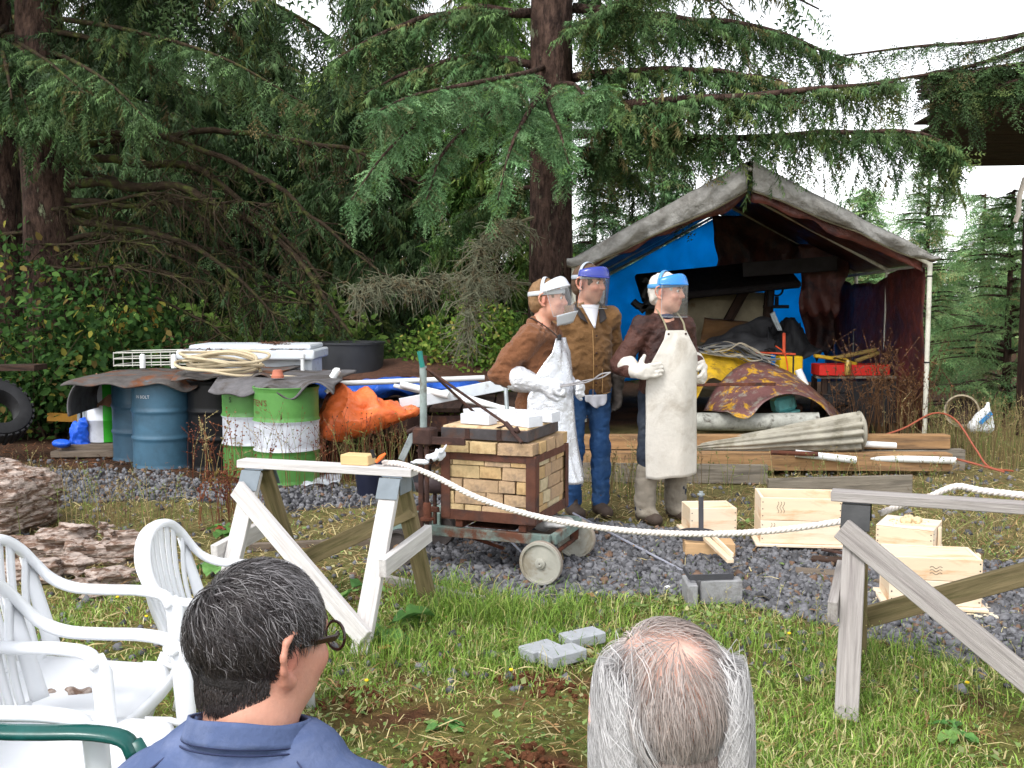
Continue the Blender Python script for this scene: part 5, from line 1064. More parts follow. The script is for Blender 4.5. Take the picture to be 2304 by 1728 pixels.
m = MB(); m.tube([(px_+.02, py_-.03, .27), (px_+.02, py_-.03, .82)], .014, 10); m.build('pivot_rod', rustd_m, fur, smooth=True); m = MB(); m.lathe([(.022, .33), (.024, .42), (.018, .43)], (px_+.02, py_-.03, 0), 12); m.lathe([(.04, .325), (.04, .337)], (px_+.02, py_-.03, 0), 12); m.build('pivot_collar', rust_m, fur, smooth=True)
m = MB(); m.tube([(px_+.02, py_-.01, 1.215), W(1140, 955, 5.72), W(1158, 975, 5.66)], .0085, 8); m.build('lever_rod', rustd_m, fur, smooth=True)
m = MB(); m.tube([(px_+.02, py_+.01, 1.215), W(1075, 935, 6.1)], .0085, 8); m.build('lever_rod', rustd_m, fur, smooth=True)
m = MB(); m.tube([W(1138, 952, 5.72), W(1158, 974, 5.66)], .015, 10); m.lathe([(.02, -.012), (.02, .012)], W(1164, 968, 5.66), 12, Matrix.Rotation(R(60), 3, 'Y')); m.tube([W(1152, 972, 5.66), W(1174, 996, 5.6)], .011, 8); m.build('rod_end', rustd_m, fur, smooth=True)
plank('bracket', fu(FL+.02, -.01, Z1), fu(FL+.16, -.01, Z1), .03, .018, rustd_m, fur); plank('bracket', fu(FL+.02, -.02, Z0+.05), fu(FL+.16, -.02, Z0+.05), .03, .03, angle, fur)
plank('hinge_strut', (px_-.02, py_+.03, .1), (px_-.02, py_+.03, .8), .03, .03, rustd_m, fur, up=(0, 1, 0))
# chassis
CZ = .235
for b in (.02, .56): fbox('chassis_rail', .42, b, CZ, 1.02, .04, .06, chas)
for a in (-.10, .92): fbox('chassis_cross', a, .29, CZ, .04, .50, .058, chas)
for a in (.08, .48): fbox('chassis_cross', a, .29, CZ+.045, .045, .54, .03, angle); 
for a in (.08, .48):
    for b in (.03, .55): fbox('stand_off', a, b, CZ+.058, .045, .045, .05, rust_m)
fbox('deck_plate', .30, .29, CZ+.028, .3, .44, .006, rust_m)
m = MB(); w0, w1 = fu(-.07, -.10, .124), fu(-.07, .60, .124); m.tube([w0, w1], .013, 10); m.build('axle', rust_m, fur, smooth=True)
for a in (-.07,):
    for b in (.02, .54): fbox('axle_bracket', a, b, .17, .05, .035, .09, rust_m)
wm = M('grey_wheel', lin(168, 166, 156), rough=.6, var=.14, vscale=8, col2=lin(140, 132, 116), c2scale=6, bump=.15); wt = M('wheel_tread', lin(150, 138, 126), rough=.8, var=.2, bump=.2)
def cwheel(c_, r, w, m1, m2, hub=None):
    rot = Vector((0, 0, 1)).rotation_difference(-FV).to_matrix(); wh = MB().lathe([(.02, -w*.2), (r*.84, -w*.24), (r*.86, -w*.5), (r*.97, -w*.5), (r, -w*.38), (r, w*.38), (r*.97, w*.5), (r*.86, w*.5), (r*.84, w*.22), (r*.25, w*.22), (.02, w*.22)], c_, 40, rot).build('wheel', m1, fur, smooth=True)
    MB().lathe([(r*.97, -w*.5), (r*1.003, -w*.36), (r*1.003, w*.36), (r*.97, w*.505)], c_, 40, rot, cap=False).build('tread', m2, wh, smooth=True)
    MB().lathe([(r*.24, w*.2), (r*.24, w*.5), (r*.2, w*.56), (r*.12, w*.57), (r*.12, w*.72), (r*.05, w*.73), (.004, w*.66)], c_, 24, rot, cap=False).build('hub', hub or m1, wh, smooth=True)
cwheel(fu(-.07, -.085, .126), .126, .045, wm, wt); cwheel(fu(-.07, .57, .126), .126, .045, wm, wt)
cwheel(fu(.86, -.02, .115), .115, .07, M('rubber_wheel', lin(72, 66, 64), rough=.85, var=.25, bump=.3), M('rubber_tread', lin(56, 52, 52), rough=.9, var=.2, bump=.4), M('brass_hub', lin(132, 104, 74), rough=.6, var=.3)); cwheel(fu(.86, .55, .115), .115, .07, _mats['rubber_wheel'], _mats['rubber_tread'], _mats['brass_hub'])
fbox('caster_fork', .86, .03, .17, .06, .02, .12, chas); fbox('caster_fork', .86, .5, .17, .06, .02, .12, chas); plank('drag_strut', fu(.62, .2, .2), fu(.35, .4, .06), .03, .02, rust_m, fur)
m = MB(); m.lathe([(.055, -.1), (.06, -.09), (.06, .09), (.055, .1)], fu(.70, .1, .5), 20, FR @ Matrix.Rotation(R(90), 3, 'Y')); m.build('blower_drum', M('dark_iron', lin(74, 60, 62), rough=.6, var=.25, bump=.1), fur, smooth=True); fbox('blower_box', .80, .1, .56, .14, .12, .1, M('blower_box', (.02, .02, .025), var=.2)); fbox('blower_leg', .68, .1, .35, .02, .02, .2, rustd_m); fbox('blower_leg', .76, .1, .35, .02, .02, .2, rustd_m)
prim = [el(W(988, 1022, 5.62), (.035, .03, .035)), el(W(970, 1030, 5.6), (.04, .03, .02)), el(W(945, 1040, 5.5), (.05, .03, .014)), rc(W(990, 1018, 5.6), W(1005, 1003, 5.6), .008, .006)]
tag(sdfobj('white_rag', prim, .006, M('white_cloth', lin(226, 228, 236), var=.06, bump=.3, bscale=40), disp=lambda P: .014*np.abs(sn(P, 70))-.005), 'knotted white rag tied at the left corner of the furnace', 'rag')
prim = [el(fu(-.02, .3, CZ+.04), (.12, .12, .035)), el(fu(.0, .25, CZ+.05), (.05, .1, .03))]
tag(sdfobj('plastic_scrap', prim, .01, M('clear_film', lin(190, 188, 186), rough=.25, var=.15, spec=.6), disp=lambda P: .016*sn(P, 24)), 'crumpled grey plastic film on the furnace cart chassis', 'plastic film')
for p, q, lab in (((1290, 1155, 7.3), (1540, 1296, 5.85), 'long pale steel rod slanting to the ground beside the grey blocks'),):
    a, b = W(*p), G(1538, 1293); m = MB(); m.tube([a, b+V3(0, 0, .02)], .008, 8); tag(m.build('steel_rod', M('bright_steel', lin(190, 192, 206), rough=.4, metal=.5, var=.1, bump=0), None, smooth=True), lab, 'rod')
m = MB(); m.tube([G(1075, 1180)+V3(0, 0, .12), G(1178, 1252)+V3(0, 0, .015)], .007, 8); tag(m.build('steel_rod', _mats['bright_steel'], None, smooth=True), 'thin bright rod lying under the furnace cart', 'rod')
# ---------------------------------------------------------------- sawhorses and rope
lum = M('pale_lumber', lin(210, 206, 204), rough=.85, var=.16, vscale=2.5, stretch=(.7, 14, 14), col2=lin(178, 172, 170), c2scale=1.6, c2lo=.46, c2hi=.66, col3=lin(120, 106, 96), c3scale=2.6, c3lo=.72, c3hi=.78, bump=.35, bscale=18, spec=.15)
lum2 = M('grey_lumber', lin(168, 162, 158), rough=.9, var=.22, vscale=2.5, stretch=(.6, 15, 15), col2=lin(120, 114, 112), c2scale=1.7, c2lo=.45, c2hi=.68, bump=.5, bscale=18, spec=.12)
lumd = M('olive_lumber', lin(136, 122, 92), rough=.9, var=.25, vscale=2.5, stretch=(.7, 12, 12), col2=lin(100, 94, 66), c2scale=1.7, bump=.4, bscale=18, spec=.12)
brk = M('bracket_steel', lin(112, 122, 130), rough=.5, var=.15, vscale=8, bump=.08, spec=.4); brk_k = M('bracket_black', (.02, .021, .022), rough=.45, var=.2, bump=.08)
def sawhorse(label, ctr, u, n, L, Hh, spread, inset, m_l, m_d, m_b, diag_flip=False):
    u, n = Vector((*u, 0)).normalized(), Vector((*n, 0)).normalized(); O = Vector((ctr[0], ctr[1], 0)); t = thing('sawhorse', label, 'sawhorse', O, 'timber sawhorses')
    q = lambda a, b, z: O+u*a+n*b+V3(0, 0, z)
    plank('beam', q(-L/2, 0, Hh-.02), q(L/2, 0, Hh-.02), .092, .04, m_l, t); xa = L/2-inset
    rt = Matrix((u, n, V3(0, 0, 1))).transposed()
    for sx in (-1, 1):
        b_ = MB(); b_.box(q(sx*xa, 0, Hh-.043), (.105, .10, .006), rt, .001)
        for sy in (-1, 1): b_.box(q(sx*xa, sy*(.072+.4*(spread-.045)/(Hh-.055)*.1), Hh-.092), (.112, .005, .105), rt @ Matrix.Rotation(sy*math.atan((spread-.045)/(Hh-.055)), 3, 'X'), .001)
        for sy in (-1, 1): b_.box(q(sx*xa+sx*.053, sy*.034, Hh-.085), (.004, .068, .08), rt, .001)
        b_.build('bracket', m_b, t)
        for sy in (-1, 1):
            top, bot = q(sx*xa, sy*.045, Hh-.055), q(sx*(xa+.0), sy*spread, .0)
            plank('leg', top, bot, .088, .038, m_l if sy < 0 else m_d, t, up=n, uniq=(sx, sy))
        z = Hh*.5; w = .045+(spread-.045)*(Hh-.055-z)/(Hh-.055)
        plank('end_brace', q(sx*(xa+.066), -w-.09, z-.02), q(sx*(xa+.066), w+.04, z+.02), .038, .088, m_l, t)
    s = -1
    zt, zb = Hh*.84, Hh*.10; wt_, wb_ = [.045+(spread-.045)*(Hh-.055-z)/(Hh-.055)+.042 for z in (zt, zb)]
    up = (n*.85+V3(0, 0, -.35)).normalized()
    plank('diagonal_brace', q(-(xa+.05), -wt_, zt), q(xa+.03, -wb_, zb), .09, .036, m_l, t, up=n)
    plank('diagonal_brace', q(-(xa-.02), wb_, zb+.1), q(xa+.03, wt_, zt-.1), .09, .036, m_d, t, up=n)
    return t, q
swl, ql = sawhorse('pale timber sawhorse in front of the furnace with a tan block on its beam', (-.93, 4.96), (.955, -.297), (.297, .955), .96, .80, .42, .10, lum, lumd, brk)
swr, qr = sawhorse('grey timber sawhorse cut by the right edge of the picture', (1.79, 3.93), (.93, -.37), (.37, .93), 1.0, .825, .37, .10, lum2, lumd, brk_k)
d_ = V3(.955, -.297, 0); p = W(806, 1040, 4.93); p.z = .80
tag(plank('wood_block', p+d_*-.075+V3(0, 0, .026), p+d_*.075+V3(0, 0, .026), .09, .05, M('tan_block', lin(214, 182, 132), rough=.8, var=.08, stretch=(1, 6, 6), bump=.1)), 'tan wooden block on the left sawhorse beam', 'block')
t = thing('spring_clamp', 'small orange and black spring clamp gripping the rope end', 'clamp', W(850, 1040, 4.85)); m = MB(); m.tube([W(846, 1040, 4.84), W(858, 1028, 4.84), W(868, 1020, 4.84)], [.009, .012, .005], 7); m.build('jaw', M('orange_plastic', lin(230, 110, 40), rough=.4, var=.08, bump=0), t, smooth=True); m = MB(); m.tube([W(836, 1012, 4.86), W(842, 1030, 4.86)], .009, 7); m.build('handle', black_m, t, smooth=True)
rope_m = M('rope_fibre', lin(226, 218, 212), rough=.9, var=.12, vscale=30, bump=.4, bscale=200, spec=.1)
def rope(name, label, pts, n, r=.0105):
    path = bez(pts, n); L = [0]
    for i in range(n): L.append(L[-1]+(path[i+1]-path[i]).length)
    t = thing(name, label, 'rope', path[n//2]); steps = int(L[-1]/.0055); k = 0; cp = []
    for s_ in range(steps+1):
        l = L[-1]*s_/steps
        while k < n-1 and L[k+1] < l: k += 1
        f_ = (l-L[k])/(L[k+1]-L[k]+1e-9); tn = (path[min(k+2, n)]-path[max(k-1, 0)]).normalized(); a = tn.cross(V3(0, 0, 1)).normalized(); cp.append((path[k].lerp(path[k+1], f_), a, a.cross(tn), l))
    for st_ in range(3):
        P_ = [c+(a*math.cos(l*6.283/.062+st_*2.094)+b*math.sin(l*6.283/.062+st_*2.094))*r*.55 for c, a, b, l in cp]; m = MB(); m.tube(P_, r*.62, 6); m.build('strand', rope_m, t, smooth='all')
    return t
tl = .812
r0 = [W(862, 1040, 4.88), W(900, 1040, 4.84), W(938, 1044, 4.78)]
for q_ in r0: q_.z = tl+.004
r0[2].z = .80
rope('barrier_rope', 'thick twisted white rope sagging between the two sawhorses', r0+[W(985, 1075, 4.72), W(1080, 1122, 4.62), W(1200, 1160, 4.52), W(1340, 1186, 4.42), W(1480, 1199, 4.32), W(1620, 1201, 4.22), W(1760, 1192, 4.12), W(1915, 1170, 4.02)], 60, .0125)
q1 = [W(1980, 1155, 4.12), W(2030, 1136, 4.15), W(2090, 1118, 4.14), W(2150, 1106, 4.08), W(2210, 1103, 3.99), W(2320, 1112, 3.88), W(2440, 1120, 3.78)]
for q_ in q1[3:]: q_.z = .845
rope('barrier_rope', 'rope end rising behind and lying along the right sawhorse beam', q1, 40, .0125)
# ---------------------------------------------------------------- pine boxes, blocks and small things on the ground
pine = M('fresh_pine', lin(236, 218, 194), rough=.75, var=.07, vscale=2, stretch=(1, 7, 7), col2=lin(218, 180, 142), c2scale=1.6, c2lo=.5, c2hi=.68, bump=.08, spec=.25)
pine2 = M('fresh_pine_warm', lin(230, 208, 178), rough=.75, var=.08, vscale=2, stretch=(1, 7, 7), col2=lin(208, 164, 122), c2scale=1.6, c2lo=.52, c2hi=.66, col3=lin(130, 84, 56), c3scale=3.2, c3lo=.74, c3hi=.77, bump=.08, spec=.25)
screw = M('screw_steel', (.05, .045, .045), var=0, bump=0, metal=.4, rough=.5)
def pine_box(label, c_, yaw, L, D, tiers, base=True, lid=None, grp='pine moulding boxes on the ground', cleat=True):
    u = V3(math.cos(yaw), math.sin(yaw), 0); n = V3(-math.sin(yaw), math.cos(yaw), 0); O = V3(*c_, 0); q = lambda a, b, z: O+u*a+n*b+V3(0, 0, z); t = thing('pine_box', label, 'box', O, grp); z = .0
    if base:
        for a in (-L*.3, L*.3): plank('foot', q(a, -D/2-.01, .012), q(a, D/2+.01, .012), .04, .024, pine2, t)
        plank('base_board', q(-L/2-.03, 0, .033), q(L/2+.03, 0, .033), D+.05, .018, pine, t); z = .043
    th = .019
    for k, h in enumerate(tiers):
        zc = z+h/2
        for sb in (-1, 1): plank('side', q(-L/2, sb*(D/2-th/2), zc), q(L/2, sb*(D/2-th/2), zc), th, h-.002, [pine, pine2][k % 2], t, uniq=(k, sb))
        for sa in (-1, 1): plank('end', q(sa*(L/2-th/2-.001), -(D/2-th-.001), zc), q(sa*(L/2-th/2-.001), D/2-th-.001, zc), th, h-.003, [pine2, pine][k % 2], t, uniq=(k, sa))
        s_ = MB(); rt = Matrix((u, n, V3(0, 0, 1))).transposed()
        for zz in (.2, .5, .8):
            for sa in (-1, 1): s_.lathe([(.004, -.001), (.004, .0015)], q(sa*(L/2-.012), -D/2, z+h*zz), 8, rt @ Matrix.Rotation(R(90), 3, 'X'))
            for sb in (-1, 1): s_.lathe([(.004, -.001), (.004, .0015)], q(L/2, sb*(D/2-.03), z+h*zz), 8, rt @ Matrix.Rotation(R(90), 3, 'Y'))
        s_.build('screws', screw, t)['kind'] = 'stuff'
        if cleat:
            if k == 0:
                for b in (-.05, .05): plank('cleat', q(L/2+.011, b, z), q(L/2+.011, b, z+h*.95), .035, .018, pine, t, up=u)
            else: plank('cleat', q(L/2+.012, 0, z-h*.45), q(L/2+.012, 0, z+h*.98), .05, .018, pine2, t, up=u)
        z += h
    if lid == 'full': plank('lid', q(-L/2+.02, 0, z-.012), q(L/2-.02, 0, z-.012), D-.045, .014, pine2, t)
    if lid == 'top': plank('lid', q(-L/2, 0, z+.004), q(L/2, 0, z+.004), D, .008, pine, t)
    return t, q, z
ink = M('pencil_ink', lin(120, 108, 96), var=0, bump=0)
def marks(t, q, L, D, z, n=3, vert=False, a0=0):
    for k in range(n):
        pts = []
        for i in range(9):
            s_ = i/8; w_ = .006*math.sin(s_*9.4)
            pts.append(q(a0+(-.03+.06*s_ if not vert else -.018+.018*k+w_), -D/2-.0008, z+(-.016*k+w_ if not vert else -.04+.075*s_)))
        m = MB(); m.tube(pts, .0016, 4); m.build('pencil_mark', ink, t)
t, q, z = pine_box('small open pine box behind the bolt clamp', G(1594, 1203).xy, .06, .32, .26, [.17], True, 'full', cleat=False)
t, q, z = pine_box('tall two-tier open pine box with knots', (W(1797, 1200, 6.5).x, 6.55), -.12, .51, .34, [.15, .15], True, None); marks(t, q, .51, .34, z-.06, 3, True, -.13); marks(t, q, .51, .34, z-.2, 2, True, -.17)
t, q, z = pine_box('pine box with a heap of clay crumbs on its lid', (W(2052, 1220, 6.1).x, 6.15), -.55, .33, .33, [.115, .115], False, 'top')
cr = [el(q(.0+random.gauss(0, .03), random.gauss(0, .03), z+.012+random.uniform(0, .02)), [random.uniform(.008, .022)]*3, k=.006) for i in range(30)]+[el(q(random.gauss(0, .06), random.gauss(0, .06), z+.011), [random.uniform(.004, .008)]*3, k=.002) for i in range(26)]
tag(sdfobj('clay_crumbs', cr, .004, M('clay_crumb', lin(206, 186, 150), rough=.95, var=.2, bump=.4), disp=lambda P: .003*sn(P, 90)), 'little heap of pale clay crumbs on the pine box lid', 'clay')
sheet('white_sheet', 'white board lying under the clay-topped box', 'board', [q(-.2, -.24, .006), q(.33, -.24, .006), q(.33, .2, .008), q(-.2, .2, .008)], pvc_m, .002, 2, 3, 8, 8, .012)
t, q, z = pine_box('nearest lidded pine box behind the right sawhorse brace', (W(2100, 1300, 5.15).x, 5.2), -.18, .45, .28, [.13, .12], True, 'full'); marks(t, q, .45, .28, z-.05, 3, False, .0); marks(t, q, .45, .28, z-.17, 2, False, .03)
tag(plank('blue_edge_board', q(-.35, .0, .012), q(.3, -.02, .012), .36, .012, M('pale_board', lin(226, 214, 190), var=.08)), 'pale board under the nearest lidded box', 'board')
# bolt clamp, plank block, strip, steel strip and grey blocks
steel_d = M('dark_bar', lin(84, 84, 90), rough=.5, var=.15, metal=.4, bump=.08)
gp = G(1593, 1248); gp = V3(gp.x, gp.y, 0); t = thing('block_plank', 'thick tan plank offcut under the ring clamp', 'plank', gp); plank('plank', gp+V3(-.15, .02, .045), gp+V3(.16, -.0, .045), .17, .085, M('tan_offcut', lin(200, 164, 122), rough=.8, var=.15, stretch=(1, 8, 8), bump=.2), t)
t = thing('ring_clamp', 'upright steel bar with bolt head through a flat ring', 'clamp', gp+V3(-.005, .05, .09)); c0 = W(1590, 1216, 6.1)
MB().lathe([(.112, -.016), (.12, -.016), (.12, .016), (.112, .016), (.112, -.016)], V3(c0.x-.01, 6.35, .115), 40, cap=False).build('ring', steel_d, t, smooth=True)
plank('bar', (c0.x, 6.28, .09), (c0.x-.005, 6.28, W(1588, 1118, 6.28).z), .03, .02, steel_d, t, up=(0, 1, 0)); m = MB(); tz = W(1588, 1118, 6.28).z; m.lathe([(.012, 0), (.012, .012), (.024, .012), (.024, .02), (.014, .022), (.014, .036), (.003, .037)], (c0.x-.005, 6.28, tz), 12); m.build('bolt_head', galv_m, t, smooth=True)
a, b = W(1592, 1226, 6.15), W(1645, 1290, 5.6); tag(plank('wood_strip', V3(a.x, 6.2, .125), V3(b.x, 5.62, .13), .04, .025, pine2), 'grooved pale wooden strip bridging plank and grey block', 'strip'); tag(plank('wood_strip', V3(a.x+.03, 6.2, .152), V3(b.x+.02, 5.66, .155), .014, .028, pine), 'narrow upright lath on the grooved strip', 'strip')
cb_m = M('concrete_block', lin(150, 150, 152), rough=.9, var=.14, vscale=12, col2=lin(126, 124, 124), c2scale=8, bump=.4, bscale=90, spec=.1)
g0 = G(1612, 1362); t = tag(plank('concrete_brick', (g0.x-.085, g0.y+.05, .065), (g0.x+.14, g0.y+.06, .065), .09, .13, cb_m, ch=.006), 'grey concrete brick on edge at the end of the strips', 'brick')
g1_ = G(1557, 1365); tag(plank('concrete_brick', (g1_.x, g1_.y-.02, .06), (g1_.x+.005, g1_.y+.19, .06), .056, .12, cb_m, ch=.006, uniq=5), 'grey concrete brick standing end-on left of its neighbour', 'brick')
t = thing('steel_strip', 'bent dark steel strip resting on the grey bricks', 'strip', (g1_.x, g1_.y, .13)); a = V3(g1_.x-.01, g1_.y+.02, .15); plank('strip', a, a+V3(.235, .03, .0), .006, .032, steel_d, t); plank('strip_end', a, a+V3(-.02, .08, .03), .006, .03, steel_d, t); plank('strip_end', a+V3(.235, .03, 0), a+V3(.25, .12, 0), .006, .03, steel_d, t)
tag(plank('loose_board', G(1790, 1292)+V3(0, 0, .02), G(1905, 1300)+V3(0, 0, .02), .12, .02, boards), 'dark flat board on the gravel left of the right sawhorse', 'board'); tag(plank('loose_board', G(1825, 1262)+V3(0, 0, .015), G(1915, 1272)+V3(0, 0, .03), .1, .02, dkwood), 'blackish slat on the gravel below the tall pine box', 'slat'); tag(plank('loose_board', G(1850, 1250)+V3(0, 0, .04), G(1920, 1262)+V3(0, 0, .04), .05, .012, rustd_m), 'thin rusty slat lying on the blackish one', 'slat')
tag(plank('loose_board', G(1980, 1320)+V3(0, 0, .02), G(2090, 1300)+V3(0, 0, .02), .1, .02, boards), 'worn board behind the right sawhorse legs', 'board')
pav = M('pale_paver', lin(164, 167, 172), rough=.9, var=.1, vscale=10, bump=.3, bscale=100, spec=.1)
for (px, py, ang, L, lab) in ((1215, 1482, .65, .17, 'left of the three pale pavers lying in the grass'), (1265, 1492, .62, .2, 'middle paver lying nearest in the grass'), (1310, 1452, .55, .2, 'rear right of the three pale pavers in the grass')):
    g = G(px, py); u = V3(math.cos(ang), math.sin(ang), 0); tag(plank('paver', g-u*L/2+V3(0, 0, .035), g+u*L/2+V3(0, 0, .035), .11, .055, pav, ch=.006), lab, 'paver', 'pale pavers lying in the grass')
tag(plank('edge_board', G(870, 1318)+V3(0, 0, .03), G(1090, 1368)+V3(0, 0, .03), .04, .06, lum2), 'grey edging board half hidden in grass by the cart', 'board')
tag(plank('edge_board', G(560, 1240)+V3(0, 0, .025), G(870, 1226)+V3(0, 0, .025), .05, .05, boards), 'thin weathered lath lying behind the left sawhorse', 'lath')
for px, py, s_, lab in ((1505, 1325, .022, 'scrap of white paper by the grey bricks'), (1212, 1500, .0, '')):
    if s_: g = G(px, py); tag(sdfobj('paper_scrap', [el(g+V3(0, 0, .012), (.035, .025, .008))], .006, pvc_m, disp=lambda P: .006*sn(P, 60)), lab, 'paper')
# rotting log at left
log_m = M('rotten_wood', lin(184, 168, 158), rough=.95, var=.5, vscale=14, stretch=(1, 1, 4), col2=lin(124, 100, 86), c2scale=9, c2lo=.46, c2hi=.56, col3=lin(90, 70, 60), c3scale=13, c3lo=.58, c3hi=.64, bump=1.0, bscale=22, spec=.1, bdist=.03)
lg = G(60, 1200); strat = lambda P: .055*np.abs(sn(P*np.array([.7, .7, 4.5], np.float32), 7, 9, 4))-.03+.03*np.abs(sn(P*np.array([.5, 1, 6], np.float32), 26, 9, 8))-.012+.006*sn(P, 80, 9, 2)
prim = [sbx((lg.x-.52, lg.y+.15, .19), (.60, .32, .27), Matrix.Rotation(.12, 3, 'Y') @ Matrix.Rotation(-.25, 3, 'Z'), .12, k=.05), el((lg.x-.38, lg.y+.1, .38), (.28, .26, .11), k=.05)]
tag(sdfobj('rotten_log', prim, .016, log_m, disp=strat), 'big layered rotting log at the left edge', 'log')
random.seed(44)
labs = ['long split slab of rotten wood before the big log', 'rotten chunk just right of the big log', 'flaky pale chunk of bark behind the white chair', 'small broken rotten piece nearest the chairs', 'crumbling wood heap behind the slatted chair back', 'flat bark fragment on the ground by the log', 'rotten splinter pile at the left edge behind chairs', 'leaning bark slab behind the slatted chair']
for i, (px, py, L, w, h, yaw) in enumerate(((110, 1255, .42, .16, .12, -.1), (215, 1270, .26, .15, .1, .4), (170, 1300, .18, .12, .09, -.5), (250, 1318, .2, .13, .07, .9), (275, 1265, .16, .14, .12, .3), (210, 1345, .22, .14, .05, 0), (60, 1310, .3, .15, .08, .2), (238, 1225, .05, .1, .12, .5))):
    g = G(px, py); Rm = Matrix.Rotation(yaw, 3, 'Z') @ Matrix.Rotation(random.gauss(0, .25), 3, 'Y') @ Matrix.Rotation(random.gauss(0, .3), 3, 'X')
    tag(sdfobj('wood_chunk', [sbx((g.x, g.y, h*.7), (L/1.5, w/1.5, h*.8), Rm, .03), el((g.x+.05, g.y, h*.8), (L*.4, w*.4, h*.6))], .011, log_m, disp=lambda P: .05*np.abs(sn(P*np.array([.5, 1, 3.5], np.float32), 13, 9, i))-.015+.02*np.abs(sn(P*np.array([.4, 1, 2], np.float32), 34, 8, i+3))+.005*sn(P, 90, 8, 1)), labs[i], 'wood chunk', 'rotting wood by the log')
# ---------------------------------------------------------------- moulded plastic chairs
white_pl = M('white_moulded', lin(236, 238, 242), rough=.38, var=.03, vscale=3, col2=lin(206, 202, 196), c2scale=3, c2lo=.66, c2hi=.8, bump=.02, spec=.45)
green_pl = M('green_moulded', lin(18, 84, 78), rough=.3, var=.1, vscale=4, col2=lin(40, 110, 108), c2scale=5, c2lo=.55, c2hi=.75, bump=.02, spec=.5)
def chair(label, loc, yaw, mat, group='moulded plastic armchairs', sc=1.0):
    """local x right, y forward"""
    t = thing('plastic_chair', label, 'chair', (0, 0, 0), group)
    def seat(u, v):
        a, b = u*2-1, v*2-1; k = max(abs(a), abs(b))/(max(1e-6, (abs(a)**5+abs(b)**5)**.2)) if (a or b) else 1
        a, b = a*k, b*k; e = max(0, b-.72)/.28; s_ = max(0, abs(a)-.86)/.14
        return V3(a*(.235-.015*b), .02+b*.235, .425-.012*(1-a*a)*(1-b*b)-.055*e*e-.03*s_*s_-.008*b)
    MB().grid(seat, 28, 28).build('seat', mat, t, smooth='all', solid=.006)
    m = MB(); m.tube([V3(x_*.225, .247-.02*abs(x_)**3, .365) for x_ in [k/8-1 for k in range(17)]], .012, 6, flat=2.2, up=(0, 0, 1)); m.build('front_lip', mat, t, smooth='all')
    half = [(.278, .21, .585), (.280, .185, .622), (.283, .10, .637), (.285, -.02, .638), (.283, -.12, .645), (.272, -.19, .678), (.248, -.235, .74), (.20, -.262, .80), (.12, -.278, .848), (0, -.285, .862)]
    path = bez([V3(*p) for p in half]+[V3(-p[0], p[1], p[2]) for p in half[-2::-1]], 70)
    m = MB(); m.tube(path, [.03]*71, 12, flat=.55, up=(0, 0, 1)); m.build('arm_rail', mat, t, smooth='all')
    for sx in (-1, 1):
        m = MB(); m.tube([V3(sx*.278, .205, .615), V3(sx*.279, .222, .57), V3(sx*.274, .235, .35), V3(sx*.268, .262, 0)], [.026, .033, .029, .02], 8, flat=.55, up=(1, 0, 0)); m.build('front_leg', mat, t, smooth='all')
        m = MB(); m.tube([V3(sx*.215, -.17, .42), V3(sx*.232, -.22, .3), V3(sx*.255, -.31, 0)], [.032, .028, .019], 8, flat=.55, up=(1, 0, 0)); m.build('rear_leg', mat, t, smooth='all')
        m = MB(); m.tube([V3(sx*.228, .13, .405), V3(sx*.262, .19, .39), V3(sx*.275, .235, .37)], .02, 6, flat=.5, up=(0, 0, 1)); m.build('seat_bracket', mat, t, smooth='all')
    def topz(x): return .852-.9*x*x-6*max(0, abs(x)-.17)**2*6
    for k in range(9):
        s_ = (k-4)/4.0; xb, xt = s_*.165, s_*.225; pr_ = min((q_ for q_ in path if q_.y < -.18), key=lambda q_: abs(q_.x-xt)); zt = pr_.z-.004; yt = pr_.y; yb = -.205+.5*xb*xb
        def sl(u, v, xb=xb, xt=xt, zt=zt, yt=yt, yb=yb):
            x = xb+(xt-xb)*v+(u-.5)*(.030+.012*v); return V3(x, yb+(yt-yb)*v+.03*math.sin(v*3.14)*-.6, .455+(zt-.455)*v)
        MB().grid(sl, 2, 10).build('slat', mat, t, smooth='all', solid=.008)
    def low(u, v): x = (u-.5)*.40; return V3(x, -.20+.5*x*x-.008*v, .41+.06*v)
    MB().grid(low, 14, 3).build('back_base', mat, t, smooth='all', solid=.008)
    # side panels where the back wraps into the arms
    for sx in (-1, 1):
        def sp_(u, v, sx=sx):
            a = V3(sx*.205, -.19, .46).lerp(V3(sx*.232, -.275, .76), u); b = V3(sx*.235, -.15, .47).lerp(V3(sx*.262, -.235, .70), u); return a.lerp(b, v)
        MB().grid(sp_, 8, 3).build('back_edge', mat, t, smooth='all', solid=.008)
    t.location = (*loc, 0); t.rotation_euler = (0, 0, yaw); t.scale = (sc, sc, sc); ORG[t] = Vector((*loc, 0)); return t
chair('white plastic armchair with slatted back, furthest of the chairs', (-1.03, 3.58), R(-90), white_pl, sc=.92)
chair('white plastic armchair in the middle of the row at left', (-1.36, 3.02), R(-92), white_pl)
chair('white plastic armchair nearest the man in the blue T-shirt', (-1.19, 2.57), R(-92), white_pl)
chair('dark green plastic armchair at the lower left corner', (-1.06, 1.95), R(-88), green_pl, sc=.97)
bs = G(85, 1500, .43); tag(sdfobj('bark_scrap', [el((-1.34, 2.98, .418), (.06, .03, .006))], .006, log_m, disp=lambda P: .006*sn(P, 60)), 'thin scrap of bark on the middle white chair seat', 'bark')
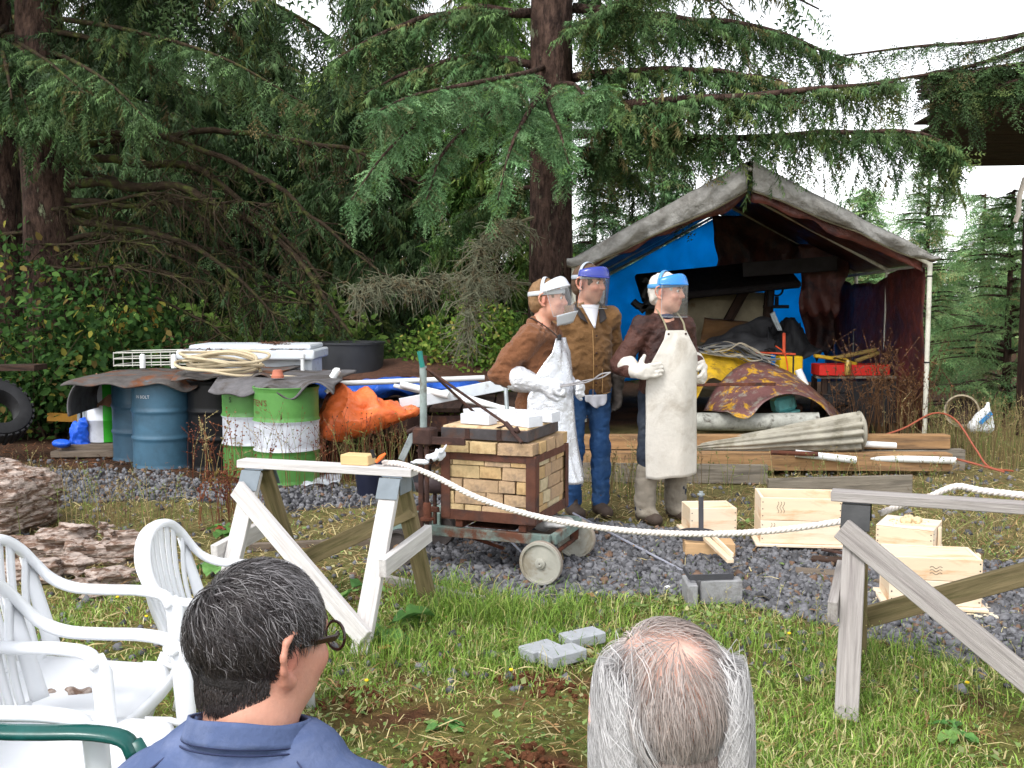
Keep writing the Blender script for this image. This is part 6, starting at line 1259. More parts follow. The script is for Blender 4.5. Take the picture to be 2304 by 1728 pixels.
# ---------------------------------------------------------------- people
def frame2(fwd):
    f = Vector((*fwd, 0)).normalized(); return Matrix((V3(f.y, -f.x, 0), f, V3(0, 0, 1))).transposed()      # columns right, forward, up
def skinmat(name, c): return M(name, None, rough=.52, var=.08, vscale=45, bump=.35, bscale=160, vc=True, spec=.35, sss=.08, bdist=.003)
skin_m = skinmat('skin', None)
def head_prims(c, Rh, s=1.0, k=.02, jaw=1.0):
    """head about its centre; Rh columns right, forward, up"""
    q = lambda x, y, z: np.array(c)+np.array(Rh) @ (np.array([x, y, z])*s); A = np.array(Rh)
    r = lambda *a: [v*s for v in a]
    return [el(q(0, -.014, .030), r(.077, .099, .090), A, k), el(q(0, .038, -.030), r(.062*jaw, .062, .088), A, .03), el(q(0, .020, -.065), r(.058*jaw, .062, .048), A, .03), rc(q(0, .070, -.098), q(0, .060, -.104), .022*s, .024*s, .025),
            rc(q(-.040, .084, .030), q(.040, .084, .030), .012*s, .012*s, .02), rc(q(0, .094, .020), q(0, .113, -.022), .009*s, .0135*s, .012), rc(q(-.013, .100, -.026), q(.013, .100, -.026), .009*s, .009*s, .008),
            el(q(-.042, .070, -.022), r(.024, .024, .022), A, .025), el(q(.042, .070, -.022), r(.024, .024, .022), A, .025),
            el(q(-.032, .104, .012), r(.017, .016, .010), A, .014, 's'), el(q(.032, .104, .012), r(.017, .016, .010), A, .014, 's'),
            rc(q(-.020, .093, -.056), q(.020, .093, -.056), .0075*s, .0075*s, .008), rc(q(-.016, .091, -.067), q(.016, .091, -.067), .008*s, .008*s, .008), rc(q(-.024, .100, -.0615), q(.024, .100, -.0615), .0028*s, .0028*s, .006, 's'),
            ]+[e for sx in (-1, 1) for e in [el(q(sx*.082, -.012, .000), r(.007, .020, .030), (Rh @ Matrix.Rotation(sx*-.45, 3, 'Z')), .008)]+[rc(q(sx*x0, y0, z0), q(sx*x1, y1, z1), r0_*s, r1_*s, .005) for (x0, y0, z0, r0_), (x1, y1, z1, r1_) in
            (lambda L_: zip(L_[:-1], L_[1:]))([(.080, .014, .008, .005), (.085, .010, .030, .0055), (.092, -.010, .039, .006), (.101, -.029, .029, .006), (.105, -.036, .006, .006), (.099, -.029, -.018, .006), (.090, -.014, -.036, .008), (.084, -.002, -.041, .0095)])]]
def skin_cols(c, Rh, s, base, stubble=None, pink=(196, 112, 98)):
    b = np.array(lin(*base)); pk = np.array(lin(*pink)); Rn = np.array(Rh)
    def fn(v):
        l = (v-np.array(c)) @ Rn/s; out = np.tile(b, (len(v), 1))*(1+.06*sn(v, 30)[:, None])
        w = np.zeros(len(v))
        for (x, y, z, rr, a) in ((.045, .085, -.03, .03, .45), (-.045, .085, -.03, .03, .45), (0, .115, -.02, .022, .5), (.085, -.01, 0, .04, .55), (-.085, -.01, 0, .04, .55), (0, .1, -.062, .022, 1.0)):
            w = np.maximum(w, a*np.exp(-(((l-np.array([x, y, z]))**2).sum(1))/rr**2))
        out = out*(1-w[:, None])+pk*w[:, None]
        if stubble:
            m = np.clip((-.035-l[:, 2])/.02, 0, 1)*np.clip((l[:, 1]-.0)/.03, 0, 1)*(l[:, 2] > -.13)*.45; out = out*(1-m[:, None])+np.array(lin(*stubble))*m[:, None]
        return out
    return fn
def eyes(t, c, Rh, s):
    q = lambda x, y, z: Vector(c)+Rh @ (V3(x, y, z)*s)
    ew, ei, eb = M('eye_white', lin(220, 214, 206), rough=.25, var=0, bump=0), M('eye_iris', lin(52, 44, 40), rough=.2, var=0, bump=0), None
    for sx in (-1, 1):
        e = MB().lathe([(.0001, -.0115*s)]+[(.0115*s*math.cos(a), .0115*s*math.sin(a)) for a in [R(-75+15*k) for k in range(11)]]+[(.0001, .0115*s)], q(sx*.032, .0855, .0115), 14, Rh @ Matrix.Rotation(R(-90), 3, 'X')).build('eye', ew, t, smooth='all')
        MB().lathe([(.0075*s, .0090*s), (.005*s, .0108*s), (.0002, .0119*s)], q(sx*.032, .0855, .0115), 12, Rh @ Matrix.Rotation(R(-90), 3, 'X'), cap=False).build('iris', ei, e, smooth='all')
        m = MB(); m.tube([q(sx*.014, .0985, .030), q(sx*.032, .098, .036), q(sx*.050, .086, .030)], [.0045*s, .006*s, .003*s], 6); m.build('eyebrow', M('brow_hair', lin(82, 62, 48), var=.1, bump=0), t, smooth='all')
def hair_cap(t, c, Rh, s, mat, front=.062, top=.012, low=-.045, thin=0):
    """hair shell: cranium grown a little, cut free of the face"""
    q = lambda x, y, z: np.array(c)+np.array(Rh) @ (np.array([x, y, z])*s); A = np.array(Rh); g = top
    pr = [el(q(0, -.018, .030), [(.079+g)*s, (.100+g)*s, (.092+g-thin)*s], A, .02), el(q(0, -.065, -.03), [(.060+g)*s, (.045+g)*s, (.055+g)*s], A, .03),
          sbx(q(0, .155, -.03), [.2*s, .085*s, .115*s], A, .01, .012, 's'), sbx(q(0, .12, -.10), [.2*s, .12*s, .085*s], A, .01, .012, 's'), sbx(q(0, 0, -.19+low), [.25*s, .25*s, .1*s], A, .01, .012, 's'),
          sbx(q(0, .115, .075), [.2*s, (.117-front)*s+.0*s, .05*s], A, .01, .015, 's')]
    pr += [sbx(q(sx*.1, .012, -.012), [.035*s, .028*s, .045*s], A, .012, .012, 's') for sx in (-1, 1)]
    return sdfobj('hair', pr, .006, mat, t, disp=lambda P: .004*sn(P, 70)+.002*sn(P, 160))
def glove_prims(w, d, pn, s=1.0, curl=.6, thumb=.7, spread=.9, cuff=.16, flare=1.35, cdir=None, k=.012):
    """w wrist, d hand direction, pn palm normal; thumb leaves on the d x pn side times sign of thumb"""
    w = Vector(w); d = norm(d); pn = Vector(pn); pn = (pn-d*pn.dot(d)).normalized(); sd_ = d.cross(pn)*(1 if thumb > 0 else -1)
    A = np.array(Matrix((d, sd_, pn)).transposed()); out = [el(w+d*.055*s, [.058*s, .048*s, .026*s], A, .02)]
    for i, (off, L) in enumerate(((.034, .072), (.012, .082), (-.011, .077), (-.033, .060))):
        p0 = w+d*.088*s+sd_*off*s*spread; c1, c2 = curl*.55, curl*1.3; d1 = (d*math.cos(c1)+pn*math.sin(c1)).normalized(); d2 = (d*math.cos(c2)+pn*math.sin(c2)).normalized()
        p1 = p0+d1*L*.5*s; p2 = p1+d2*L*.55*s; out += [rc(p0, p1, .0145*s, .014*s, k*.5), rc(p1, p2, .014*s, .012*s, k*.4)]
    a = abs(thumb); t0 = w+d*.030*s+sd_*.036*s; td = (sd_*math.sin(a)+d*math.cos(a)+pn*.25).normalized(); t1 = t0+td*.042*s; t2 = t1+(td*.8+d*.35+pn*.2).normalized()*.036*s
    out += [rc(t0, t1, .019*s, .016*s, .015), rc(t1, t2, .016*s, .013*s, .006)]
    cd = norm(cdir) if cdir is not None else -d
    if cuff: out += [rc(w+d*.01*s, w+cd*cuff, .036*s, .046*s*flare, .02)]
    return out
def tubefold(P, amp, sc, o=0): return amp*sn(P, sc, 8, o)+amp*1.1*(np.abs(sn(P*np.array([1, 1, 1.5], np.float32), sc*1.7, 8, o+4))-.5)
class Man:
    def __init__(s, label, base, fwd, Hh):
        s.Rb = frame2(fwd); s.b = Vector((*base, 0)); s.H = Hh; s.label = label; s.k = Hh/1.78
    def p(s, x, y, z): return s.b+s.Rb @ V3(x*s.k, y*s.k, z*s.k)
    def make(s, hc, hf, tilt, base_col, arms, legs, stubble=None, hs=1.0, jaw=1.0, roll=0):
        """hc local head centre, hf head facing (world), arms [(shoulder,elbow,wrist)] legs [(hip,knee,ankle)]"""
        s.hc = s.p(*hc); s.Rh = frame2(hf) @ Matrix.Rotation(tilt, 3, 'X') @ Matrix.Rotation(roll, 3, 'Y'); s.hs = hs*s.k; A = np.array(s.Rb); k = s.k
        pr = head_prims(s.hc, s.Rh, s.hs, jaw=jaw); nb = s.p(0, -.02, 1.47); hb = s.hc+s.Rh @ V3(0, -.018, -.07)*s.hs
        pr += [rc(hb, nb, .056*k*(jaw*.5+.5), .062*k, .03), el(s.p(0, 0, 1.30), [.16*k, .105*k, .22*k], A, .05), el(s.p(0, .01, 1.05), [.15*k, .11*k, .2*k], A, .05), el(s.p(0, 0, .93), [.15*k, .11*k, .13*k], A, .05), rc(s.p(-.14, 0, 1.42), s.p(.14, 0, 1.42), .05*k, .05*k, .05)]
        for a, e, w in arms:
            d = (s.p(*w)-s.p(*e)).normalized(); pr += [rc(s.p(*a), s.p(*e), .048*k, .04*k, .03), rc(s.p(*e), s.p(*w)-d*.02, .04*k, .026*k, .02), el(s.p(*w)-d*.03, [.02, .02, .02], None, .02)]
        for h, kn, an in legs:
            pr += [rc(s.p(*h), s.p(*kn), .075*k, .05*k, .03), rc(s.p(*kn), s.p(*an), .05*k, .035*k, .02), rc(s.p(*an)+V3(0, 0, -.03), s.p(*an)+s.Rb @ V3(0, .10, -.06), .03*k, .022*k, .02)]
        v, f = sdf_mesh(pr, .0085, zf=(s.hc.z-.2, 2.8)); s.o = npobj('person', v, f, skin_m, None, col=skin_cols(s.hc, s.Rh, s.hs, base_col, stubble)(v), smooth=True, base=s.b)
        tag(s.o, s.label, 'person'); eyes(s.o, s.hc, s.Rh, s.hs); return s.o
    def cloth(s, name, prims, mat, h=.009, amp=.006, sc=22, o=0): return sdfobj(name, prims, h, mat, s.o, disp=lambda P: tubefold(P, amp, sc, o))
    def jacket(s, mat, arms, hem=.86, belly=.0, chest=.0, ra=1.0, amp=.009, name='jacket', collar=True, fl=.68):
        A = np.array(s.Rb); k = s.k
        pr = [el(s.p(0, -.005, 1.28), [(.195+chest)*k, (.135+chest*.6)*k, .24*k], A, .05), el(s.p(0, .02+belly*.4, 1.08), [(.185+belly)*k, (.135+belly)*k, .2*k], A, .06), rc(s.p(-.155, -.01, 1.425), s.p(.155, -.01, 1.425), .068*k, .068*k, .05),
              sbx(s.p(0, .005+belly*.3, (hem+1.02)/2), [(.185+belly)*k, (.125+belly)*k, (1.05-hem)/2*k], A, .11*k, .05)]
        if collar: pr += [el(s.p(0, -.015, 1.485), [.085*k, .085*k, .05*k], A, .03), rc(s.p(0, .03, 1.47), s.p(0, .06, 1.6), .045*k, .055*k, .012, 's')]
        for a, e, w in arms:
            e_, w_ = s.p(*e), s.p(*w); w_ = e_.lerp(w_, fl); pr += [rc(s.p(*a), e_, .076*k*ra, .064*k*ra, .04), rc(e_, w_, .064*k*ra, .054*k*ra, .03)]
        return s.cloth(name, pr, mat, .0105, amp, 20, 3)
    def trousers(s, mat, legs, r=1.0, waist=1.0, amp=.008):
        k = s.k; A = np.array(s.Rb); pr = [el(s.p(0, 0, .93), [.17*k*waist, .125*k*waist, .13*k], A, .05)]
        for h, kn, an in legs: pr += [rc(s.p(*h), s.p(*kn), .092*k*r, .072*k*r, .04), rc(s.p(*kn), s.p(an[0], an[1], an[2]+.0), .072*k*r, .066*k*r, .04)]
        return s.cloth('trousers', pr, mat, .0115, amp, 24, 6)
    def boot(s, an, mat, ln=.2, toe=(0, 1)):
        a = s.p(*an); d = s.Rb @ V3(toe[0], toe[1], 0).normalized(); pr = [rc(V3(a.x, a.y, .14), V3(a.x, a.y, .05), .056, .054, .03), rc(V3(a.x, a.y, .045)-d*.04, V3(a.x, a.y, .042)+d*(ln-.05), .048, .046, .03), sbx((a.x+d.x*.07, a.y+d.y*.07, -.045), (.3, .3, .05), None, .001, .004, 's')]
        return sdfobj('boot', pr, .008, mat, s.o)
def shield(man, crown_col, clear_h=.20, tilt=.0, chin=False, r=.128, open_=(R(-78), R(78)), strap=(200, 204, 210)):
    """face shield: headband, crown, clear window"""
    Rh, c, s = man.Rh, man.hc, man.hs; Rz = Rh @ Matrix.Rotation(R(90), 3, 'Z') @ Matrix.Identity(3); t = thing('face_shield', '', 'face shield', c); t.parent = man.o; t.location = c-ORG[man.o]
    for k_ in ('label', 'category'):
        if k_ in t: del t[k_]
    cm = M('shield_%d_%d_%d' % crown_col, lin(*crown_col), rough=.28, var=.05, bump=0, spec=.5, coat=.3); sm = M('strap_%d' % strap[0], lin(*strap), rough=.4, var=.05, bump=0)
    if 'clear_visor' not in _mats:
        m = bpy.data.materials.new('clear_visor'); m.use_nodes = True; n = m.node_tree; n.nodes.clear(); tr = n.nodes.new('ShaderNodeBsdfTransparent'); tr.inputs[0].default_value = (.93, .94, .94, 1); gl = n.nodes.new('ShaderNodeBsdfGlossy'); gl.inputs['Roughness'].default_value = .12; df = n.nodes.new('ShaderNodeBsdfDiffuse'); df.inputs[0].default_value = (.75, .77, .78, 1)
        lw = n.nodes.new('ShaderNodeLayerWeight'); lw.inputs[0].default_value = .32; mr = n.nodes.new('ShaderNodeMapRange'); mr.inputs[3].default_value = .03; mr.inputs[4].default_value = .38; n.links.new(lw.outputs['Facing'], mr.inputs[0])
        m1 = n.nodes.new('ShaderNodeMixShader'); m2 = n.nodes.new('ShaderNodeMixShader'); m2.inputs[0].default_value = .045; out = n.nodes.new('ShaderNodeOutputMaterial')
        n.links.new(mr.outputs[0], m1.inputs[0]); n.links.new(tr.outputs[0], m1.inputs[1]); n.links.new(gl.outputs[0], m1.inputs[2]); n.links.new(m1.outputs[0], m2.inputs[1]); n.links.new(df.outputs[0], m2.inputs[2]); n.links.new(m2.outputs[0], out.inputs[0]); _mats['clear_visor'] = m
    q = lambda x, y, z: c+Rh @ (V3(x, y, z)*s)
    bandp = [q(.094*math.sin(a), -.012+.114*math.cos(a), .052-.012*(1-math.cos(a))) for a in [2*math.pi*i/32 for i in range(33)]]
    m = MB(); m.tube(bandp, .004, 8, cap=False, flat=4.0, up=Rh @ V3(0, 0, 1)); m.build('headband', sm, t, smooth='all')
    m = MB(); m.tube([q(.094*math.cos(a), -.02+.0*a, .05+.088*math.sin(a)) for a in [math.pi*i/16 for i in range(17)]], .0035, 8, cap=False, flat=3.6, up=Rh @ V3(0, 1, 0)); m.build('crown_strap', sm, t, smooth='all')
    lean = Rh @ Matrix.Rotation(tilt, 3, 'X')
    ql = lambda x, y, z: c+Rh @ (V3(0, 0, .05)*s)+lean @ (V3(x, y, z)*s)
    def crown(u, v):
        a = open_[0]*1.12+(open_[1]-open_[0])*1.12*u; rr = r*(1.0-.20*v**2.2); zz = .0+.068*math.sin(v*1.5708)*(.30+.70*math.cos(a*.8)); return ql(rr*math.sin(a), -.012+(rr+.018*(1-v)*math.cos(a))*math.cos(a), zz)
    MB().grid(crown, 30, 10).build('crown_guard', cm, t, smooth='all', solid=.004)
    m = MB(); m.tube([crown(i/30, 0) for i in range(31)], .005, 6, flat=1.6, up=Rh @ V3(0, 0, 1)); m.build('brim', cm, t, smooth='all')
    def win(u, v):
        a = open_[0]+(open_[1]-open_[0])*u; rr = r*1.02; return ql(rr*math.sin(a), -.012+(rr+.018*math.cos(a))*math.cos(a), -.002-clear_h*v)
    MB().grid(win, 28, 10).build('window', _mats['clear_visor'], t, smooth='all')
    m = MB(); m.tube([win(i/28, 1) for i in range(29)], .0016, 5); m.tube([win(0, i/10) for i in range(11)], .0016, 5); m.tube([win(1, i/10) for i in range(11)], .0016, 5); m.build('window_edge', M('visor_edge', lin(190, 194, 198), rough=.2, var=0, bump=0, alpha=.8), t, smooth='all')
    if chin:
        def ch(u, v):
            a = open_[0]*.9+(open_[1]-open_[0])*.9*u; rr = r*(1.04-.30*v); return ql(rr*math.sin(a), -.012+(rr+.02*math.cos(a))*math.cos(a)-.01*v, -clear_h-.06*v)
        MB().grid(ch, 24, 6).build('chin_guard', sm, t, smooth='all', solid=.003)
    for sx in (-1, 1): MB().lathe([(.013, -.004), (.013, .006), (.006, .008)], q(sx*.1, .0, .05), 12, Rh @ Matrix.Rotation(sx*R(90), 3, 'Y')).build('knob', sm, t, smooth=True)
    return t
def apron(man, name, mat, rows, nu=30, folds=.012, seed=0, solid=.004, fr=3.0):
    """rows: (z, xl, xr, yc, wrap) in the man's local frame, top to bottom"""
    zs = [r_[0] for r_ in rows]; n = len(rows)-1
    def fn(u, v):
        t_ = v*n; k_ = min(int(t_), n-1); f_ = t_-k_; f_ = f_*f_*(3-2*f_)*.5+f_*.5; a, b = rows[k_], rows[k_+1]; z, xl, xr, yc, wr = [a[i]+(b[i]-a[i])*f_ for i in range(5)]
        s_ = u*2-1; x = (xl+xr)/2+(xr-xl)/2*s_; fo = folds*v*(math.sin(s_*fr*3.14+seed+v*1.5)+.5*math.sin(s_*fr*6.1+seed*2))+.35*folds*sn1(u*5, v*6, seed, 2.0, seed)
        return man.p(x, yc-wr*s_*s_+fo, z+.006*sn1(u*4, seed, 0, 2)*v)
    return MB().grid(fn, nu, 44).build(name, mat, man.o, smooth='all', solid=solid, off=1.0)

suede = M('brown_suede', lin(126, 84, 58), rough=.88, var=.06, vscale=12, col2=lin(110, 72, 50), c2scale=3, c2lo=.40, c2hi=.75, bump=.5, bscale=24, spec=.1, sheen=.15, bdist=.05)
suede2 = M('tan_suede', lin(122, 90, 58), rough=.88, var=.06, vscale=11, col2=lin(106, 78, 50), c2scale=3, c2lo=.40, c2hi=.75, bump=.45, bscale=24, spec=.1, sheen=.15, bdist=.05)
leath = M('dark_leather', lin(80, 50, 42), rough=.62, var=.22, vscale=7, col2=lin(54, 36, 34), c2scale=4, bump=.6, bscale=15, spec=.3, bdist=.05)
denim = M('blue_denim', lin(46, 78, 122), rough=.85, var=.2, vscale=9, col2=lin(78, 108, 146), c2scale=3, c2lo=.5, c2hi=.7, bump=.3, bscale=30, spec=.15, bdist=.02)
denimd = M('dark_denim', lin(52, 58, 70), rough=.85, var=.2, vscale=9, col2=lin(80, 84, 90), c2scale=3, c2lo=.52, c2hi=.7, bump=.3, bscale=30, spec=.15, bdist=.02)
silver = M('aluminised_cloth', lin(214, 216, 222), rough=.3, var=.05, vscale=10, bump=.3, bscale=18, metal=.6, spec=.5, bdist=.03)
silverg = M('aluminised_glove', lin(220, 222, 228), rough=.42, var=.06, vscale=12, bump=.6, bscale=40, metal=.35, spec=.5, bdist=.02)
hide = M('white_hide', lin(208, 203, 194), rough=.9, var=.1, vscale=6, col2=lin(172, 162, 148), c2scale=4, c2lo=.5, c2hi=.72, bump=.3, bscale=35, spec=.1, bdist=.015)
boot_m = M('brown_boot', lin(74, 62, 54), rough=.75, var=.2, bump=.2); gaiter_m = M('grey_hide', lin(142, 134, 122), rough=.9, var=.14, vscale=7, col2=lin(112, 104, 92), c2scale=4, bump=.3, bscale=30, spec=.1, bdist=.02)
glove_dk = M('dark_glove', lin(70, 64, 60), rough=.85, var=.25, bump=.3, bscale=30); shirt_w = M('white_shirt', lin(214, 214, 222), rough=.85, var=.05, bump=.25, bscale=30, spec=.15, bdist=.02)
def stitch(man, pts, mat=None, r=.0022, name='seam'):
    m = MB(); m.tube(bez(pts, 24), r, 5); return m.build(name, mat or M('pale_thread', lin(186, 146, 96), var=.1, bump=0), man.o, smooth=True)

# --- man in the white hide apron
mc = Man('older man in white hide apron, dark leather jacket and light blue face shield', (1.10, 7.30), (.42, -.91), 1.78)
armsC = [((.185, 0, 1.425), (.345, -.03, 1.16), (.34, .15, 1.10)), ((-.185, 0, 1.425), (-.30, -.10, 1.19), (-.295, .06, 1.14))]
legsC = [((.095, 0, .90), (.13, .02, .50), (.145, 0, .10)), ((-.095, 0, .90), (-.12, .02, .50), (-.135, -.02, .10))]
mc.make((.0, .035, 1.672), (.86, -.51), -.06, (212, 160, 138), armsC, legsC, jaw=1.04, hs=1.12)
mc.jacket(leath, armsC, hem=.90, belly=.012, ra=1.05); mc.trousers(denimd, legsC, 1.02, 1.1)
hair_cap(mc.o, mc.hc, mc.Rh, mc.hs, M('white_hair', lin(214, 208, 200), rough=.7, var=.12, vscale=30, bump=.6, bscale=200), front=.07, top=.006, low=-.03)
mc.cloth('shirt_collar', [el(mc.p(0, .0, 1.495), [.075, .078, .035], np.array(mc.Rb), .02)], M('navy_cloth', lin(34, 42, 74), var=.1), .007, .003)
apron(mc, 'apron', hide, [(1.40, -.085, .085, .165, .005), (1.34, -.11, .11, .185, .01), (1.24, -.17, .17, .205, .03), (1.12, -.215, .215, .225, .10), (.98, -.215, .215, .232, .12), (.80, -.215, .215, .215, .10), (.55, -.22, .22, .20, .08), (.345, -.215, .22, .19, .06)], folds=.006, seed=1, fr=1.3)
for sx in (-1, 1): m = MB(); m.tube(bez([mc.p(sx*.075, .165, 1.395), mc.p(sx*.08, .12, 1.47), mc.p(sx*.07, .02, 1.545), mc.p(sx*.03, -.06, 1.55)], 12), .0075, 6, flat=.5); m.build('apron_strap', M('strap_hide', lin(150, 142, 116), var=.1), mc.o, smooth=True); MB().lathe([(.008, -.003), (.008, .004)], mc.p(sx*.073, .175, 1.375), 10, mc.Rb @ Matrix.Rotation(R(-90), 3, 'X')).build('rivet', rustd_m, mc.o)
w = mc.p(*armsC[0][2]); d = mc.Rb @ V3(-.85, .42, .16)
mc.cloth('glove', glove_prims(w+d*.02, d, mc.Rb @ V3(-.35, -.9, -.1), 1.12, .35, -1.25 if False else 1.2, 1.0, .12, 1.55, cdir=(mc.p(*armsC[0][1])-w)), hide, .006, .003, 30)
w = mc.p(*armsC[1][2]); d = mc.Rb @ V3(.25, .62, -.62); mc.cloth('glove', glove_prims(w+d*.01, d, mc.Rb @ V3(.75, -.3, -.5), 1.1, 1.3, -.7, .95, .10, 1.4, cdir=(mc.p(*armsC[1][1])-w)), hide, .006, .003, 30)
for lg_ in legsC:
    kn, an = mc.p(*lg_[1]), mc.p(*lg_[2]); mc.cloth('gaiter', [rc(kn+V3(0, 0, -.12), an+V3(0, 0, .06), .085, .074, .02), rc(an+V3(0, 0, .06), an+V3(0, 0, -.01), .07, .075, .03), el(an+mc.Rb @ V3(0, .06, -.035), [.06, .085, .045], np.array(mc.Rb), .03)], gaiter_m, .009, .006, 20); mc.boot(lg_[2], boot_m, .21)
shield(mc, (40, 132, 214), .205, .05, strap=(86, 150, 206))
# --- tall man in tan jacket and jeans
ma = Man('tall man in tan suede jacket and blue jeans wearing a dark blue face shield', (.56, 7.50), (.28, -.96), 1.87)
armsA = [((.175, 0, 1.42), (.235, -.05, 1.15), (.22, .08, .95)), ((-.175, 0, 1.42), (-.235, -.05, 1.16), (-.225, .02, .93))]
legsA = [((.085, 0, .90), (.10, .02, .50), (.10, 0, .10)), ((-.085, 0, .90), (-.095, .03, .50), (-.10, .02, .10))]
ma.make((.0, .035, 1.655), (.80, -.60), -.10, (206, 150, 126), armsA, legsA, stubble=(150, 116, 100), hs=1.07, jaw=.94)
ma.jacket(suede2, armsA, hem=.855, belly=-.005, chest=-.005, ra=.92); ma.trousers(denim, legsA, .95)
def vshirt(u, v):
    a = ma.p(.062*(1-v)+.004, .055+.09*v, 1.505-.16*v); b = ma.p(-.062*(1-v)-.004, .055+.09*v, 1.505-.16*v); return a.lerp(b, u)+ma.Rb @ V3(0, .03*math.sin(u*3.14)*(1-v)+.004, 0)
MB().grid(vshirt, 8, 8).build('shirt_front', shirt_w, ma.o, smooth='all', solid=.006)
def tail(u, v):
    x = -.11+.17*u; return ma.p(x, .125-1.2*x*x+.012*math.sin(u*14)*v, .875-(.035+.05*math.sin(u*3.14))*v*(1+.4*sn1(u*4, 0, 0, 2)))
MB().grid(tail, 16, 6).build('shirt_tail', shirt_w, ma.o, smooth='all', solid=.005)
for sx in (-1, 1):
    def lap(u, v, sx=sx):
        a = ma.p(sx*.082, -.01, 1.525).lerp(ma.p(sx*.045, .125, 1.375), u); b = ma.p(sx*.115, -.01, 1.49).lerp(ma.p(sx*.098, .118, 1.41), u); return a.lerp(b, v)+ma.Rb @ V3(0, .016*math.sin(v*3.1)+.008, .008*math.sin(u*3.1))
    MB().grid(lap, 10, 6).build('collar', M('dark_collar', lin(44, 40, 40), rough=.8, var=.15), ma.o, smooth='all', solid=.006)
hair_cap(ma.o, ma.hc, ma.Rh, ma.hs, M('brown_hair', lin(92, 70, 54), rough=.6, var=.25, vscale=40, bump=.6, bscale=200), front=.066, top=.008, low=-.03)
stitch(ma, [ma.p(.012, .142, 1.33), ma.p(.010, .152, 1.20), ma.p(.008, .155, 1.05), ma.p(.008, .145, .87)])
for zz in (1.29, 1.17, 1.08, .96): MB().lathe([(.007, -.006), (.007, .004), (.003, .006)], ma.p(-.012, .158, zz), 10, ma.Rb @ Matrix.Rotation(R(-90), 3, 'X')).build('snap', rustd_m, ma.o, smooth=True)
stitch(ma, [ma.p(-.06, .148, 1.06), ma.p(-.062, .15, .96), ma.p(-.064, .142, .89), ma.p(-.11, .118, .885), ma.p(-.155, .07, .89)])
w = ma.p(*armsA[1][2]); ma.cloth('glove', glove_prims(w+V3(0, 0, -.03), (.05, -.1, -1), ma.Rb @ V3(.9, .3, 0), 1.05, .7, .6, .9, .10, 1.3, cdir=(0, 0, 1)), glove_dk, .006, .003, 30)
w = ma.p(*armsA[0][2]); ma.cloth('glove', glove_prims(w+V3(0, 0, -.02), (.0, -.1, -1), ma.Rb @ V3(-.9, .3, 0), 1.05, .7, -.6, .9, .09, 1.3, cdir=(0, 0, 1)), glove_dk, .007, .003, 30)
for lg_ in legsA: ma.boot(lg_[2], boot_m, .2)
shield(ma, (44, 58, 150), .20, .0, strap=(170, 178, 190))
# --- man in silver apron, in profile
mb_ = Man('man in profile wearing brown suede coat, silver apron and white face shield', (.20, 6.86), (.92, -.39), 1.73)
armsB = [((.19, 0, 1.42), (.285, -.20, 1.15), (.225, .04, 1.085)), ((-.185, 0, 1.42), (-.25, -.06, 1.16), (-.10, .20, 1.06))]
legsB = [((.09, 0, .90), (.10, .02, .50), (.105, 0, .10)), ((-.09, 0, .90), (-.10, .02, .50), (-.105, .02, .10))]
mb_.make((.0, .05, 1.665), (.97, -.25), -.02, (216, 160, 136), armsB, legsB, hs=1.13, jaw=1.1)
mb_.jacket(suede, armsB, hem=.70, belly=.02, chest=.005, ra=1.14, amp=.012); mb_.trousers(denimd, legsB, 1.0)
hair_cap(mb_.o, mb_.hc, mb_.Rh, mb_.hs, M('fair_hair', lin(138, 106, 74), rough=.6, var=.2, vscale=40, bump=.6, bscale=200), front=.066, top=.008, low=-.03)
apron(mb_, 'apron', silver, [(1.40, -.10, .11, .165, .02), (1.30, -.15, .16, .19, .05), (1.15, -.21, .235, .215, .16), (1.0, -.22, .265, .240, .23), (.8, -.23, .28, .265, .25), (.6, -.24, .30, .295, .26), (.40, -.25, .31, .340, .26)], folds=.024, seed=4, fr=1.7)
m = MB(); m.tube(bez([mb_.p(.10, .17, 1.40), mb_.p(.105, .10, 1.46), mb_.p(.09, -.02, 1.53), mb_.p(.03, -.08, 1.53)], 12), .009, 6, flat=.5); m.build('apron_strap', M('dark_strap', lin(52, 40, 36), var=.1), mb_.o, smooth=True); MB().box(mb_.p(.105, .175, 1.405), (.03, .02, .04), mb_.Rb).build('strap_buckle', M('buckle', lin(40, 40, 44), var=.1), mb_.o)
stitch(mb_, [mb_.p(.02, -.06, 1.50), mb_.p(.13, -.075, 1.47), mb_.p(.22, -.06, 1.42)]); stitch(mb_, [mb_.p(.255, .04, 1.38), mb_.p(.275, -.02, 1.30), mb_.p(.285, -.10, 1.27), mb_.p(.26, -.16, 1.29)])
w = mb_.p(*armsB[0][2]); d = mb_.Rb @ V3(-.25, .95, -.12); mb_.cloth('glove', glove_prims(w+d*.05, d, mb_.Rb @ V3(-.9, -.2, -.25), 1.12, 1.0, -.5, .95, .16, 1.75, cdir=(mb_.p(*armsB[0][1])-w)), silverg, .006, .004, 34)
w2 = mb_.p(*armsB[1][2]); mb_.cloth('glove', glove_prims(w2, mb_.Rb @ V3(.5, .8, -.1), mb_.Rb @ V3(.8, -.3, -.2), 1.08, 1.1, .5, .95, .12, 1.5, cdir=(mb_.p(*armsB[1][1])-w2)), silverg, .007, .004, 34)
for lg_ in legsB: mb_.boot(lg_[2], boot_m, .2)
shield(mb_, (214, 216, 222), .165, .30, chin=True, r=.132, strap=(196, 200, 206))
t = thing('tongs', 'bright steel tongs held out in the silver gloves', 'tongs', W(1300, 862, 6.6)); tg = M('tong_steel', lin(150, 146, 146), rough=.35, metal=.6, var=.15, bump=.05)
hp_ = w+d*.13
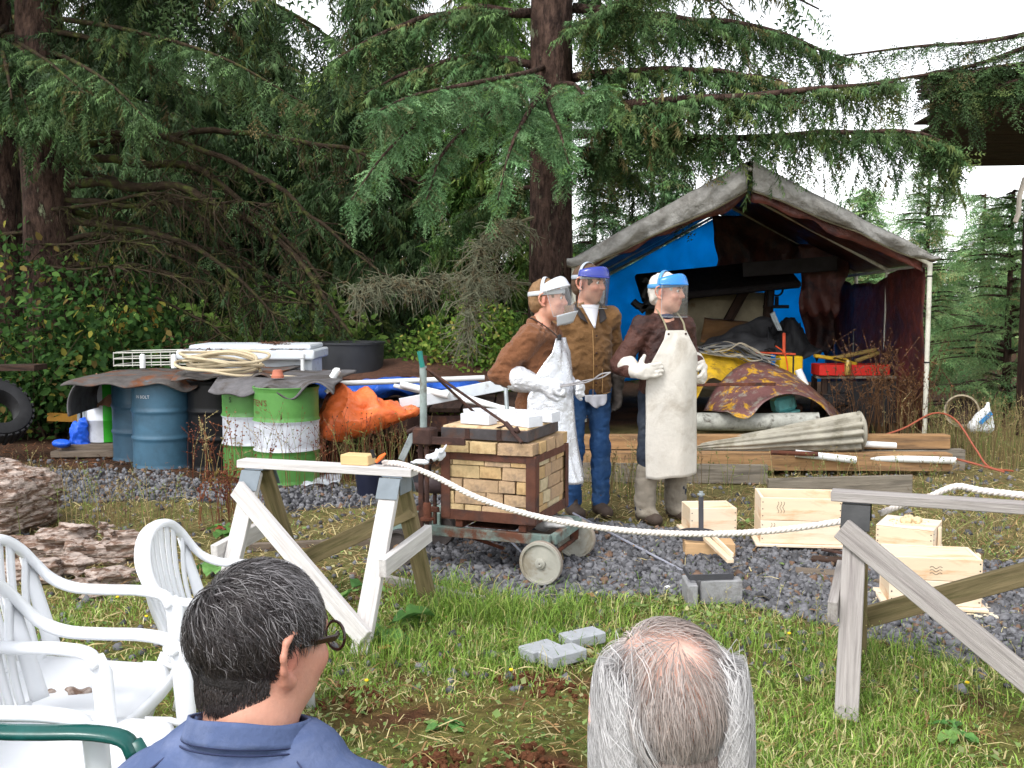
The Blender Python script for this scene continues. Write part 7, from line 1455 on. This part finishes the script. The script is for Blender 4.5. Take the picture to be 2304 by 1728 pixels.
for o_ in (-.008, .008):
    m = MB(); m.tube(bez([hp_-d*.12+V3(0, 0, -.02), hp_+V3(0, o_, 0), W(1320, 858, 6.62)+V3(0, o_*2, o_*.6), W(1352, 846+o_*500, 6.64), W(1374, 838, 6.64)], 20), .0055, 7); m.build('arm', tg, t, smooth=True)
# ---------------------------------------------------------------- seated people in front of the camera
def strands(name, roots, dirs, surf, L, n, r, cols, mat, parent, lift, grav, curl=.25, seed=0, twist=None):
    """hair strands that creep over the head. roots (N,3) head-local, surf(p) -> (projected point, normal)"""
    N = len(roots); rg = np.random.default_rng(seed); p = roots.copy(); d = dirs.copy(); P_ = [p.copy()]; nn = surf(p)[1]
    for k in range(n):
        d = d+grav+rg.normal(0, curl/np.sqrt(n), (N, 3)); nrm = surf(p)[1]; d -= nrm*(d*nrm).sum(1, keepdims=True)*.92; d /= np.linalg.norm(d, axis=1, keepdims=True)+1e-9
        p = p+d*(L/n)[:, None]; q, nrm = surf(p); h = lift*math.sin((k+1)/n*2.6)
        dist = ((p-q)*nrm).sum(1, keepdims=True); tgt = np.reshape(h, (-1, 1)) if np.ndim(h) else h; p = p+nrm*(np.maximum(tgt-dist, 0)*.8-np.maximum(dist-tgt-.012, 0)*.35); P_.append(p.copy())
    P_ = np.stack(P_, 1); K = n+1; tan = np.gradient(P_, axis=1); tan /= np.linalg.norm(tan, axis=2, keepdims=True)+1e-9; ref = np.stack([surf(P_[:, k])[1] for k in range(n+1)], 1)+rg.normal(0, .35, (N, 1, 3)); x = np.cross(tan, ref); x /= np.linalg.norm(x, axis=2, keepdims=True)+1e-9; y = np.cross(tan, x)
    w = (r*np.array([1.0]*(K-2)+[.8, .25]))[None, :, None]; v = np.stack([P_-w*x, P_+w*x], 2).reshape(N, K*2, 3)
    f = []
    for k in range(K-1): f.append([k*2, k*2+1, k*2+3, k*2+2])
    f = (np.array(f)[None]+(np.arange(N)*K*2)[:, None, None]).reshape(-1, 4); return v.reshape(-1, 3), f, np.repeat(cols, K*2, 0)
hair_m = M('hair_strand', None, rough=.38, var=0, bump=0, vc=True, spec=.45, transl=.12)
whair_m = M('white_hair_strand', None, rough=.45, var=0, bump=0, vc=True, spec=.35, transl=.45)
def ellsurf(c, r):
    c, r = np.array(c), np.array(r)
    def f(p):
        q = (p-c)/r; l = np.linalg.norm(q, axis=1, keepdims=True)+1e-9; s_ = c+(p-c)/l; n_ = (p-c)/(r*r); n_ /= np.linalg.norm(n_, axis=1, keepdims=True)+1e-9; return s_, n_
    return f
def seated(label, hx, hy, htop, head_f, body_f, skin, s, shirt, jaw, tilt=0.0, pants=None, vox=.008):
    """a person on a chair; head top at htop"""
    Rb = frame2(body_f); hc = V3(hx, hy, htop-.122*s); Rh = frame2(head_f) @ Matrix.Rotation(tilt, 3, 'X'); b = V3(hx, hy, 0)-Rb @ V3(0, .025, 0); q = lambda x, y, z: b+Rb @ V3(x, y, z); sz = hc.z-.29; A = np.array(Rb)
    pr = head_prims(hc, Rh, s, jaw=jaw); pr += [rc(hc+Rh @ V3(0, -.022, -.06)*s, q(0, -.035, sz+.12), .064*jaw, .07*jaw, .035), el(q(0, -.02, sz-.10), [.19, .12, .2], A, .06), rc(q(-.15, -.02, sz+.02), q(.15, -.02, sz+.02), .06, .06, .05), el(q(0, 0, sz-.33), [.18, .14, .2], A, .06)]
    arms = [((sx*.18, -.02, sz+.01), (sx*.25, .02, sz-.28), (sx*.17, .26, sz-.33)) for sx in (-1, 1)]; legs = [((sx*.09, .02, .50), (sx*.13, .42, .48), (sx*.13, .44, .09)) for sx in (-1, 1)]
    for a, e, w_ in arms:
        pr += [rc(q(*a), q(*e), .05, .042, .03), rc(q(*e), q(*w_), .042, .03, .02)]; dd = (q(*w_)-q(*e)).normalized(); pr += glove_prims(q(*w_), dd, V3(0, 0, -1), .92, .5, .6, .9, 0, k=.012)
    for h, kn, an in legs: pr += [rc(q(*h), q(*kn), .08, .055, .03), rc(q(*kn), q(*an), .055, .036, .02), rc(q(*an), q(*an)+Rb @ V3(0, .14, -.045), .035, .03, .02)]
    v, f = sdf_mesh(pr, vox, zf=(hc.z-.2, 3)); o = npobj('person', v, f, skin_m, None, col=skin_cols(hc, Rh, s, skin)(v), smooth=True, base=b); tag(o, label, 'person'); eyes(o, hc, Rh, s)
    if pants:
        pp = [el(q(0, .0, .50), [.19, .17, .11], A, .05)]
        for h, kn, an in legs: pp += [rc(q(*h), q(*kn), .098, .075, .04), rc(q(*kn), q(*an), .075, .062, .03)]
        sdfobj('trousers', pp, .012, pants, o, disp=lambda P: tubefold(P, .005, 20))
        for h, kn, an in legs: a = q(*an); sdfobj('shoe', [rc(V3(a.x, a.y, .05)-Rb @ V3(0, .05, 0), V3(a.x, a.y, .045)+Rb @ V3(0, .17, 0), .048, .042, .03), sbx((a.x, a.y, -.045), (.4, .4, .05), None, .001, .004, 's')], .01, boot_m, o)
    sp_ = [el(q(0, -.025, sz-.10), [.215, .145, .22], A, .06), rc(q(-.18, -.025, sz+.01), q(.18, -.025, sz+.01), .078, .078, .06), el(q(0, -.035, sz+.06), [.19, .115, .145], A, .06), el(q(0, .01, sz-.33), [.215, .17, .22], A, .06)]
    for a, e, w_ in arms: sp_ += [rc(q(*a), V3(*q(*a)).lerp(q(*e), .75), .085, .078, .05)]
    nk = q(0, -.022, sz+.12); sp_ += [rc(q(0, -.015, sz+.16), nk+Rb @ V3(0, .03, .2), .080*jaw, .088*jaw, .006, 's')]
    sdfobj('shirt', sp_, .009, shirt, o, disp=lambda P: tubefold(P, .004, 15, 2)+.002*sn(P, 48))
    def collar(u, v):
        a = u*6.2832; r_ = .085*jaw+.009*(1-v)-.003*v; return q(r_*math.sin(a)*1.03, -.034+r_*math.cos(a)*.98, sz+.152+.036*v-.028*math.cos(a)+.002*sn1(u*9, v, 0, 2))
    MB().grid(collar, 48, 5).build('collar', shirt, o, smooth='all', solid=.005)
    return o, hc, Rh, s, q, sz
blue_t = M('faded_blue_cotton', lin(84, 98, 134), rough=.9, var=.14, vscale=9, col2=lin(116, 126, 156), c2scale=4, c2lo=.5, c2hi=.72, bump=.35, bscale=40, spec=.1, bdist=.012)
p4 = G(580, 1600, 1.1)
o4, hc4, Rh4, s4, q4, sz4 = seated('seated man in faded blue T-shirt seen from behind, dark greying hair and glasses', W(590, 1300, 1.64).x, 1.64, W(560, 1283, 1.64).z, (math.sin(R(42)), math.cos(R(42))), (.16, .987), (204, 150, 128), 1.02, blue_t, 1.12, -.10, denimd, .0058)
seam_m = M('navy_thread', lin(44, 52, 84), var=.1, bump=0)
for k_, (r0_, zz_) in enumerate(((.0945, .066), (.0975, .058))):
    m = MB(); m.tube([q4(r0_*1.12*math.sin(a)*1.03, -.034+r0_*1.12*math.cos(a)*.98, sz4+zz_+.086-.028*math.cos(a)) for a in [2*math.pi*i/48 for i in range(49)]], .0016, 4); m.build('collar_seam', seam_m, o4)
for sx in (-1, 1): m = MB(); m.tube(bez([q4(sx*.10, -.095, sz4+.152), q4(sx*.135, -.112, sz4+.125), q4(sx*.18, -.112, sz4+.086), q4(sx*.235, -.10, sz4+.035)], 14), .0018, 4); m.build('shoulder_seam', seam_m, o4)
def world_pts(v, hc, Rh): return v @ np.array(Rh).T+np.array(hc)
# hair of the near man: whorl at the crown, strands fanned over the skull
hair_cap(o4, hc4, Rh4, s4, M('dark_scalp_hair', lin(40, 36, 36), rough=.6, var=.3, vscale=60, bump=.6, bscale=260), front=.058, top=.003, low=.032)
SC = (0, -.018*s4, .030*s4); SR = (.086*s4, .107*s4, .099*s4); surf4 = ellsurf(SC, SR); rg = np.random.default_rng(3)
N = 23000; dv = rg.normal(size=(N, 3)); dv /= np.linalg.norm(dv, axis=1, keepdims=True); rt = np.array(SC)+dv*np.array(SR)*.99
yl, zl, xl_ = rt[:, 1]/s4, rt[:, 2]/s4, rt[:, 0]/s4
ok = (yl < .062+.1*(zl-.06)) & (zl > -.062) & ~((zl < .035) & (yl > .018)) & ~((np.abs(xl_) > .06) & (np.abs(yl+.005) < .032) & (np.abs(zl) < .042)) & ~((zl < -.035) & (yl > -.035))
rt = rt[ok]; N = len(rt); wh = np.array([-.022, -.085, .095])*s4; rel = rt-wh; nr = surf4(rt)[1]; rad = rel-nr*(rel*nr).sum(1, keepdims=True); dist = np.linalg.norm(rad, axis=1, keepdims=True); rad /= dist+1e-6; sw = np.cross(nr, rad)
d0 = rad+sw*.7*np.exp(-dist/.05)+np.array([.35, .35, 0])*np.clip((rt[:, 2:3]/s4-.06)/.05, 0, 1); L = np.where(rt[:, 2]/s4 > .05, rg.uniform(.045, .085, N), rg.uniform(.022, .045, N)); L = np.where(rt[:, 2]/s4 < -.035, rg.uniform(.008, .018, N), L)
gf = np.clip(.32+.35*(rt[:, 1]/s4+.02)/.08+.3*(rt[:, 2]/s4-.06)/.06, .1, .62); gf = np.where(rt[:, 2] < .0, .10, gf); cl = np.where((rg.random(N) < gf)[:, None], np.array(lin(142, 138, 140))*rg.uniform(.5, 1.2, (N, 1)), np.array(lin(50, 44, 44))*rg.uniform(.5, 1.5, (N, 1)))
v, f, c = strands('hair', rt, d0, surf4, L, 5, .00055, cl, hair_m, o4, rg.uniform(.003, .015, N), np.array([0, 0, -.10]), .6, 5); npobj('hair_strands', world_pts(v, hc4, Rh4), f, hair_m, o4, col=c, smooth=True)['kind'] = 'stuff'
N = 3200; aa = rg.uniform(-1.5, 1.5, N); zz = rg.uniform(-.085, -.02, N); rt = np.stack([(.070-.2*np.clip(-zz-.05, 0, 1))*np.sin(aa), -.030-.076*np.cos(aa), zz], 1)*s4; su = ellsurf((0, -.03*s4, -.04*s4), (.074*s4, .080*s4, .13*s4)); d0 = np.array([0, -.1, -1.0])+rg.normal(0, .25, (N, 3))
v, f, c = strands('h', rt, d0, su, rg.uniform(.008, .02, N), 4, .0006, np.array(lin(52, 46, 46))*rg.uniform(.5, 1.5, (N, 1)), hair_m, o4, .003, np.array([0, 0, -.1]), .3, 41); npobj('nape_strands', world_pts(v, hc4, Rh4), f, hair_m, o4, col=c, smooth=True)['kind'] = 'stuff'
# glasses
gq = lambda x, y, z: hc4+Rh4 @ (V3(x, y, z)*s4); gl_m = M('tortoise_frame', lin(46, 26, 22), rough=.25, var=.4, vscale=60, col2=lin(120, 60, 34), c2scale=40, c2lo=.55, c2hi=.7, bump=0, spec=.5)
gt = thing('glasses', 'dark tortoiseshell glasses worn by the man in the blue T-shirt', 'glasses', hc4)
lens_m = bpy.data.materials.new('lens_glass'); lens_m.use_nodes = True; nn_ = lens_m.node_tree; bs_ = nn_.nodes['Principled BSDF']; bs_.inputs['Transmission Weight'].default_value = 1; bs_.inputs['Roughness'].default_value = .02; bs_.inputs['IOR'].default_value = 1.15
for sx in (-1, 1):
    pts = [gq(sx*.036+.027*math.cos(a), .122-.10*abs(sx*.036+.027*math.cos(a))**1.3*1.6, .004+.021*math.sin(a)*(1.1 if math.sin(a) > 0 else 1.15)) for a in [2*math.pi*i/28 for i in range(29)]]
    m = MB(); m.tube(pts, .0028, 7, cap=False); m.build('rim', gl_m, gt, smooth=True); MB().add([gq(sx*.036, .121-.012, .004)]+pts[:-1], [(0, 1+i, 1+(i+1) % 28) for i in range(28)]).build('lens', lens_m, gt)
    m = MB(); m.tube([gq(sx*.062, .103, .014), gq(sx*.078, .085, .014), gq(sx*.083, .03, .014), gq(sx*.083, -.005, .010), gq(sx*.080, -.022, -.008)], [.004, .004, .0032, .003, .003], 7, flat=1.5, up=Rh4 @ V3(0, 0, 1)); m.build('temple', gl_m, gt, smooth=True)
m = MB(); m.tube([gq(-.010, .117, .008), gq(0, .120, .011), gq(.010, .117, .008)], .0024, 6); m.build('bridge', gl_m, gt, smooth=True)
# --- white-haired man
grey_t = M('grey_cotton', lin(120, 124, 130), rough=.9, var=.1, bump=.3)
xh = W(1497, 1450, 1.32).x
o5, hc5, Rh5, s5, q5, sz5 = seated('seated white-haired man seen from behind, thin pinkish crown, at the lower edge', xh, 1.32, W(1480, 1398, 1.32).z-.004, (-.06, .998), (0, 1), (226, 184, 168), 1.0, grey_t, 1.08, -.02, denimd)
SR5 = (.083*s5, .105*s5, .096*s5); surf5 = ellsurf(SC, SR5); rg = np.random.default_rng(8)
N = 20000; dv = rg.normal(size=(N, 3)); dv /= np.linalg.norm(dv, axis=1, keepdims=True); rt = np.array(SC)+dv*np.array(SR5)*.985; x_, y_, z_ = (rt/s5).T
side = np.clip((np.abs(x_)-.048)/.016, 0, 1); back_ = np.clip((.012-z_)/.03, 0, 1)*(y_ < 0); dens = np.clip(.34+.9*side+.45*back_-.22*np.exp(-((x_-.008)**2+(y_+.06)**2)/.03**2)*(z_ > .06), 0, 1)
ok = (rg.random(N) < dens) & ~((z_ < .03) & (y_ > .02)) & (y_ < .06) & (z_ > -.07); rt = rt[ok]; N = len(rt); x_, y_, z_ = (rt/s5).T; side = np.clip((np.abs(x_)-.046)/.016, 0, 1)
wh = np.array([.008, -.055, .112])*s5; rel = rt-wh; nr = surf5(rt)[1]; rad = rel-nr*(rel*nr).sum(1, keepdims=True); rad /= np.linalg.norm(rad, axis=1, keepdims=True)+1e-6; sw = np.cross(nr, rad)
top = np.clip((z_-.085)/.02, 0, 1)[:, None]*(y_ > -.05)[:, None]; d0 = rad*(1-.7*top)+sw*.35+top*np.array([1.0, .1, 0])+side[:, None]*np.array([0, -.75, -.6])
L = np.where(side > .3, rg.uniform(.06, .13, N), rg.uniform(.035, .07, N)); wc = np.array(lin(242, 240, 240)); tc_ = np.array(lin(192, 176, 168)); mixw = np.clip(np.clip((np.abs(x_)-.030)/.03, 0, 1)*rg.uniform(.3, 1.3, N)+.9*np.clip((.03-z_)/.06, 0, 1)+.3*rg.random(N), 0, 1)[:, None]; cl = (tc_*(1-mixw)+wc*mixw)*rg.uniform(.45, 1.15, (N, 1))
lift = np.where(side > .3, .017, .006)
v, f, c = strands('hair', rt, d0, surf5, L, 6, .00055, cl, hair_m, o5, lift, np.array([0, 0, -.22]), .35, 9); npobj('hair_strands', world_pts(v, hc5, Rh5), f, whair_m, o5, col=c, smooth=True)['kind'] = 'stuff'
# thick side locks as underlying volume
for sx in (-1, 1):
    qq = lambda x, y, z: hc5+Rh5 @ (V3(x, y, z)*s5)
    sdfobj('side_hair', [el(qq(sx*.072, -.03, .03), [.016, .052, .05], np.array(Rh5), .02), el(qq(sx*.075, -.03, -.03), [.018, .05, .055], np.array(Rh5), .03), el(qq(sx*.076, -.035, -.09), [.020, .05, .045], np.array(Rh5), .03)], .006, M('white_under_hair', lin(228, 225, 225), rough=.8, var=.06, vscale=40, bump=.5, bscale=200), o5, disp=lambda P: .005*sn(P*np.array([1, 1, .35], np.float32), 110))
    N = 8000; dv = rg.normal(size=(N, 3)); dv /= np.linalg.norm(dv, axis=1, keepdims=True); r_ = np.where(rg.random((N, 1)) < .5, 1, 1); cz = rg.choice([.03, -.03, -.09], N); cc_ = np.stack([np.full(N, sx*.076), np.full(N, -.035), cz], 1)*s5; sr = np.array([.021, .058, .056]); rt = cc_+dv*sr
    keep_ = (rt[:, 0]*sx > .070*s5) | (rt[:, 1] < -.03); rt = rt[keep_]; dv = dv[keep_]; N = len(rt); su = ellsurf((sx*.07*s5, -.035*s5, -.03*s5), (.032, .068, .16)); d0 = np.array([sx*.12, -.75, -.75])+rg.normal(0, .2, (N, 3))
    v, f, c = strands('h', rt, d0, su, rg.uniform(.035, .09, N), 5, .00055, np.array(lin(236, 234, 234))*rg.uniform(.55, 1.1, (N, 1)), hair_m, o5, .006, np.array([sx*.02, -.02, -.14]), .3, 31+sx); npobj('side_strands', world_pts(v, hc5, Rh5), f, whair_m, o5, col=c, smooth=True)['kind'] = 'stuff'
# nape hair
N = 6000; aa = rg.uniform(-1.15, 1.15, N); zz = rg.uniform(-.11, .0, N); rt = np.stack([.074*np.sin(aa), -.022-.082*np.cos(aa)*(1-.25*np.clip(-zz-.03, 0, 1)/.1), zz], 1)*s5; su = ellsurf((0, -.02*s5, -.05*s5), (.082*s5, .092*s5, .14*s5)); d0 = np.array([0, -.2, -1.0])+rg.normal(0, .2, (N, 3)); mixw = np.clip((-.01-zz)/.07, 0, 1)[:, None]
v, f, c = strands('h', rt, d0, su, rg.uniform(.04, .09, N), 5, .0007, (tc_*.8*(1-mixw)+wc*mixw)*rg.uniform(.5, 1.1, (N, 1)), hair_m, o5, .004, np.array([0, 0, -.12]), .3, 77); npobj('nape_strands', world_pts(v, hc5, Rh5), f, whair_m, o5, col=c, smooth=True)['kind'] = 'stuff'
# ---------------------------------------------------------------- weeds
random.seed(77)
def broad_plant(label, x, y, n, L, w, pals, name='dock_plant', up=.6, group='broad-leaved weeds in the grass'):
    t = thing(name, label, 'plant', (x, y, 0), group)
    for i in range(n):
        a = random.uniform(0, 6.28); el_ = random.uniform(.25, 1.1)*up; l = L*random.uniform(.6, 1.15); ww = w*random.uniform(.7, 1.1); d = V3(math.cos(a), math.sin(a), 0); s_ = V3(-d.y, d.x, 0); o = V3(x, y, .0); st = .25+.2*random.random()
        def fn(u, v):
            t_ = v*l; z = t_*math.sin(el_)-1.1*(v**2)*l*.55*math.cos(el_)+.0; r_ = t_*math.cos(el_*.8); shp = max(0, math.sin(min(1, max(0, (v-st)/(1-st)))**.75*3.14))**.8 if v > st else .0
            k = (u-.5)*2; wv = .12*math.sin(v*22+k*2)*ww*abs(k)*.5; return o+d*r_+s_*k*(ww*.5*shp+.004)+V3(0, 0, max(.01, z+.02)+.25*ww*abs(k)*shp+wv)
        m = MB().grid(fn, 4, 12).build('leaf', M('weed_%d_%d_%d' % pals[i % len(pals)], lin(*pals[i % len(pals)]), rough=.45, var=.2, vscale=20, bump=.3, bscale=50, transl=.25), t, smooth='all')
    return t
GP = [(96, 142, 72), (78, 124, 62), (120, 158, 84)]
g = G(850, 1445); broad_plant('large green dock plant right of the left sawhorse leg', g.x, g.y+.12, 8, .30, .13, GP)
g = G(770, 1350); broad_plant('dock plant between the braces of the left sawhorse', g.x, g.y, 7, .3, .13, GP)
g = G(790, 1455); broad_plant('low dock plant under the left sawhorse brace', g.x, g.y+.1, 5, .2, .1, GP)
g = G(500, 1290); broad_plant('green seedling plant behind the slatted chair arm', g.x, g.y, 9, .22, .12, [(110, 156, 84), (90, 136, 72)])
g = G(1000, 1330); broad_plant('small green weed by the cart wheels', g.x, g.y, 7, .16, .05, GP)
g = G(520, 1200); broad_plant('bramble seedling behind the left sawhorse', g.x, g.y, 9, .2, .1, [(100, 146, 70), (150, 70, 50), (84, 124, 60)])
g = G(2150, 1650); broad_plant('pale green rosette weed in the grass at lower right', g.x, g.y, 8, .13, .035, GP, up=.35)
g = G(1000, 1640); broad_plant('pale rosette weed in the lawn between the seated men', g.x, g.y, 8, .1, .035, GP, up=.3)
def tet(m, c, r):
    q = Matrix.Rotation(random.random()*6, 3, V3(random.random()+.01, random.random(), random.random()).normalized()); m.add([c+q @ V3(*p)*r for p in ((1, 1, 1), (1, -1, -1), (-1, 1, -1), (-1, -1, 1))], [(0, 1, 2), (0, 3, 1), (0, 2, 3), (1, 3, 2)])
def stalks(name, label, cat, pts, n, H, sp, cols, r=.003, seeds=0, group=None, lean=.25, kind=None, br=2):
    m = MB(); cs = []; sv_ = []; base = pts[0]
    for i in range(n):
        p = random.choice(pts); x, y = p[0]+random.gauss(0, sp), p[1]+random.gauss(0, sp*.7); h = H*random.uniform(.45, 1.15); a = random.uniform(0, 6.28); l = lean*random.uniform(.2, 1.4)*h
        q = [V3(x, y, 0), V3(x+.35*l*math.cos(a), y+.35*l*math.sin(a), h*.55), V3(x+l*math.cos(a), y+l*math.sin(a), h)]; k0 = len(m.v); m.tube(bez(q, 4), [r, r, r*.8, r*.6, r*.3], 3, cap=False)
        for j in range(random.randint(0, br)):
            s0 = q[1].lerp(q[2], random.random()*.8); e = s0+V3(random.gauss(0, .08), random.gauss(0, .06), random.uniform(.03, .16))*H*1.3; m.tube([s0, e], [r*.7, r*.3], 3, cap=False)
            for _ in range(seeds): z_ = s0.lerp(e, random.uniform(.2, 1)); tet(m, z_, r*2.2)
        for _ in range(seeds*2): z_ = q[1].lerp(q[2], random.uniform(.1, 1))+V3(random.gauss(0, r*3), random.gauss(0, r*3), 0); tet(m, z_, r*2.0)
        c_ = np.array(lin(*random.choice(cols)))*random.uniform(.7, 1.25); cs += [c_]*(len(m.v)-k0)
    o = m.build(name, grass_m, None, col=cs, base=(base[0], base[1], 0)); tag(o, label, cat, group); o['kind'] = 'stuff'; return o
TAN = [(176, 160, 114), (152, 134, 90), (132, 110, 78), (132, 144, 80)]; RED = [(126, 70, 50), (110, 62, 46), (146, 92, 62)]
pp = lambda *a: [G(px, py).xy[:] for px, py in a]
stalks('dry_grass', 'tall dry grass beside the shelter post at right', 'grass', pp((2130, 1030), (2200, 1040), (2270, 1050), (2180, 1010), (2290, 1020), (2240, 1000)), 420, .6, .32, TAN, .0024, 1)
stalks('dry_grass', 'dry grass standing along the timbers', 'grass', pp((1700, 1095), (1850, 1090), (2000, 1090), (1400, 1110), (1350, 1100), (2120, 1095)), 120, .3, .24, TAN+[(120, 140, 70)], .0025, 1)
stalks('brown_weeds', 'brittle brown seeded weeds inside the shelter post', 'weeds', pp((2000, 1005), (2040, 1010), (2070, 1010), (1960, 1000)), 90, 1.15, .2, [(110, 78, 52), (134, 98, 66), (92, 66, 46)], .0035, 3, br=5)
stalks('dock_stems', 'rust red dock stems in front of the black drum', 'weeds', pp((480, 1080), (520, 1085), (440, 1075)), 26, .6, .14, RED+TAN[:1], .003, 4, br=3)
stalks('dock_stems', 'dry brown stems in front of the green drums', 'weeds', pp((600, 1100), (660, 1105), (720, 1100), (560, 1110)), 36, .7, .2, RED+TAN, .0020, 2, br=3)
stalks('dock_stems', 'reddish dock stems left of the left sawhorse', 'weeds', pp((500, 1170), (470, 1180), (530, 1150)), 36, .42, .13, RED+[(150, 130, 70)], .003, 4, br=3)
stalks('dry_grass', 'dry brown grass under the orange tarpaulin', 'grass', pp((760, 1060), (820, 1060), (880, 1060), (780, 1085)), 220, .55, .2, TAN+RED, .0028, 1)
stalks('dry_grass', 'pale dry grass stems by the rotting log', 'grass', pp((170, 1190), (240, 1185), (320, 1180), (100, 1130), (380, 1190)), 90, .42, .2, TAN+[(140, 150, 84)], .0026, 1)
stalks('dry_grass', 'dry stems behind the standing men', 'grass', pp((1400, 1130), (1330, 1120), (1480, 1120), (1440, 1100)), 130, .42, .2, TAN+[(120, 130, 70)], .0028, 1)
stalks('grass_stems', 'thin seeding grass stems near the right sawhorse leg', 'grass', pp((1900, 1560), (2050, 1520), (1800, 1450), (2150, 1580)), 60, .25, .2, [(150, 160, 90), (190, 180, 120)], .0014, 1)
stalks('dry_grass', 'straw tussocks right of the pine boxes', 'grass', pp((2200, 1230), (2260, 1200), (2150, 1190), (2290, 1250)), 200, .14, .3, TAN, .0022, 0, lean=1.2)
yf = M('yellow_petal', lin(240, 205, 40), var=.1, bump=0)
for i, (px, py) in enumerate(((825, 1565), (1150, 1540), (1775, 1455), (2175, 1570), (265, 1370), (330, 1415))):
    g = G(px, py); t = thing('yellow_flower', ['yellow dandelion on the mound beside the blue T-shirt', 'yellow flower near the three pale pavers', 'yellow flower left of the right sawhorse leg', 'yellow flower right of the right sawhorse leg', 'yellow flower behind the middle white chair', 'yellow flower under the slatted chair', 'yellow flower at the foot of the right sawhorse'][i], 'flower', g, 'small yellow flowers in the grass')
    m = MB(); m.tube([g, g+V3(.005, 0, .06)], .0015, 4); m.build('stem', _mats['grass_blade'] if False else M('stem_green', lin(110, 140, 60), var=0, bump=0), t); MB().lathe([(.002, .058), (.009, .063), (.008, .068), (.002, .070)], g, 10).build('petals', yf, t)
g = G(865, 1470); tag(sdfobj('fallen_leaf', [el((g.x, g.y, .03), (.035, .02, .005))], .005, M('orange_leaf', lin(220, 150, 100), var=.2), disp=lambda P: .006*sn(P, 60)), 'curled orange fallen leaf at the left sawhorse foot', 'leaf')
g = G(1010, 1715)
random.seed(91); prim = []
for (a, b, r) in SOIL[:5]:
    for i in range(60):
        q_ = (a+random.gauss(0, r*.5), b+random.gauss(0, r*.45)); prim.append((V3(q_[0], q_[1], gz1(*q_)+.004), random.uniform(.006, .02)))
m = MB()
for c_, r in prim: m.lathe([(r*.3, -r*.6), (r, -r*.2), (r*.9, r*.3), (r*.3, r*.65)], c_, 6, Matrix.Rotation(random.random()*6, 3, (random.random()+.01, random.random(), random.random())))
tag(m.build('soil_clods', M('soil_clod', lin(96, 62, 44), rough=.95, var=.4, vscale=40, bump=.8, bscale=120, spec=.05)), 'crumbly brown soil clods of the molehills', 'soil', kind='stuff')
